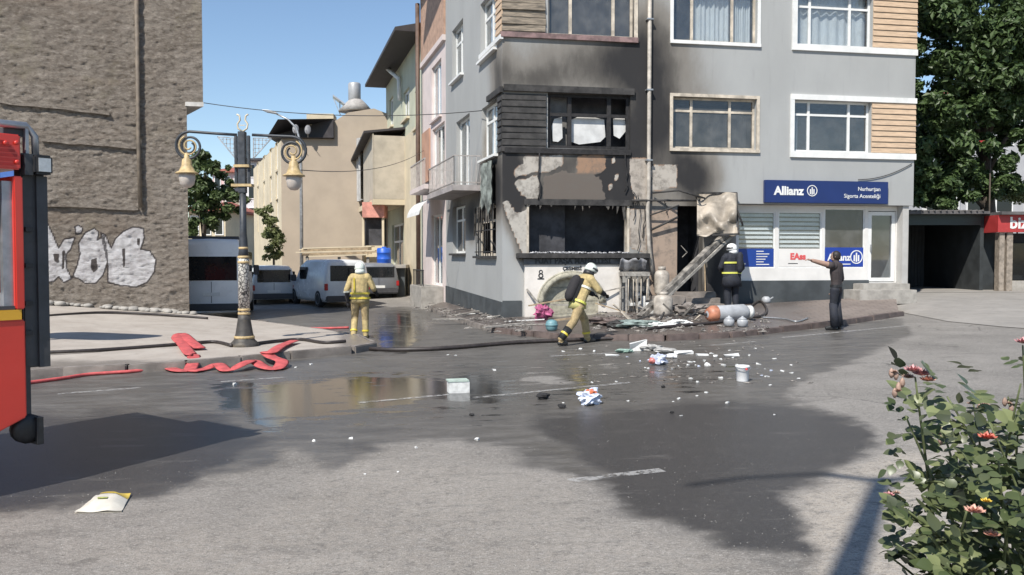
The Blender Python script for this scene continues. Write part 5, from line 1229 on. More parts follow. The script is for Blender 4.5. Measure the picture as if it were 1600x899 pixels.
hose('fire_hose', 'long black hose across the wet road to the burnt corner', [(560, 547), (610, 550), (670, 549), (730, 545), (800, 539), (860, 536), (930, 533), (1000, 531), (1045, 529), (1090, 527), (1140, 526)], M['hoseblack'], None, .04)
hose('fire_hose', 'dark looped hose on the red paving beside the gas cylinder', [(1165, 492), (1178, 476), (1190, 474), (1198, 484), (1190, 496), (1160, 499), (1120, 506), (1060, 512), (1010, 517)], M['hoseblack'], RW_V, .035)
hose('fire_hose', 'pale thin hose lying on the paving towards the shop steps', [(1190, 497), (1225, 500), (1245, 503), (1262, 498)], M['steel'], RW_V, .02)
# overhead cables
def cable(label, a, b, sag, r=.012):
    a, b = Vector(a), Vector(b); g = MB(); g.tube([a.lerp(b, i / 16) - Vector((0, 0, sag * 4 * (i / 16) * (1 - i / 16))) for i in range(17)], r, 5); return tag(g.build('overhead_cable', M['black'], None), label, 'cable')
cable('thin overhead cable from the rendered building to the grey block', FL.pt(uov, -.02, FL.uz(318, 161)[1]), FS.pt(FS.u(755), -.02, FS.uz(755, 173)[1]), .25)
cable('lower thin cable between lamp post and pink house', lq(470, 266), FS.pt(FS.u(664), -.03, FS.uz(664, 235)[1]), .3, .009)
cable('loose cable running up from the insurance sign to wall corner', FA.pt(uz(1340, 281)[0], -.03, uz(1340, 281)[1]), FA.pt(uz(1424, 256)[0], -.03, uz(1424, 256)[1]), .12)

# unseen sign board, set so its shadow falls on the left pavement
tg = on_walk(150, 525, LW_V); bz = 2.7; bp_ = tg - SH * (bz / math.tan(SUN_EL)); z0_ = walk_z(bp_.x, bp_.y, LW_V)
RS = thing('unseen_sign_board', 'unseen rounded sign board on a post, casting the pavement shadow', 'sign', (bp_.x, bp_.y, z0_))
g = MB(); P_ = [(1.05 * (abs(math.cos(t)) ** .5) * (1 if math.cos(t) > 0 else -1), .85 * (abs(math.sin(t)) ** .6) * (1 if math.sin(t) > 0 else -1)) for t in [2 * math.pi * i / 28 for i in range(28)]]
g.prism([(bp_.x + x, bp_.y, z0_ + bz + z) for x, z in P_], (0, .04, 0)); g.build('board', mk('sign_board_blue', (.05, .12, .35), .4), RS)
g = MB(); g.tube([(bp_.x, bp_.y + .08, z0_ - .1), (bp_.x, bp_.y + .08, z0_ + bz + .4)], .045, 8); g.build('post', M['steel'], RS)
# things outside the frame whose shadows fall into it
p = Vector((-1.18, -1.0, gz(-1.2))); SLP = thing('tall_street_light', 'tall twin arm street light standing behind the viewer beside the road', 'street light', p)
g = MB(); g.tube([p - Vector((0, 0, .1)), p + Vector((0, 0, 5)), p + Vector((0, 0, 10))], [.14, .11, .08], 10); g.build('pole', M['steel'], SLP)
for s in (-1, 1):
    g = MB(); g.tube([p + Vector((0, 0, 9.9)), p + Vector((s * .5, 0, 10.25)), p + Vector((s * 1.1, 0, 10.15)), p + Vector((s * 1.5, 0, 9.9))], .045, 8); g.build('arm', M['steel'], SLP)
# ------------------------------------------------------------------ people
def mirror(p): return (-p[0], p[1], p[2])
def person(name, label, loc, rz, J, mats, bulk=1., coat=0., hood=False, scale=1., hair=None, helmet=None):
    T = thing(name, label, 'person', loc, rz)
    g = MB(); segs = []
    D = dict(pelvis=(0, 0, .93), waist=(0, 0, 1.06), chest=(0, .01, 1.28), neck=(0, .0, 1.46), head=(0, .03, 1.60), hipL=(-.10, 0, .90), kneeL=(-.11, .03, .49), ankleL=(-.11, -.02, .09), toeL=(-.13, .16, .035),
             shL=(-.185, 0, 1.40), elbL=(-.25, -.03, 1.12), wrL=(-.26, .06, .87))
    for k in list(D):
        if k.endswith('L'): D[k[:-1] + 'R'] = mirror(D[k])
    D.update(J); V = {k: Vector(p) for k, p in D.items()}
    fwd = Vector((0, 1, 0))
    def ch(keys, rad, lab, flat=1., n=14, upv=None):
        P = [V[k] if isinstance(k, str) else Vector(k) for k in keys]
        # rounded ends
        a, b = P[0], P[-1]; da = (P[0] - P[1]).normalized(); db = (P[-1] - P[-2]).normalized()
        PP = [a + da * rad[0] * .6, a + da * rad[0] * .35] + P + [b + db * rad[-1] * .35, b + db * rad[-1] * .6]; rr = [rad[0] * .35, rad[0] * .8] + list(rad) + [rad[-1] * .8, rad[-1] * .35]
        g.tube(PP, rr, n, flat=flat, upv=upv)
        for (p, q), r in zip(zip(P[:-1], P[1:]), rad): segs.append((p, q, r * .8, lab))
    B = bulk
    tf = (V['chest'] - V['pelvis']).cross(Vector((1, 0, 0))); tf = Vector((0, abs(tf.y) + .1, -abs(tf.z) * 0)).normalized()
    up_s = (V['shL'] + V['shR']) / 2
    ch(['pelvis', 'waist', 'chest', tuple(up_s)], [.165 * B + coat, .155 * B + coat * .6, .185 * B, .175 * B], 'torso', .68, upv=fwd)
    ch(['shL', 'shR'], [.085 * B, .085 * B], 'torso')
    ch([tuple(up_s), 'neck'], [.075, .058], 'neck'); ch(['neck', 'head'], [.056, .06], 'head')
    for s in 'LR':
        ch(['hip' + s, 'knee' + s], [.098 * B, .07 * B], 'thigh'); ch(['knee' + s, 'ankle' + s], [.072 * B, .056 * B], 'shin'); ch(['ankle' + s, 'toe' + s], [.052, .042], 'foot')
        heel = V['ankle' + s] + (V['ankle' + s] - V['toe' + s]).normalized() * .05; heel.z = V['toe' + s].z + .01; ch([tuple(heel), 'toe' + s], [.043, .04], 'foot')
        ch(['sh' + s, 'elb' + s], [.07 * B, .056 * B], 'uparm' + s); ch(['elb' + s, 'wr' + s], [.055 * B, .04 * B], 'forearm' + s)
        # hand: palm, four unequal bent fingers, thumb from the side of the palm
        w = V['wr' + s]; d = (w - V['elb' + s]).normalized(); side = d.cross(Vector((0, 0, 1)) if abs(d.z) < .8 else Vector((0, 1, 0))).normalized(); bend = side.cross(d).normalized()
        if bend.z > 0 and abs(d.z) < .8: bend = -bend
        pe = w + d * .09; ch([tuple(w), tuple(pe)], [.032, .038], 'hand', .6, 10, upv=bend)
        for i, (o, L) in enumerate(((-.03, .07), (-.01, .082), (.01, .078), (.03, .06))):
            b0 = pe + side * o - d * .01; k1 = b0 + d * L * .55 + bend * .008; k2 = k1 + d * L * .35 + bend * .03; ch([tuple(b0), tuple(k1), tuple(k2)], [.0105, .0098, .009], 'hand', 1, 8)
        t0 = w + d * .03 + side * (-.03 if s == 'L' else .03); t1 = t0 + d * .035 + side * (-.025 if s == 'L' else .025); t2 = t1 + d * .03 + bend * .01; ch([tuple(t0), tuple(t1), tuple(t2)], [.014, .012, .01], 'hand', 1, 8)
    # head
    h = V['head']; hd = (h - V['neck']).normalized(); fy = Vector(J.get('face', (0, 1, 0))).normalized(); fx = fy.cross(Vector((0, 0, 1))).normalized(); fz = fx.cross(fy)
    Mh = Matrix((fx, fy, fz)).transposed()
    g.lathe([(.01, -.125), (.045, -.115), (.065, -.08), (.078, -.03), (.08, .03), (.072, .075), (.045, .11), (.01, .122)], h, 18, Mh, (.95, 1.18)); segs.append((h - fz * .05, h + fz * .06, .07, 'head'))
    g.lathe([(.004, .03), (.014, -.012), (.017, -.03), (.006, -.04)], h + fy * .092, 8, Mh); 
    for s in (-1, 1): g.lathe([(.006, -.03), (.014, -.01), (.017, .015), (.008, .03)], h + fx * s * .078 - fy * .005, 8, Mh, (.6, 1))
    g.lathe([(.005, -.012), (.022, -.006), (.022, .006), (.005, .012)], h + fy * .078 - fz * .065, 10, Mh, (1.1, .6))
    if scale != 1: 
        g.v = [tuple(Vector(p) * scale) for p in g.v]
    me0 = g.mesh('tmp', M['black']); ob = bpy.data.objects.new('tmp', me0); col.objects.link(ob)
    md = ob.modifiers.new('r', 'REMESH'); md.mode = 'VOXEL'; md.voxel_size = .0085
    sm = ob.modifiers.new('s', 'SMOOTH'); sm.factor = .5; sm.iterations = 4
    bpy.context.view_layer.update()
    me = bpy.data.meshes.new_from_object(ob.evaluated_get(bpy.context.evaluated_depsgraph_get())); bpy.data.objects.remove(ob); bpy.data.meshes.remove(me0)
    me.name = 'body'; me.materials.clear(); keys = list(dict.fromkeys(id(m) for m in mats.values())); ml = []
    for m in mats.values():
        if m not in ml: ml.append(m)
    for m in ml: me.materials.append(m)
    ix = {k: ml.index(m) for k, m in mats.items()}
    n = len(me.polygons); C = np.zeros(n * 3, np.float32); me.polygons.foreach_get('center', C); C = C.reshape(-1, 3) / scale
    best = np.full(n, 1e9); lab = np.zeros(n, np.int32)
    for a, b, r, l in segs:
        key = l if l in ix else l.rstrip('LR')
        a_, b_ = np.array(a), np.array(b); ab = b_ - a_; t = np.clip(((C - a_) @ ab) / (ab @ ab + 1e-9), 0, 1); dd = np.linalg.norm(C - a_ - t[:, None] * ab, axis=1) - r
        m_ = dd < best; best[m_] = dd[m_]; lab[m_] = ix[key]
    me.polygons.foreach_set('material_index', lab); me.polygons.foreach_set('use_smooth', np.ones(n, bool)); me.update()
    o = bpy.data.objects.new('body', me); col.objects.link(o); o.parent = T
    W = mw(T) @ Matrix.Scale(scale, 4)
    def part(nm, build, mat, par=T):
        q = MB(); build(q); q.v = [tuple(W @ Vector(p)) for p in q.v]; return q.build(nm, mat, par)
    for s in (-1, 1): part('eye', lambda q: q.lathe([(.002, -.009), (.009, -.004), (.009, .004), (.002, .009)], h + fx * s * .032 + fy * .086 + fz * .008, 8, Mh), M['black'])
    if helmet:
        c = h + fz * .035 - fy * .005
        he = part('helmet', lambda q: (q.lathe([(.118, -.055), (.124, -.02), (.118, .03), (.1, .07), (.065, .1), (.02, .112), (.002, .113)], c, 20, Mh, (.95, 1.12))), helmet)
        part('visor', lambda q: q.lathe([(.126, -.02), (.13, 0), (.124, .028)], c + fy * .012, 20, Mh, (.92, 1.1)), mk('visor_dark', (.05, .05, .05), .2) if 'visor_dark' not in bpy.data.materials else bpy.data.materials['visor_dark'], he)
        part('comb', lambda q: q.tube([c + fz * (.115 * math.cos(t)) + fy * (.13 * math.sin(t)) for t in [-1.1 + 2.2 * i / 12 for i in range(13)]], .014, 8), helmet, he)
        part('neck_guard', lambda q: q.lathe([(.125, -.14), (.125, -.09), (.115, -.045)], c - fy * .03, 18, Mh, (.9, .9)), helmet if not hood else M['black'], he)
    if hair: part('hair', lambda q: q.lathe([(.075, -.07), (.086, -.03), (.09, .02), (.083, .07), (.055, .105), (.015, .125)], h - fy * .016 + fz * .008, 18, Mh, (.98, 1.1)), hair)
    return T, V, part
def ring(q, V, t, rad, flat=.68, th=.022, a='pelvis', b='chest', fw=Vector((0, 1, 0))):
    p = V[a].lerp(V[b], t); ax = (V[b] - V[a]).normalized(); f = (fw - ax * fw.dot(ax)).normalized(); s = ax.cross(f)
    n = 24
    for k in (0, 1):
        pass
    vs = []; 
    for zz in (-th, th):
        for i in range(n): an = 2 * math.pi * i / n; vs.append(p + ax * zz + f * math.cos(an) * rad * flat + s * math.sin(an) * rad)
    q.add(vs, [(i, (i + 1) % n, n + (i + 1) % n, n + i) for i in range(n)])
def lring(q, a, b, t, rad, th=.02):
    p = Vector(a).lerp(Vector(b), t); ax = (Vector(b) - Vector(a)).normalized(); f = ax.orthogonal().normalized(); s = ax.cross(f); n = 16; vs = []
    for zz in (-th, th):
        for i in range(n): an = 2 * math.pi * i / n; vs.append(p + ax * zz + f * math.cos(an) * rad + s * math.sin(an) * rad)
    q.add(vs, [(i, (i + 1) % n, n + (i + 1) % n, n + i) for i in range(n)])
M['turnout'] = mk('tan_turnout_cloth', (.43, .335, .16), .85, .2, 14, bump=.3, bscale=60, dirt=.3, dirtc=(.22, .16, .08))
M['turnbrown'] = mk('worn_tan_trousers', (.36, .27, .14), .85, .3, 10, bump=.3, bscale=60, dirt=.5, dirtc=(.10, .08, .06))
M['dkcloth'] = mk('black_cloth', (.022, .02, .022), .85, .3, 14, bump=.3, bscale=60)
M['navy'] = mk('navy_cloth', (.016, .018, .026), .8, .3, 12, bump=.4, bscale=40)
M['copshirt'] = mk('police_shirt', (.045, .035, .035), .8, .25, 12, bump=.3, bscale=50)
M['lime'] = mk('lime_reflective', (.62, .62, .12), .4, .1, 30); M['silver'] = mk('silver_reflective', (.6, .6, .52), .4, .1, 30); M['ylw'] = mk('yellow_reflective', (.66, .52, .06), .5, .1, 30)
M['skin'] = mk('skin', (.33, .21, .16), .6, .1, 20); M['hair'] = mk('dark_hair', (.018, .013, .011), .6, .3, 60); M['helmetw'] = mk('pale_helmet', (.62, .66, .60), .35, .1, 10, dirt=.3, dirtc=(.25, .26, .24))
M['boot'] = mk('rubber_boot', (.02, .02, .02), .5, .2, 20)

# A: seen from behind, walking into the side street
la = ground(563, 530); TA, V, part = person('person', 'firefighter in tan turnout gear and pale helmet walking away in side street', la, R(4),
    dict(kneeL=(-.13, .08, .50), ankleL=(-.14, -.10, .10), toeL=(-.15, .08, .045), kneeR=(.11, .05, .49), ankleR=(.12, .02, .09), toeR=(.15, .19, .04), elbL=(-.30, -.04, 1.12), wrL=(-.27, .0, .86), elbR=(.31, .0, 1.15), wrR=(.34, .2, 1.05), head=(-.01, .03, 1.60), face=(-.35, 1, 0)),
    dict(torso=M['turnout'], neck=M['dkcloth'], head=M['skin'], thigh=M['turnbrown'], shin=M['turnout'], foot=M['boot'], uparm=M['turnout'], forearm=M['dkcloth'], hand=M['dkcloth']), bulk=1.14, coat=.03, helmet=M['helmetw'], scale=1.0)
for t in (.02, .32): part('reflective_band', lambda q: ring(q, V, t, .237 if t < .2 else .222), M['ylw'])
part('reflective_band', lambda q: lring(q, V['elbL'], V['wrL'], .12, .075), M['silver'])
for s in 'LR': part('reflective_band', lambda q: lring(q, V['knee' + s], V['ankle' + s], .75, .082), M['ylw'])
part('jacket_hem', lambda q: q.tube([V['pelvis'] + Vector((0, 0, .05)), V['pelvis'] - Vector((0, 0, .10))], [.19, .215], 20, flat=.72, upv=(0, 1, 0)), M['turnout'])
part('shoulder_strap', lambda q: (q.bar(V['shL'] + Vector((.07, -.145, .0)), V['waist'] + Vector((-.11, -.155, 0)), .035, .01), ), M['ylw'])
# B: bending forward in stride with an air cylinder on the back
lb_ = ground(904, 538); TB, V, part = person('person', 'firefighter in tan gear with dark air cylinder stepping forward by the fountain', lb_, R(-62),
    dict(pelvis=(0, -.04, .83), waist=(0, .03, .97), chest=(0, .13, 1.18), neck=(0, .22, 1.36), head=(0, .29, 1.47), shL=(-.185, .17, 1.30), shR=(.185, .17, 1.30), hipL=(-.1, -.02, .80), hipR=(.1, -.02, .80), kneeL=(-.12, .22, .48), ankleL=(-.12, .28, .10), toeL=(-.13, .46, .04), kneeR=(.12, -.20, .46), ankleR=(.13, -.50, .13), toeR=(.14, -.37, .04),
         elbL=(-.27, .30, 1.08), wrL=(-.20, .48, .98), elbR=(.27, .30, 1.08), wrR=(.18, .50, 1.0), face=(0, 1, -.35)),
    dict(torso=M['turnout'], neck=M['dkcloth'], head=M['dkcloth'], thigh=M['turnbrown'], shin=M['turnbrown'], foot=M['boot'], uparm=M['turnout'], forearm=M['dkcloth'], hand=M['dkcloth']), bulk=1.16, coat=.03, helmet=M['helmetw'], hood=True)
ax = (V['chest'] - V['pelvis']).normalized(); bk_ = Vector((0, -1, .3)).normalized()
part('air_cylinder', lambda q: q.tube([V['pelvis'] + bk_ * .22 + ax * t for t in (-.02, .03, .1, .42, .5, .54)], [.04, .09, .11, .11, .085, .04], 14), M['dkcloth'])
part('harness', lambda q: q.prism([V['pelvis'] + bk_ * .13 + Vector((x, 0, 0)) + ax * z for x, z in ((-.12, 0), (.12, 0), (.13, .5), (-.13, .5))], bk_ * .05), M['black'])
part('reflective_band', lambda q: ring(q, V, .05, .242), M['lime']); part('reflective_band', lambda q: ring(q, V, .85, .228), M['silver'])
part('jacket_hem', lambda q: q.tube([V['pelvis'] + Vector((0, .01, .05)), V['pelvis'] - Vector((0, 0, .11))], [.195, .215], 20, flat=.78, upv=(0, 1, 0)), mk('lime_tan_hem', (.46, .42, .17), .8, .2, 10))
for s in 'LR': part('reflective_band', lambda q: lring(q, V['knee' + s], V['ankle' + s], .7, .086), M['ylw'])
part('boot_shaft', lambda q: q.tube([V['ankleR'], V['ankleR'].lerp(V['kneeR'], .62)], [.072, .09], 14), M['boot'])
# C: dark coat, back to us, beside the doorway
lc = on_walk(1143, 487, RW_V); TC, V, part = person('person', 'firefighter in black coat with lime bands and white helmet facing the insurance shop', lc, R(12),
    dict(elbL=(-.28, .06, 1.14), wrL=(-.17, .25, 1.05), elbR=(.30, .02, 1.14), wrR=(.26, .2, .98), face=(-1, .5, 0)),
    dict(torso=M['navy'], neck=M['navy'], head=M['skin'], thigh=M['navy'], shin=M['navy'], foot=M['boot'], uparm=M['navy'], forearm=M['navy'], hand=M['dkcloth']), bulk=1.3, coat=.04, helmet=M['white'])
part('coat_skirt', lambda q: q.tube([V['waist'], V['pelvis'] - Vector((0, 0, .12)), V['pelvis'] - Vector((0, 0, .28))], [.22, .25, .27], 22, flat=.74, upv=(0, 1, 0)), M['navy'])
part('reflective_band', lambda q: ring(q, V, .95, .258), M['lime']); part('reflective_band', lambda q: ring(q, V, .2, .265), M['lime'])
part('air_cylinder', lambda q: q.tube([V['waist'] + Vector((.1, -.24, z)) for z in (-.06, 0, .06, .4, .48)], [.03, .07, .08, .08, .04], 12), M['navy'])
# D: police officer pointing
ld = ground(1306, 516); TD, V, part = person('person', 'police officer in dark uniform pointing with outstretched arm beside the kerb', ld, R(52),
    dict(shL=(-.175, .02, 1.41), elbL=(-.36, .20, 1.47), wrL=(-.53, .36, 1.53), elbR=(.20, -.05, 1.12), wrR=(.17, .10, .88), kneeL=(-.09, .04, .5), kneeR=(.10, .02, .5), ankleL=(-.10, 0, .09), toeL=(-.13, .17, .04), ankleR=(.11, -.02, .09), toeR=(.14, .14, .04), head=(0, .03, 1.61), face=(-.25, 1, 0)),
    dict(torso=M['copshirt'], neck=M['skin'], head=M['skin'], thigh=M['navy'], shin=M['navy'], foot=M['boot'], uparmL=M['skin'], uparm=M['copshirt'], forearm=M['skin'], hand=M['skin']), bulk=1.04, hair=M['hair'])
part('belt', lambda q: ring(q, V, .12, .178, .7, .028), M['black']); part('holster', lambda q: q.tube([V['pelvis'] + Vector((.19, .0, .05)), V['pelvis'] + Vector((.2, -.01, -.16))], [.04, .03], 8), M['black'])
part('sleeve', lambda q: q.tube([V['shL'], V['shL'].lerp(V['elbL'], .5)], [.085, .082], 14), M['copshirt'])
part('sleeve_badge', lambda q: q.lathe([(.005, 0), (.03, .003), (.005, .006)], V['shR'].lerp(V['elbR'], .35) + Vector((.075, 0, 0)), 10, Matrix.Rotation(R(90), 3, 'Y')), M['white'])
for s in 'LR': part('trouser_leg', lambda q: q.tube([V['knee' + s] + Vector((0, 0, .1)), V['ankle' + s] + Vector((0, -.01, .0))], [.085, .095], 14), M['navy'])
# ------------------------------------------------------------------ wreckage and litter
random.seed(17)
def crumple(c, w, d, h, seed, n=10, amp=.3):
    mb = MB(); mb.smooth = amp < .5; vs = []; 
    for j in range(n + 1):
        ph = math.pi * j / n
        for i in range(2 * n):
            th = math.pi * i / n; v = Vector((math.sin(ph) * math.cos(th), math.sin(ph) * math.sin(th), math.cos(ph))); k = 1 + amp * noise.noise((v.x * 1.9 + seed, v.y * 1.9, v.z * 1.9)) + amp * .6 * noise.noise((v.x * 5 + seed, v.y * 5, v.z * 5))
            z = v.z * k; vs.append(Vector(c) + Vector((v.x * k * w / 2, v.y * k * d / 2, h / 2 + max(-1, z) * h / 2)))
    fs = [(j * 2 * n + i, j * 2 * n + (i + 1) % (2 * n), (j + 1) * 2 * n + (i + 1) % (2 * n), (j + 1) * 2 * n + i) for j in range(n) for i in range(2 * n)]
    mb.add(vs, fs); return mb
M['bagwhite'] = mk('white_plastic', (.72, .72, .72), .35, .1, 10); M['bagblue'] = mk('pale_blue_plastic_bag', (.55, .60, .72), .35, .2, 9); M['pinkplastic'] = mk('pink_plastic', (.34, .08, .17), .6, .5, 9, dirt=.6)
M['teal'] = mk('turquoise_plastic', (.14, .27, .30), .5, .15, 9); M['foam'] = mk('white_foam', (.66, .66, .64), .8, .15, 14, dirt=.3, dirtc=(.3, .3, .3))
# bags
p = ground(919, 632); g = crumple(p, .27, .24, .17, 3.1, 14, .7); b = tag(g.build('plastic_bag', M['bagblue'], None, loc=p), 'crumpled pale blue plastic bag with orange print on the wet road', 'bag')
g = crumple(p + Vector((.02, -.04, .115)), .15, .12, .07, 8.1, 8, .6); g.build('orange_print', mk('orange_print', (.6, .16, .07), .4, .2, 9), b)
p = ground(1029, 570); g = crumple(p, .27, .22, .16, 5.7, 12, .7); b = tag(g.build('plastic_bag', mk('grey_blue_bag', (.45, .48, .58), .4, .2, 8), None, loc=p), 'grey blue and pink plastic bag among the foam litter', 'bag')
g = crumple(p + Vector((-.11, -.05, .02)), .11, .1, .1, 2.2); g.build('pink_side', mk('pink_print', (.55, .18, .16), .4, .2, 9), b)
p = on_walk(849, 500, RW_V); g = crumple(p, .42, .4, .38, 9.4, 12, .7); tag(g.build('rubbish_bag', M['pinkplastic'], None, loc=p), 'magenta pink rubbish bag slumped at the fountain foot', 'bag')
p = on_walk(862, 517, RW_V); g = MB(); g.lathe([(.09, .0), (.125, .04), (.135, .12), (.125, .2), (.08, .24), (.03, .25)], p, 16); bk = tag(g.build('plastic_tub', M['teal'], None, loc=p), 'small turquoise plastic tub on the kerb by fountain', 'tub')
g = MB(); g.lathe([(.14, .11), (.142, .13), (.14, .15)], p, 16); g.build('rim', M['teal'], bk)
# yellow and white cement sack in front
c = ground(161, 800); SK_ = thing('paper_sack', 'flat yellow and white printed sack lying on the dry asphalt', 'sack', c, R(18))
a, b_, cc, e = ground(116, 803), ground(190, 801), ground(205, 774), ground(150, 777)
def sack(i, j, n=10, m=8):
    p = a.lerp(b_, i / n).lerp(e.lerp(cc, i / n), j / m); ex = min(i, n - i) / n * 2; ey = min(j, m - j) / m * 2
    return p + Vector((0, 0, .012 + .05 * min(1, ex * 1.6) * min(1, ey * 1.6) + .012 * noise.noise((p.x * 9, p.y * 9, 1))))
g = MB(); g.smooth = True; g.grid(lambda i, j: sack(i, j), 11, 9); g.grid(lambda i, j: sack(i, j) * 1 - Vector((0, 0, max(0, sack(i, j).z - gz(sack(i, j).x) - .003))), 11, 9)
g.build('sack_body', mk('sack_paper', (.58, .55, .48), .6, .12, 6), SK_, fixn=False)
g = MB(); g.smooth = True; g.grid(lambda i, j: sack(3 + i * .7, 5 + j * .42) + Vector((0, 0, .005)), 11, 8); g.build('yellow_panel', mk('sack_yellow', (.62, .45, .08), .55, .15, 8), SK_, fixn=False)
g = MB(); g.smooth = True; g.grid(lambda i, j: sack(3.5 + i * .3, 2.6 + j * .25) + Vector((0, 0, .006)), 9, 4); g.build('printed_block', mk('sack_print', (.35, .38, .12), .6, .4, 30), SK_, fixn=False)
# white box standing in the puddle
p = ground(716, 613); BX = thing('foam_box', 'small white foam box standing in the puddle', 'box', p, R(14)); W_ = .40
g = MB(); 
def lbx(g, T, x0, x1, y0, y1, z0, z1):
    m = mw(T) @ Matrix.Scale(.68, 4); g.hexa([m @ Vector(q) for q in [(x0, y0, z0), (x1, y0, z0), (x1, y1, z0), (x0, y1, z0), (x0, y0, z1), (x1, y0, z1), (x1, y1, z1), (x0, y1, z1)]])
KB = .68
for x0, x1, y0, y1, z0, z1 in ((-.2, .2, -.14, .14, 0, .03), (-.2, .2, -.14, -.11, .032, .22), (-.2, .2, .11, .14, .032, .22), (-.2, -.17, -.108, .108, .032, .22), (.17, .2, -.108, .108, .032, .22)): g = MB(); lbx(g, BX, x0, x1, y0, y1, z0, z1); g.build('side_panel', M['foam'], BX)
g = MB(); lbx(g, BX, -.22, .19, -.15, .15, .222, .25); g.build('lid', mk('pale_green_lid', (.42, .50, .44), .5, .2, 9), BX)
# bucket
p = ground(1160, 596); BU = thing('paint_bucket', 'white plastic paint bucket with red spot standing on the wet road', 'bucket', p)
g = MB(); g.lathe([(.078, 0), (.08, .008), (.092, .19), (.1, .195), (.1, .215), (.092, .218), (.086, .2), (.072, .015), (.01, .012)], p, 20); g.build('pail', M['bagwhite'], BU)
g = MB(); g.tube([p + Vector((.1 * math.cos(t), -.04 - .07 * math.sin(t), .2 - .04 * math.sin(t))) for t in [math.pi * i / 12 for i in range(13)]], .005, 5); g.build('handle', M['steel'], BU)
g = MB(); g.lathe([(.003, 0), (.02, .003), (.015, .008), (.003, .012)], p + Vector((.03, -.092, .175)), 8, Matrix.Rotation(R(90), 3, 'X')); g.build('red_spot', mk('red_paint_spot', (.5, .05, .05), .4), BU)
# the heap of foam and plastic in the road
def chunk(p, sx, sy, sz, rz, tilt=0):
    tilt = tilt or random.uniform(-.25, .25)
    Mx = Matrix.Rotation(rz, 3, 'Z') @ Matrix.Rotation(tilt, 3, 'X'); g = MB(); P = []
    for z in (0, 1):
        for x, y in ((-1, -1), (1, -1), (1, 1), (-1, 1)): P.append(p + Mx @ Vector((x * sx * random.uniform(.35, .55), y * sy * random.uniform(.2, .6), z * sz * random.uniform(.35, 1.15))))
    g.hexa(P); return g
for px, py, s, h, m, lab in [(996, 548, .30, .22, 'foam', 'upright white foam block at the back of the road litter'), (975, 551, .34, .07, 'greenfoil', 'green tinted flattened plastic tray in the road litter'), (1016, 548, .4, .12, 'greyfoil', 'grey crumpled foil sheet beside the foam block'), (1040, 552, .42, .1, 'greyfoil', 'wide grey torn packaging in the road litter'), (1068, 553, .3, .06, 'foam', 'white flattened carton piece at the end of the litter heap'), (956, 556, .24, .03, 'foam', 'thin white strip lying before the litter heap'), (1143, 556, .3, .03, 'foam', 'long white strip of foam towards the paint bucket'), (1098, 556, .22, .05, 'foam', 'bent white foam scrap between litter heap and bucket'), (1050, 560, .2, .08, 'bagwhite', 'folded white plastic wrapper beside the grey bag')]:
    p = ground(px, py)
    if m == 'foam': g = chunk(p, s, s * .6, h, random.uniform(-.5, .5))
    else: g = crumple(p, s, s * .7, h, px * .37, 8, .5)
    mm = M.get(m) or (mk('green_foil', (.28, .40, .34), .4, .3, 12) if m == 'greenfoil' else (bpy.data.materials.get('grey_foil') or mk('grey_foil', (.38, .37, .35), .4, .4, 12)))
    tag(g.build('packaging_scrap', mm, None, loc=p), lab, 'litter')
bits = [(772, 579), (925, 598), (963, 597), (980, 558), (1008, 575), (1013, 576), (1060, 572), (1075, 571), (1085, 566), (1092, 573), (1100, 565), (1108, 571), (1087, 571), (1112, 553), (1126, 562), (1130, 571), (1146, 559), (1152, 571), (1190, 587), (1195, 577), (1205, 580), (1198, 589), (1222, 581), (1210, 561), (1185, 570), (1079, 592), (1090, 598), (1126, 591), (1104, 614), (1089, 619), (1060, 624), (1064, 650), (1052, 628), (1136, 630), (1210, 649), (1203, 602), (981, 627), (880, 630), (1105, 571), (1078, 566), (1118, 558), (1170, 556), (907, 546), (928, 550), (880, 550), (1050, 577), (462, 575), (486, 570), (366, 601), (425, 580), (622, 738), (570, 742), (548, 686), (490, 690), (700, 555), (712, 556), (1236, 584), (1030, 545), (1248, 592), (1180, 545), (1140, 548), (745, 688), (650, 700), (1236, 571), (1000, 565)]
for px, py in bits:
    p = ground(px, py); s = random.uniform(2.2, 5.2) / F * p.y; g = chunk(p, s * 1.4, s, s * random.uniform(.3, .8), random.uniform(0, 3))
    tag(g.build('foam_fragment', M['foam'] if random.random() < .85 else M['bagblue'], None, loc=p), 'small white foam fragment scattered on the asphalt', 'fragment', 'scattered white fragments')
for px, py, s in [(848, 624, .16), (846, 620, .1), (878, 638, .1), (737, 650, .06), (1036, 606, .06), (1050, 646, .05)]:
    p = ground(px, py); g = crumple(p, s, s * .8, s * .5, px, 6, .5); tag(g.build('char_fragment', M['char'], None, loc=p), 'small black charred lump lying on the wet road', 'fragment', 'charred lumps')
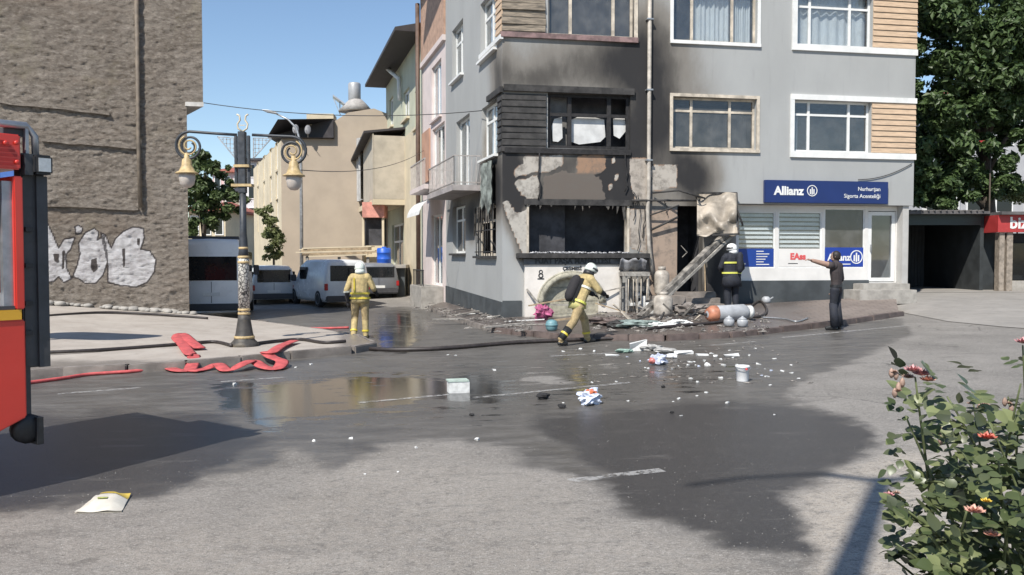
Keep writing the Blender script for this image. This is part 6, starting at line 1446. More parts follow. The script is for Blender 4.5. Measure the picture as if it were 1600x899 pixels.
# fine grit
g = MB(); rng = np.random.default_rng(5)
for _ in range(2600):
    px = rng.uniform(0, 1600); py = 899 - (rng.random() ** 1.4) * 260; p = ground(px, py); s = rng.uniform(.0015, .0042)
    g.add([p + Vector((-s, -s, 0)), p + Vector((s, -s * .6, 0)), p + Vector((s * .4, s, 0)), p + Vector((0, 0, s * 1.1))], [(0, 1, 3), (1, 2, 3), (2, 0, 3)])
o = g.build('road_grit', mk('grit', (.26, .25, .23), .9, .6, 60), None, fixn=False, kind='stuff'); tag(o, 'fine pale grit strewn over the dry asphalt', 'grit')
g = MB()
for _ in range(170):
    px = rng.uniform(640, 830); py = 470 + (px - 660) * .22 + rng.normal() * 9 + 6
    if px > 800: py = 500 + rng.uniform(0, 20)
    p = on_walk(px, py, RW_V); s = rng.uniform(.02, .11); M3 = Matrix.Rotation(rng.uniform(0, 6.3), 3, 'Z') @ Matrix.Rotation(rng.uniform(-.6, .6), 3, 'X')
    g.add([p + Vector((0, 0, .03)) + M3 @ Vector(q) * s for q in ((-1.4, -.3, -.1), (1.4, -.25, .1), (1.2, .3, .1), (-1.2, .3, 0), (0, 0, .35))], [(0, 1, 4), (1, 2, 4), (2, 3, 4), (3, 0, 4), (3, 2, 1, 0)])
for _ in range(240):
    px = rng.uniform(930, 1200); py = rng.uniform(488, 520); p = on_walk(px, py, RW_V); s = rng.uniform(.02, .09); M3 = Matrix.Rotation(rng.uniform(0, 6.3), 3, 'Z')
    g.add([p + Vector((0, 0, .01)) + M3 @ Vector(q) * s for q in ((-1.4, -.3, -.1), (1.4, -.25, .1), (1.2, .3, .1), (-1.2, .3, 0), (0, 0, .5))], [(0, 1, 4), (1, 2, 4), (2, 3, 4), (3, 0, 4), (3, 2, 1, 0)])
for _ in range(150):
    px = rng.normal() * 90 + 1060; py = rng.uniform(533, 600); p = ground(px, py); s = rng.uniform(.008, .045); M3 = Matrix.Rotation(rng.uniform(0, 6.3), 3, 'Z')
    g.add([p + Vector((0, 0, .006)) + M3 @ Vector(q) * s for q in ((-1.6, -.3, -.1), (1.4, -.25, .1), (1.2, .3, .1), (-1.2, .3, 0), (0, 0, .4))], [(0, 1, 4), (1, 2, 4), (2, 3, 4), (3, 0, 4), (3, 2, 1, 0)])
o = g.build('burnt_debris', mk('mixed_debris', (.17, .155, .14), .85, .9, 18, dirt=.5, dirtc=(.03, .03, .03)), None, fixn=False, kind='stuff'); tag(o, 'mixed charred splinters strewn along the burnt building foot', 'debris')
# planks and sticks
def stick(label, a, b, w, h, m, cat='plank', name='loose_plank'):
    g = MB(); g.bar(a, b, w, h); return tag(g.build(name, M[m], None), label, cat)
W_ = lambda px, py, dz=0: on_walk(px, py, RW_V) + Vector((0, 0, dz))
fz = lambda px, py, v: FA.pt(uz(px, py, v)[0], v, uz(px, py, v)[1])
stick('pale plank leaning low across the fountain arch', fz(826, 478, -.75), fz(887, 467, -.68), .09, .03, 'wood'); stick('thin grey lath under the pale plank at the fountain', fz(840, 476, -.7), fz(890, 477, -.72), .05, .03, 'greywood')
stick('short dark stick leaning on the fountain panel edge', fz(823, 452, -.2), fz(850, 486, -.5), .05, .04, 'greywood'); stick('slim rod slanting across the marble panel', fz(934, 458, -.35), fz(978, 448, -.2), .03, .03, 'greywood'); stick('brown lath lying from fountain towards the doorway', fz(930, 474, -.4), fz(990, 492, -.6), .05, .03, 'wood')
stick('long pale plank on the ground at the grey corner', W_(756, 514, .03), W_(818, 508, .03), .12, .03, 'greywood'); stick('short weathered board by the side wall plinth', W_(676, 501, .03), W_(722, 500, .03), .12, .03, 'greywood'); stick('splintered board lying in the side wall debris', W_(712, 496, .05), W_(748, 490, .06), .1, .03, 'greywood')
stick('narrow batten on the paving before the fountain', W_(866, 505, .05), W_(915, 500, .08), .06, .04, 'wood')
# slanting twin beam from the wrecked canopy
BM = thing('fallen_canopy_beam', 'long charred twin beam slanting from the canopy down to the rubble', 'beam', W_(1000, 500))
a, b = fz(1000, 496, -2.0), fz(1128, 370, -.8); g = MB(); g.bar(a, b, .2, .12); g.build('main_beam', mk('burnt_beam', (.19, .175, .155), .8, .7, 5, dirt=.6, dirtc=(.035, .03, .03)), BM)
a, b = fz(1032, 474, -1.8), fz(1149, 364, -.75); g = MB(); g.bar(a, b, .07, .07); g.build('side_rail', M['greywood'], BM)
for t in (.15, .4, .65, .9):
    p0 = fz(1000, 496, -2.).lerp(fz(1128, 370, -.8), t); p1 = fz(1032, 474, -1.8).lerp(fz(1149, 364, -.75), max(0, t - .12)); g = MB(); g.bar(p0, p1, .04, .04); g.build('cross_tie', M['charwood'], BM)
# crumpled canopy sheet
CN = thing('wrecked_canopy', 'crumpled sheet metal canopy hanging burnt above the doorway', 'canopy', fz(1090, 310, -.1))
def canopy(i, j, n=18, m=14):
    s, t = i / n, j / m; px = 1089 + 62 * s + (3 if t > .8 else 0) * s; py = 302 + 66 * t + 6 * s * t - (8 * s if t > .7 else 0) * t
    v = -.35 - 1.0 * math.sin(t * 1.5) * (.6 + .4 * s) + .32 * noise.noise((s * 3.2, t * 3.2, 3)) + .2 * abs(math.sin(s * 4 + t * 5)); u, z = uz(px, py, v); return FA.pt(u, v, z + .16 * noise.noise((s * 3, t * 3, 8)))
g = MB(); g.smooth = True; g.grid(canopy, 19, 15); sh = g.build('sheet', mk('scorched_sheet', (.34, .295, .24), .5, .4, 2.0, dirt=.7, dirtc=(.14, .12, .10)), CN, fixn=False)
md = sh.modifiers.new('thick', 'SOLIDIFY'); md.thickness = .012
for a, b in ((canopy(0, 0), canopy(18, 0)), (canopy(18, 0), canopy(18, 14)), (canopy(0, 14), canopy(18, 14))): g = MB(); g.bar(a, b, .05, .05); g.build('frame_rail', M['charwood'], CN)
g = MB(); g.tube([canopy(18, 5), canopy(18, 9) + Vector((.15, -.02, -.05)), fz(1160, 352, -.9)], .03, 6); g.build('bent_arm', M['char'], CN)
g = MB(); g.bar(fz(1088, 306, -.02), fz(1092, 308, -.5), .05, .05); g.build('wall_bracket', M['char'], CN)
stick('white curtain rod fragment hanging in the burnt doorway', fz(1064, 384, .05), fz(1073, 394, .02), .03, .015, 'greywood', 'rod', 'rod_fragment'); stick('white bracket fragment in the burnt doorway', fz(1074, 394, .03), fz(1066, 402, .05), .03, .015, 'greywood', 'rod', 'rod_fragment')
stick('pale door jamb strip standing by the burnt doorway', fz(1101, 400, -.04), fz(1102, 455, -.05), .06, .03, 'wood', 'jamb', 'door_jamb')
# gas cylinders
def cylinder(label, p, r, h, m, collar=True):
    T = thing('gas_cylinder', label, 'gas cylinder', p); g = MB(); g.lathe([(r * .8, 0), (r * .8, .03), (r * .9, .04), (r, .1), (r, h * .72), (r * .85, h * .82), (r * .45, h * .88), (r * .2, h * .9)], p, 18); g.build('tank', m, T)
    if collar: g = MB(); g.lathe([(r * .5, h * .86), (r * .52, h), (r * .44, h), (r * .42, h * .87)], p, 16); g.build('collar', m, T)
    g = MB(); g.lathe([(.02, h * .88), (.025, h * .96), (.012, h * .97)], p, 8); g.build('valve', M['steel'], T); return T
M['gasw'] = mk('scorched_cream_enamel', (.40, .36, .31), .5, .3, 5, dirt=.4); M['gasg'] = mk('grey_enamel', (.36, .37, .385), .45, .15, 5, dirt=.25)
p = W_(1036, 494); cylinder('scorched cream gas cylinder standing under the slanting beam', p, .24, .62, M['gasw'])
p2 = fz(1034, 462, -.55); blk = MB(); blk.fbox(FA, uz(1012, 470, -.3)[0], uz(1060, 470, -.3)[0], -.85, -.3, ZFR(4) - .1, p2.z); tag(blk.build('masonry_ledge', M['kerbstone'], None, bevel=.02), 'low masonry ledge by the pink wall beside the fountain', 'ledge')
cylinder('tall cream gas cylinder against the pink scorched wall', p2, .2, .78, M['gasw'])
A_, B_ = W_(1104, 505), W_(1170, 501); CY = thing('gas_cylinder', 'large grey gas cylinder with orange end lying on the paving', 'gas cylinder', A_.lerp(B_, .5)); dirx = (B_ - A_).normalized(); rr = .19; z_ = Vector((0, 0, rr + .01))
Mx = Vector((0, 0, 1)).rotation_difference(dirx).to_matrix(); Lc = (B_ - A_).length
g = MB(); g.lathe([(.02, .0), (.12, .02), (rr, .12), (rr, Lc - .14), (.13, Lc - .03), (.02, Lc)], A_ + z_, 20, Mx); g.build('tank', M['gasg'], CY)
g = MB(); g.lathe([(.125, .012), (rr + .004, .125), (rr + .004, .24), (rr + .001, .25)], A_ + z_, 20, Mx); g.build('orange_end', mk('orange_enamel', (.42, .17, .10), .5, .3, 6, dirt=.4), CY)
g = MB(); g.lathe([(.03, -.06), (.03, .02)], A_ + z_, 10, Mx); g.build('valve', M['char'], CY); g = MB(); g.lathe([(.15, Lc - .04), (.15, Lc + .06), (.13, Lc + .06), (.13, Lc - .04)], A_ + z_, 16, Mx); g.build('collar', M['foam'], CY)
for px, lab in ((1139, 'small silver pot before the middle of the lying cylinder'), (1160, 'small silver pot before the collar end of the lying cylinder')):
    p = W_(px, 510); T = thing('metal_pot', lab, 'pot', p); g = MB(); g.lathe([(.07, 0), (.11, .03), (.12, .12), (.1, .17), (.06, .19)], p, 16); g.build('pot', M['gasg'], T); g = MB(); g.lathe([(.105, .171), (.06, .2), (.025, .22), (.02, .24)], p, 16); g.build('lid', M['gasg'], T)
p = W_(1197, 474); T = thing('metal_pot', 'dented silver kettle on the paving near the shop plinth', 'pot', p); g = MB(); g.lathe([(.09, 0), (.13, .04), (.12, .14), (.06, .19)], p, 16); g.build('pot', M['gasg'], T); g = MB(); g.tube([p + Vector((.09, 0, .1)), p + Vector((.2, 0, .17))], .02, 8); g.build('spout', M['gasg'], T)
# burnt stove / grill beside the fountain
ST_ = thing('burnt_stove', 'burnt metal stove with melted hood and thin legs beside the fountain', 'stove', W_(990, 486)); u0, u1 = uz(974, 430, -.5)[0], uz(1008, 430, -.5)[0]
zg0 = ZFR(3); z1 = uz(990, 432, -.5)[1]
for u in (u0, (u0 + u1) / 2, u1):
    for v in (-.75, -.25): g = MB(); g.fbox(FA, u - .02, u + .02, v - .02, v + .02, zg0 - .05, z1); g.build('leg', M['greywood'], ST_)
g = MB(); g.fbox(FA, u0 - .04, u1 + .04, -.8, -.2, z1 + .002, z1 + .12); g.build('hob', M['greywood'], ST_, bevel=.01)
for i in range(5): g = MB(); ua = u0 + random.uniform(0, .4); va = -.75 + random.uniform(0, .3); za = zg0 + .05 + i * .13; s_ = random.uniform(.1, .2); g.fbox(FA, ua, ua + s_ * 1.4, va, va + s_, za, za + s_ * .8); g.build('burnt_box', [M['greywood'], M['foam'], M['charwood'], M['gasg_'] if 'gasg_' in M else M['steel'], M['sootframe']][i], ST_, bevel=.015)
g = MB(); n = 10; g.smooth = True
g.grid(lambda i, j: FA.pt(u0 - .05 + (u1 - u0 + .12) * i / n, -.28 + .12 * math.sin(i * .9) * j / 4 - .05 * j, z1 + .15 + .3 * j / 4 + .04 * math.sin(i * 1.7)), n + 1, 5); hd = g.build('melted_hood', mk('burnt_metal', (.20, .20, .21), .55, .5, 5, dirt=.5), ST_, fixn=False)
md = hd.modifiers.new('thick', 'SOLIDIFY'); md.thickness = .02
for i in range(5): g = MB(); u = u0 + (u1 - u0) * (i + .5) / 5 + random.uniform(-.05, .05); g.tube([FA.pt(u, -.72, zg0 + .1), FA.pt(u + random.uniform(-.03, .03), -.74, z1 - .05)], .012, 6); g.build('grille_rod', M['sootframe'], ST_)
for px, py, r, h, lab in [(1004, 486, .15, .5, 'white plastic drum standing beside the burnt stove'), (1018, 490, .16, .36, 'short white tub with sooty rim next to the drum')]:
    p = W_(px, py); T = thing('plastic_drum', lab, 'drum', p); g = MB(); g.lathe([(r * .9, 0), (r, .03), (r, h * .9), (r * .8, h)], p, 16); g.build('drum', M['foam'], T); g = MB(); g.lathe([(r * 1.03, h * .86), (r * 1.03, h * .92), (r * .82, h * 1.01)], p, 16); g.build('lid_ring', M['charwood'], T)
# crumpled sheet on the ground under the beam
for px, py, w, d, h, m, lab, s in [(995, 512, 1.0, .4, .16, 'greenfoil2', 'greenish crumpled tarpaulin under the slanting beam', 2.), (1020, 512, .9, .35, .12, 'foam', 'white torn sheet lying flat under the slanting beam', 4.4), (1060, 507, .5, .3, .1, 'foam', 'bent white panel beside the standing gas cylinder', 6.6), (1078, 492, .9, .5, .28, 'kerbstone', 'heap of rubble by the burnt doorway steps', 1.2), (945, 508, .8, .4, .18, 'kerbred', 'brown heap of soaked rubbish right of the fountain', 7.7), (968, 514, .5, .3, .16, 'charwood', 'black burnt heap of rubbish beside the brown heap', 3.9)]:
    p = W_(px, py); g = crumple(p, w, d, h, s, 14, .6); mm = M.get(m) or mk('green_grey_tarp', (.22, .27, .25), .6, .5, 6, dirt=.4); tag(g.build('rubbish_heap', mm, None, loc=p), lab, 'debris')
stick('yellow and black striped strap lying behind the lying cylinder', W_(1108, 490, .12), W_(1128, 499, .08), .07, .02, 'sootframe', 'strap', 'strap')
# ------------------------------------------------------------------ burnt remains hanging on the facade
random.seed(31)
M['burntmix'] = mk('burnt_strip', (.075, .068, .06), .85, .8, 6, dirt=.5, dirtc=(.02, .02, .02))
for i in range(16):                      # ragged strips along the shop lintel
    px = 828 + i * 9.8 + random.uniform(-3, 3); u, z = uz(px, 316); L = random.uniform(.05, .42) * (1.3 if i in (0, 1, 14, 15) else .6)
    g = MB(); w_ = random.uniform(.02, .08); k = random.uniform(-.06, .06)
    g.prism([FA.pt(u - w_, -.03, z + .03), FA.pt(u + w_, -.03, z + .03), FA.pt(u + w_ * .5 + k, -.05, z - L * .7), FA.pt(u + k, -.04, z - L), FA.pt(u - w_ * .6 + k * .5, -.05, z - L * .5)], FA.n * .015); g.build('hanging_strip', M['burntmix'], APT)
g = MB(); z0 = uz(900, 320)[1]; zt2 = uz(900, 312)[1]; g.fbox(FA, SHOP[0] - .12, SHOP[1] + .15, -.05, .01, z0 - .02, zt2); g.build('burnt_shop_lintel', M['charwood'], APT)
for px, y0, y1, w_ in ((991, 300, 345, .012), (998, 305, 392, .01), (1005, 318, 372, .012), (1040, 312, 336, .01), (842, 240, 312, .02), (978, 240, 300, .015)):
    g = MB(); P = [FA.pt(uz(px + random.uniform(-3, 3), y0 + (y1 - y0) * k / 6)[0], -.05 - .02 * random.random(), uz(px, y0 + (y1 - y0) * k / 6)[1]) for k in range(7)]; g.tube(P, w_, 6); g.build('dangling_cable', M['char'], APT)
g = MB(); n = 12; g.smooth = True; ua, ub = FS.u(757), FS.u(777); za, zb_ = FS.uz(766, 326)[1], FS.uz(766, 254)[1]
g.grid(lambda i, j: FS.pt(ua + (ub - ua) * i / n, -.10 + .05 * math.sin(i * 1.4) - .03 * (j % 2), zb_ + (za + .25 * math.sin(i * 2.1) - zb_) * j / 6), n + 1, 7); g.build('hanging_cloth', mk('scorched_cloth', (.17, .19, .175), .9, .6, 4, dirt=.6, dirtc=(.04, .04, .04)), APT, fixn=False)
for i in range(9):
    g = MB(); u = FS.u(747 + i * 3.6); z = FS.uz(760, 322)[1]; L = random.uniform(.2, .9); g.bar(FS.pt(u, -.08, z), FS.pt(u + random.uniform(-.08, .08), -.1, z - L), .05, .012); g.build('hanging_strip', M['burntmix'], APT)
# tangle of laths and sheets under the beam
for i in range(26):
    px = random.uniform(972, 1092); py = random.uniform(486, 508); a = W_(px, py, .03); an = random.uniform(0, 6.28); L = random.uniform(.3, .95); up_ = random.uniform(.02, .5) * L
    b = a + Vector((math.cos(an) * L * .7, math.sin(an) * L * .3, up_)); g = MB(); g.bar(a, b, random.uniform(.03, .1), random.uniform(.015, .04))
    tag(g.build('burnt_lath', [M['charwood'], M['burntmix'], M['greywood'], M['sootframe']][i % 4], None), 'broken scorched lath in the tangled rubble below the slanting beam', 'lath', 'laths in the rubble heap')
for i in range(10):
    px = random.uniform(690, 800); py = 482 + (px - 690) * .2 + random.uniform(0, 8); a = W_(px, py, .03); an = random.uniform(-.4, .4); L = random.uniform(.4, 1.1)
    b = a + Vector((math.cos(an) * L, math.sin(an) * L * .5, random.uniform(.0, .1))); g = MB(); g.bar(a, b, random.uniform(.03, .08), .02); tag(g.build('splinter_board', [M['greywood'], M['foam'], M['charwood']][i % 3], None), 'splintered board scrap on the ground along the grey side wall', 'board', 'scraps along the side wall')
# ------------------------------------------------------------------ vegetation
def leafcloud(mb, clumps, n, size, squash=.8):
    rng = np.random.default_rng(11)
    for _ in range(n):
        c, r = clumps[int(rng.integers(len(clumps)))]
        v = rng.normal(size=3); v /= np.linalg.norm(v); rad = r * (rng.random() ** .45)
        p = Vector(c) + Vector((v[0] * rad, v[1] * rad, v[2] * rad * squash))
        s = size * rng.uniform(.6, 1.3); nrm = Vector((v[0] + rng.normal() * .6, v[1] + rng.normal() * .6, v[2] + .6 + rng.normal() * .6)).normalized()
        a = nrm.orthogonal().normalized(); a.rotate(Matrix.Rotation(rng.uniform(0, 6.28), 3, nrm)); b = nrm.cross(a)
        mb.add([p - a * s, p + b * s * .5 + nrm * s * .12, p + a * s - nrm * s * .2, p - b * s * .5 + nrm * s * .12], [(0, 1, 2), (0, 2, 3)])
def tree(name, label, base, trunk, limbs, clumps, n, leaf, mat, tr=.3, squash=.8):
    T = thing(name, label, 'tree', base); g = MB(); g.tube(trunk, [tr * (1 - .5 * i / (len(trunk) - 1)) for i in range(len(trunk))], 10)
    for a, b in limbs:
        a, b = Vector(a), Vector(b); m = a.lerp(b, .5) + Vector((random.uniform(-.3, .3), random.uniform(-.3, .3), .3)); g.tube([a, m, b], [tr * .4, tr * .25, tr * .08], 6)
    g.build('trunk', M['bark'], T); c = MB(); leafcloud(c, clumps, n, leaf, squash); c.build('crown', mat, T, fixn=False); return T
# big tree on the right, behind the garage
random.seed(21); Yt = 33.5
tb = at_y(1546, 330, Yt); zb0 = .7
cl = []
for px, py, r in [(1470, 40, 60), (1540, 20, 60), (1600, 40, 60), (1660, 60, 60), (1480, 110, 52), (1545, 100, 55), (1610, 110, 48), (1455, 175, 40), (1500, 180, 52), (1560, 160, 40), (1450, 240, 36), (1490, 250, 46), (1530, 235, 34), (1465, 290, 34), (1500, 300, 24), (1435, 300, 26), (1600, 210, 26), (1620, 150, 40), (1580, 250, 20), (1640, 230, 30), (1460, -40, 70), (1560, -60, 80), (1640, -30, 60), (1440, 110, 30), (1585, 290, 14), (1430, 60, 30), (1440, 0, 40), (1500, 60, 50), (1575, 60, 50), (1445, 210, 34), (1530, 290, 26), (1480, 320, 20), (1520, 140, 40), (1590, 170, 30), (1445, 270, 30), (1570, 200, 34), (1560, 110, 44), (1590, 130, 40), (1470, 200, 40), (1515, 210, 40), (1530, 60, 50), (1480, 20, 50), (1590, 20, 50), (1510, 270, 34), (1470, 260, 36), (1440, 160, 30), (1560, 290, 20)]:
    for k in range(9):
        Y = Yt + random.uniform(-2.4, 2.2); c = at_y(px + random.gauss(0, r * .5), py + random.gauss(0, r * .45), Y); cl.append((c, r / F * Yt * random.uniform(.3, .55)))
trunk = [(tb.x, Yt, zb0 - .3), (tb.x - .05, Yt, 3.5), (tb.x - .2, Yt + .1, 6), (tb.x - .1, Yt, 9)]
limbs = [((tb.x - .1, Yt, 4.2), at_y(1480, 240, Yt - .8)), ((tb.x - .15, Yt, 5), at_y(1605, 190, Yt - .5)), ((tb.x - .2, Yt, 6), at_y(1470, 120, Yt)), ((tb.x - .2, Yt, 6.3), at_y(1600, 90, Yt)), ((tb.x - .1, Yt, 7.5), at_y(1530, 20, Yt)), ((tb.x - .1, Yt, 3.6), at_y(1460, 290, Yt))]
tree('broadleaf_tree', 'big dark green broadleaf tree rising behind the garage and kiosk', (tb.x, Yt, zb0), trunk, limbs, cl, 62000, .15, M['leaf_tree'], .33)
# tree added out of view so its crown shades the kiosk
random.seed(8); cl = [(Vector((15.6 + random.gauss(0, 1.9), 22.2 + random.gauss(0, 1.1), 11.6 + random.gauss(0, .9))), random.uniform(.6, 1.1)) for k in range(70)]
cl = [(c, r) for c, r in cl if topix(c)[0] - r / c.y * F > 1612 or (topix(c)[1] + r / c.y * F < -15 and c.x > 14.6)]
tree('added_shade_tree', 'round leafy tree added out of view to shade the kiosk', (16.8, 22.2, gz(16.8)), [(16.8, 22.2, .2), (16.8, 22.2, 4), (16.6, 22.2, 9), (16.2, 22.2, 11)], [((16.7, 22.2, 8), (18, 22, 11)), ((16.6, 22.2, 8.8), (14.2, 22.4, 11.5))], cl, 9000, .17, M['leaf_tree'], .25)
# small tree over the minibus
random.seed(5); Yt = 40; b0 = vloc(318, Yt)
cl = []
for px, py, r in [(315, 260, 18), (300, 285, 22), (325, 285, 20), (345, 300, 22), (310, 320, 26), (340, 325, 24), (365, 315, 16), (300, 345, 18), (330, 345, 18), (318, 243, 10), (360, 290, 10), (320, 300, 24), (335, 265, 12)]:
    for k in range(7):
        c = at_y(px + random.gauss(0, r * .5), py + random.gauss(0, r * .5), Yt + random.uniform(-.8, .8)); cl.append((c, r / F * Yt * random.uniform(.35, .6)))
tree('street_tree', 'leafy green street tree standing behind the white minibus', b0, [b0, (b0[0], Yt, 2.2), at_y(322, 310, Yt), at_y(320, 270, Yt)], [((b0[0], Yt, 2.4), at_y(350, 310, Yt)), ((b0[0], Yt, 2.6), at_y(300, 300, Yt))], cl, 6500, .13, M['leaf_mid'], .13)
# pale shrub against the cream flank
Yt = 43; b0 = vloc(428, Yt); cl = []
for px, py, r in [(425, 345, 12), (430, 360, 14), (415, 338, 10), (428, 380, 14), (436, 370, 12), (420, 328, 8), (404, 332, 8), (418, 365, 12), (422, 395, 12), (434, 395, 10)]:
    for k in range(4): cl.append((at_y(px + random.gauss(0, 4), py + random.gauss(0, 4), Yt + random.uniform(-.4, .4)), r / F * Yt * .6))
tree('pale_shrub_tree', 'pale yellowish green bush growing up the cream flank wall', b0, [b0, (b0[0], Yt, 2), at_y(426, 350, Yt)], [], cl, 2600, .1, M['leaf_pale'], .07)
# plants beyond the kiosk
for i, (px, py, r, lab) in enumerate([(1470, 322, 16, 'low green hedge clump showing above the garage roof'), (1590, 300, 34, 'tall olive green hedge standing behind the red kiosk')]):
    Yt = 36; b0 = (at_y(px, 330, Yt).x, Yt, .8); cl = [(at_y(px + random.gauss(0, r * .6), py + random.gauss(0, r * .35), Yt), r / F * Yt * .6) for k in range(6)]
    tree('hedge_bush', lab, b0, [b0, (b0[0], Yt, 2.2), (b0[0], Yt, 3)], [], cl, 1400, .1, M['leaf_pale'], .06)

# ------------------------------------------------------------------ garage, kiosk and flats on the right
Yg_ = 29.2
def px_x(px, Y): return (px - 800) / F * Y
x0, x1 = px_x(1398, Yg_), px_x(1536, Yg_); zt_ = at_y(1480, 331, Yg_).z
GAR = thing('garage', 'low open garage with dark interior and corrugated roof beside the grey block', 'garage', (x0, Yg_, .63))
M['garwall'] = mk('dark_garage_wall', (.03, .035, .038), .8, .3, 2)
g = MB(); D_ = 4.5
g.box(x0 - .2, x0, Yg_, Yg_ + D_, .3, zt_ - .1); g.box(x1 - .12, x1, Yg_, Yg_ + D_, .3, zt_ - .1); g.box(x0, x1 - .12, Yg_ + D_ - .15, Yg_ + D_, .3, zt_ - .1); g.build('wall', M['garwall'], GAR)
g = MB(); g.box(x0 - .3, x1, Yg_ - .35, Yg_ + D_ + .2, zt_ - .09, zt_); g.build('roof', mk('garage_roof', (.10, .095, .095), .7, .3, 3), GAR)
g = MB(); g.box(x0, x1 - .12, Yg_ - .02, Yg_ + .04, zt_ - .45, zt_ - .092); g.build('rolled_shutter', mk('dark_green_shutter', (.03, .045, .042), .5, .2, 3, stretch=(1, 1, 12)), GAR)
n = 22
for i in range(n):
    g = MB(); a = x0 + .03 + (x1 - x0 - .2) * i / n; g.box(a, a + (x1 - x0 - .2) / n - .012, Yg_ + 3.8, Yg_ + 3.84, .66, zt_ - .2); g.build('door_slat', mk('garage_door_dark', (.03, .034, .038), .6, .2, 3) if i == 0 else bpy.data.materials['garage_door_dark'], GAR)
for i in range(16):
    g = MB(); a = x0 - .28 + (x1 - x0 + .24) * i / 16; g.tube([(a, Yg_ - .4, zt_ + .015), (a, Yg_ + D_ + .2, zt_ + .03)], .03, 6); g.build('roof_rib', bpy.data.materials['garage_roof'], GAR)
xk0, xk1 = px_x(1558, 28.4), px_x(1700, 28.4); Yk = 28.4
KIO = thing('kiosk', 'small shop kiosk with red sign and tiled pillars next to garage', 'kiosk', (xk0, Yk, .65))
zk1 = at_y(1580, 336, Yk).z; zk0 = at_y(1580, 363, Yk).z
M['kred'] = mk('kiosk_red', srgb(165, 55, 55), .5, .1, 3, dirt=.2)
g = MB(); g.box(xk0, xk1, Yk, Yk + .2, zk0, zk1); g.box(xk0, xk0 + .1, Yk + .2, Yk + 3, zk0, zk1); sgn = g.build('sign_fascia', M['kred'], KIO)
t = MB(); FKI = Frame((0, Yk), (1, 0)); xt = px_x(1576, Yk); text_mesh(t, 'bizim', fr_text(FKI, xt, -.008, zk0 + .13), .52, bold=.014, ext=.004); t.build('lettering', M['white'], sgn)
g = MB(); g.box(xk0, xk1, Yk - .2, Yk + 3.2, zk1 + .002, zk1 + .1); g.build('roof', bpy.data.materials['garage_roof'], KIO)
for a, b in ((1563, 1571), (1575, 1584)):
    g = MB(); g.box(px_x(a, Yk), px_x(b, Yk), Yk + .08, Yk + .35, .4, zk0 - .004); g.build('pillar', mk('tiled_pillar', (.26, .22, .18), .6, .3, 9), KIO)
g = MB(); g.box(xk0, xk1, Yk + 1.2, Yk + 1.3, .4, zk0 - .004); g.build('dark_shopfront', M['garwall'], KIO)
g = MB(); g.box(px_x(1586, Yk), px_x(1640, Yk), Yk + 1.1, Yk + 1.18, 1.0, zk0 - .35); g.build('shop_window', M['carglass'], KIO)
g = MB(); g.box(px_x(1586, Yk), px_x(1640, Yk), Yk + .6, Yk + 1.1, .6, .98); g.build('counter', M['concrete'], KIO)
far_house('pale apartment block behind the big tree', 1500, 1640, 150, 360, 55, mk('far_white_shaded', (.36, .36, .37), .85, .1, 1), M['redroof'], 2, 3)  # white wall darkened in its colour to stand for shade
far_house('low white house with railing behind the garage', 1440, 1500, 292, 360, 44, M['farwhite'], M['redroof'], 1, 2, oh=.2)
# red and white pennant sign on a pole
Yq = 31.5; c = at_y(1545, 240, Yq); SP_ = thing('triangular_flag_sign', 'small red triangular sign with white edge among the tree leaves', 'sign', (c.x, Yq, .7))
g = MB(); g.prism([at_y(1530, 220, Yq), at_y(1551, 219, Yq), at_y(1547, 236, Yq)], (0, .04, 0)); g.build('red_panel', M['kred'], SP_)
g = MB(); g.prism([at_y(1548, 219, Yq - .01), at_y(1552, 219, Yq - .01), at_y(1549, 238, Yq - .01), at_y(1546, 237, Yq - .01)], (0, .06, 0)); g.build('white_edge', M['white'], SP_)
g = MB(); p = at_y(1549, 238, Yq); g.tube([(p.x, Yq + .05, .5), (p.x, Yq + .05, p.z + .3)], .03, 6); g.build('pole', M['bark'], SP_)

# ------------------------------------------------------------------ rose bush close to the camera
random.seed(3)
bx = Vector((1.78, 2.95, gz(1.8))); ROSE = thing('rose_bush', 'flowering rose bush with pink blooms in front right of the road', 'bush', bx)
def leafmesh(nm, mat, s=1.):
    me = MB(); me.smooth = True; n = 5
    vs = []; 
    for i in range(n + 1):
        t = i / n; w = .42 * math.sin(math.pi * t ** .8) * (1 if 0 < i < n else .02); z = -.18 * t * t
        vs += [(-w * s, t * s, (z + .12 * w) * s), (0, t * s, z * s), (w * s, t * s, (z + .12 * w) * s)]
    fs = []
    for i in range(n): fs += [(i * 3, i * 3 + 1, i * 3 + 4, i * 3 + 3), (i * 3 + 1, i * 3 + 2, i * 3 + 5, i * 3 + 4)]
    me.add(vs, fs); return me.mesh(nm, mat)
LM = [leafmesh('leaf', M['leaf_rose']), leafmesh('leaf', M['leaf_rose2'])]
tips = []
def rq(px, py, Y): return at_y(px, py, Y)
stems = [((1430, 590), 2.7), ((1415, 650), 2.75), ((1460, 640), 2.9), ((1480, 620), 2.8), ((1520, 625), 3.0), ((1545, 660), 2.7), ((1575, 620), 3.1), ((1598, 540), 2.9), ((1595, 600), 2.7), ((1500, 700), 2.6), ((1470, 740), 2.7), ((1560, 720), 2.6), ((1590, 680), 2.8), ((1395, 780), 2.7), ((1420, 800), 2.6), ((1400, 850), 2.6), ((1450, 830), 2.5), ((1510, 800), 2.5), ((1570, 800), 2.5), ((1620, 650), 2.8), ((1650, 700), 2.8), ((1640, 600), 3.1), ((1480, 880), 2.45), ((1550, 880), 2.45), ((1700, 720), 2.9), ((1390, 870), 2.75)]
sm = MB(); nodes = []
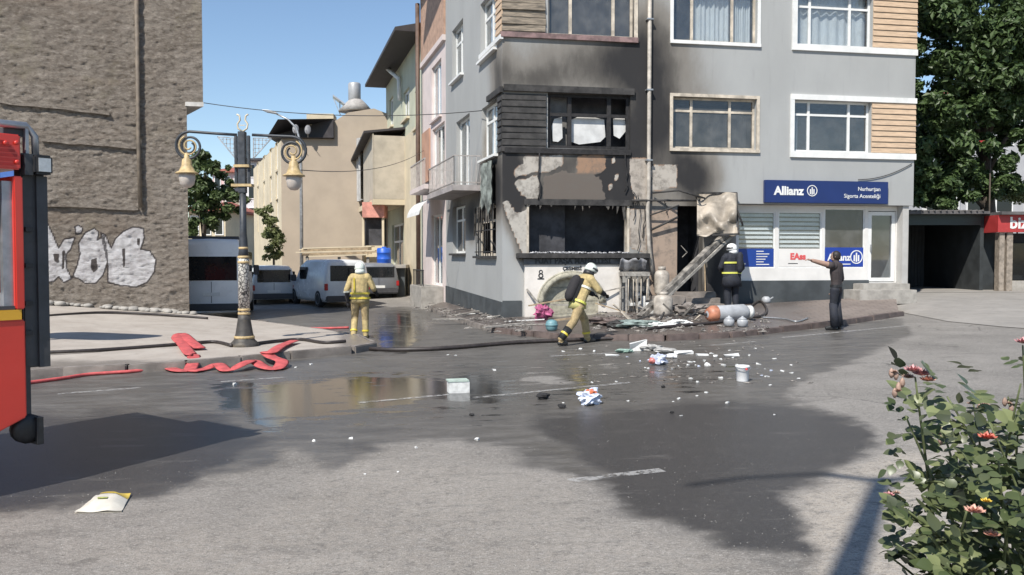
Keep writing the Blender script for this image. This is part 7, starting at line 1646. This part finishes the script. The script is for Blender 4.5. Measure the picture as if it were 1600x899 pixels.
for (px, py), Y in stems:
    tip = rq(px, py, Y); base = bx + Vector((random.uniform(-.35, .35), random.uniform(-.25, .25), -.02)); mid = base.lerp(tip, .55) + Vector((random.uniform(-.08, .08), random.uniform(-.06, .06), .14))
    P = [base]; k = 14
    for i in range(1, k + 1):
        t = i / k; P.append((1 - t) ** 2 * base + 2 * t * (1 - t) * mid + t * t * tip)
    sm.tube(P, [.009 - .006 * i / k for i in range(k + 1)], 6); nodes += [(P[i], i / k) for i in range(4, k + 1)]; tips.append(tip)
sm.build('stems', mk('rose_stem', (.10, .12, .05), .6, .3, 20), ROSE)
cand = []
for p, t in nodes:
    for _ in range(2):
        d = Vector((random.gauss(0, 1), random.gauss(0, 1), random.gauss(.1, .6))).normalized(); q = p + d * random.uniform(.02, .17)
        # a sprig of 5 leaflets
        sp = d; nn = Vector((random.gauss(0, .4), random.gauss(-.2, .4), 1)).normalized(); sd = sp.cross(nn).normalized()
        ln = random.uniform(.032, .056)
        for a, off, sc in ((0, .06, 1.1), (.9, .035, 1), (-.9, .035, 1), (1.0, .005, .85), (-1.0, .005, .85)):
            dr = (sp * math.cos(a) + sd * math.sin(a)).normalized(); cand.append((q + sp * off, dr, nn, ln * sc, 0 if random.random() < .7 else 1))
# a dense body low down
for _ in range(600):
    px, py = random.uniform(1400, 1660), random.uniform(690, 980)
    if px < 1392 + (899 - py) * .42 + random.uniform(0, 50): continue
    p = rq(px, py, random.uniform(2.45, 3.25)); d = Vector((random.gauss(0, 1), random.gauss(-.3, 1), random.gauss(0, .6))).normalized()
    cand.append((p, d, Vector((random.gauss(0, .5), random.gauss(-.3, .5), 1)).normalized(), random.uniform(.026, .066), 0 if random.random() < .7 else 1))
def lmat(p, d, nn, s):
    x = d.cross(nn).normalized(); z = x.cross(d).normalized(); return Matrix.Translation(p) @ Matrix((x, d, z)).transposed().to_4x4() @ Matrix.Scale(s, 4)
cand = [c for c in cand if topix(c[0])[0] > 1384 + 14 * random.random()]
iv = mw(ROSE).inverted(); cand.sort(key=lambda c: -c[3] / c[0].y if 1370 < topix(c[0])[0] < 1600 and topix(c[0])[1] < 899 else 0)
rest = [MB(), MB()]
for i, (p, d, nn, s, k) in enumerate(cand):
    Mx = lmat(p, d, nn, s)
    if i < 290:
        o = bpy.data.objects.new('leaf', LM[k]); col.objects.link(o); o.parent = ROSE; o.matrix_basis = iv @ Mx
    else:
        me = LM[k]; rest[k].smooth = True; rest[k].add([Mx @ v.co for v in me.vertices], [tuple(f.vertices) for f in me.polygons])
rest[0].build('foliage', M['leaf_rose'], ROSE, fixn=False, kind='stuff'); rest[1].build('old_foliage', M['leaf_rose2'], ROSE, fixn=False, kind='stuff')
def flower(px, py, Y, r, mat, n=9):
    c = rq(px, py, Y); g = MB(); g.smooth = True
    for ring, (k, rr, up_) in enumerate(((n, 1., .15), (n - 2, .7, .5), (5, .38, .8))):
        for i in range(k):
            a = 2 * math.pi * (i + ring * .5) / k; dv = Vector((math.cos(a), math.sin(a) * .8 - .2, .3)).normalized(); sd = Vector((-math.sin(a), math.cos(a), 0)); o = c + Vector((0, -.2 * r, up_ * r * .5))
            g.add([o, o + dv * rr * r * .6 + sd * rr * r * .42, o + dv * rr * r * 1.05 + Vector((0, 0, up_ * r * .4)), o + dv * rr * r * .6 - sd * rr * r * .42], [(0, 1, 2, 3)])
    g.build('flower', mat, ROSE, fixn=False)
PKM = [mk('pink_petals', (.55, .27, .27), .6, .3, 60), mk('coral_petals', (.6, .17, .12), .6, .2, 60), mk('pale_salmon_petals', (.60, .33, .25), .6, .25, 60), mk('dry_buds', (.33, .22, .17), .7, .3, 60), mk('yellow_petals', (.65, .45, .06), .6, .2, 60)]
for px, py, Y, r, k in [(1425, 582, 2.7, .03, 0), (1438, 588, 2.7, .032, 0), (1448, 597, 2.68, .026, 2), (1418, 592, 2.72, .022, 3), (1396, 583, 2.7, .014, 3), (1402, 612, 2.7, .014, 3), (1541, 687, 2.65, .03, 1), (1597, 538, 2.9, .03, 0), (1521, 802, 2.4, .03, 2), (1540, 785, 2.42, .016, 4), (1548, 838, 2.4, .024, 2), (1388, 775, 2.7, .018, 0), (1400, 772, 2.7, .014, 3), (1524, 628, 2.95, .014, 3), (1538, 634, 2.95, .016, 3), (1515, 632, 2.95, .012, 3), (1475, 672, 2.7, .014, 3), (1465, 680, 2.7, .014, 3), (1575, 632, 3.0, .014, 3)]:
    flower(px, py, Y, r, PKM[k])
g = MB()
for px, py, Y in [(1393, 585, 2.7), (1400, 588, 2.7), (1404, 607, 2.7), (1398, 616, 2.7), (1410, 600, 2.7), (1520, 625, 3.), (1530, 640, 3.), (1540, 628, 3.), (1545, 640, 3.), (1570, 630, 3.), (1580, 640, 3.), (1460, 675, 2.8), (1470, 690, 2.8)]:
    b = MB(); c = rq(px, py, Y); b.lathe([(.003, -.012), (.009, 0), (.007, .012), (.001, .02)], c, 7); b.build('rose_bud', PKM[3], ROSE)
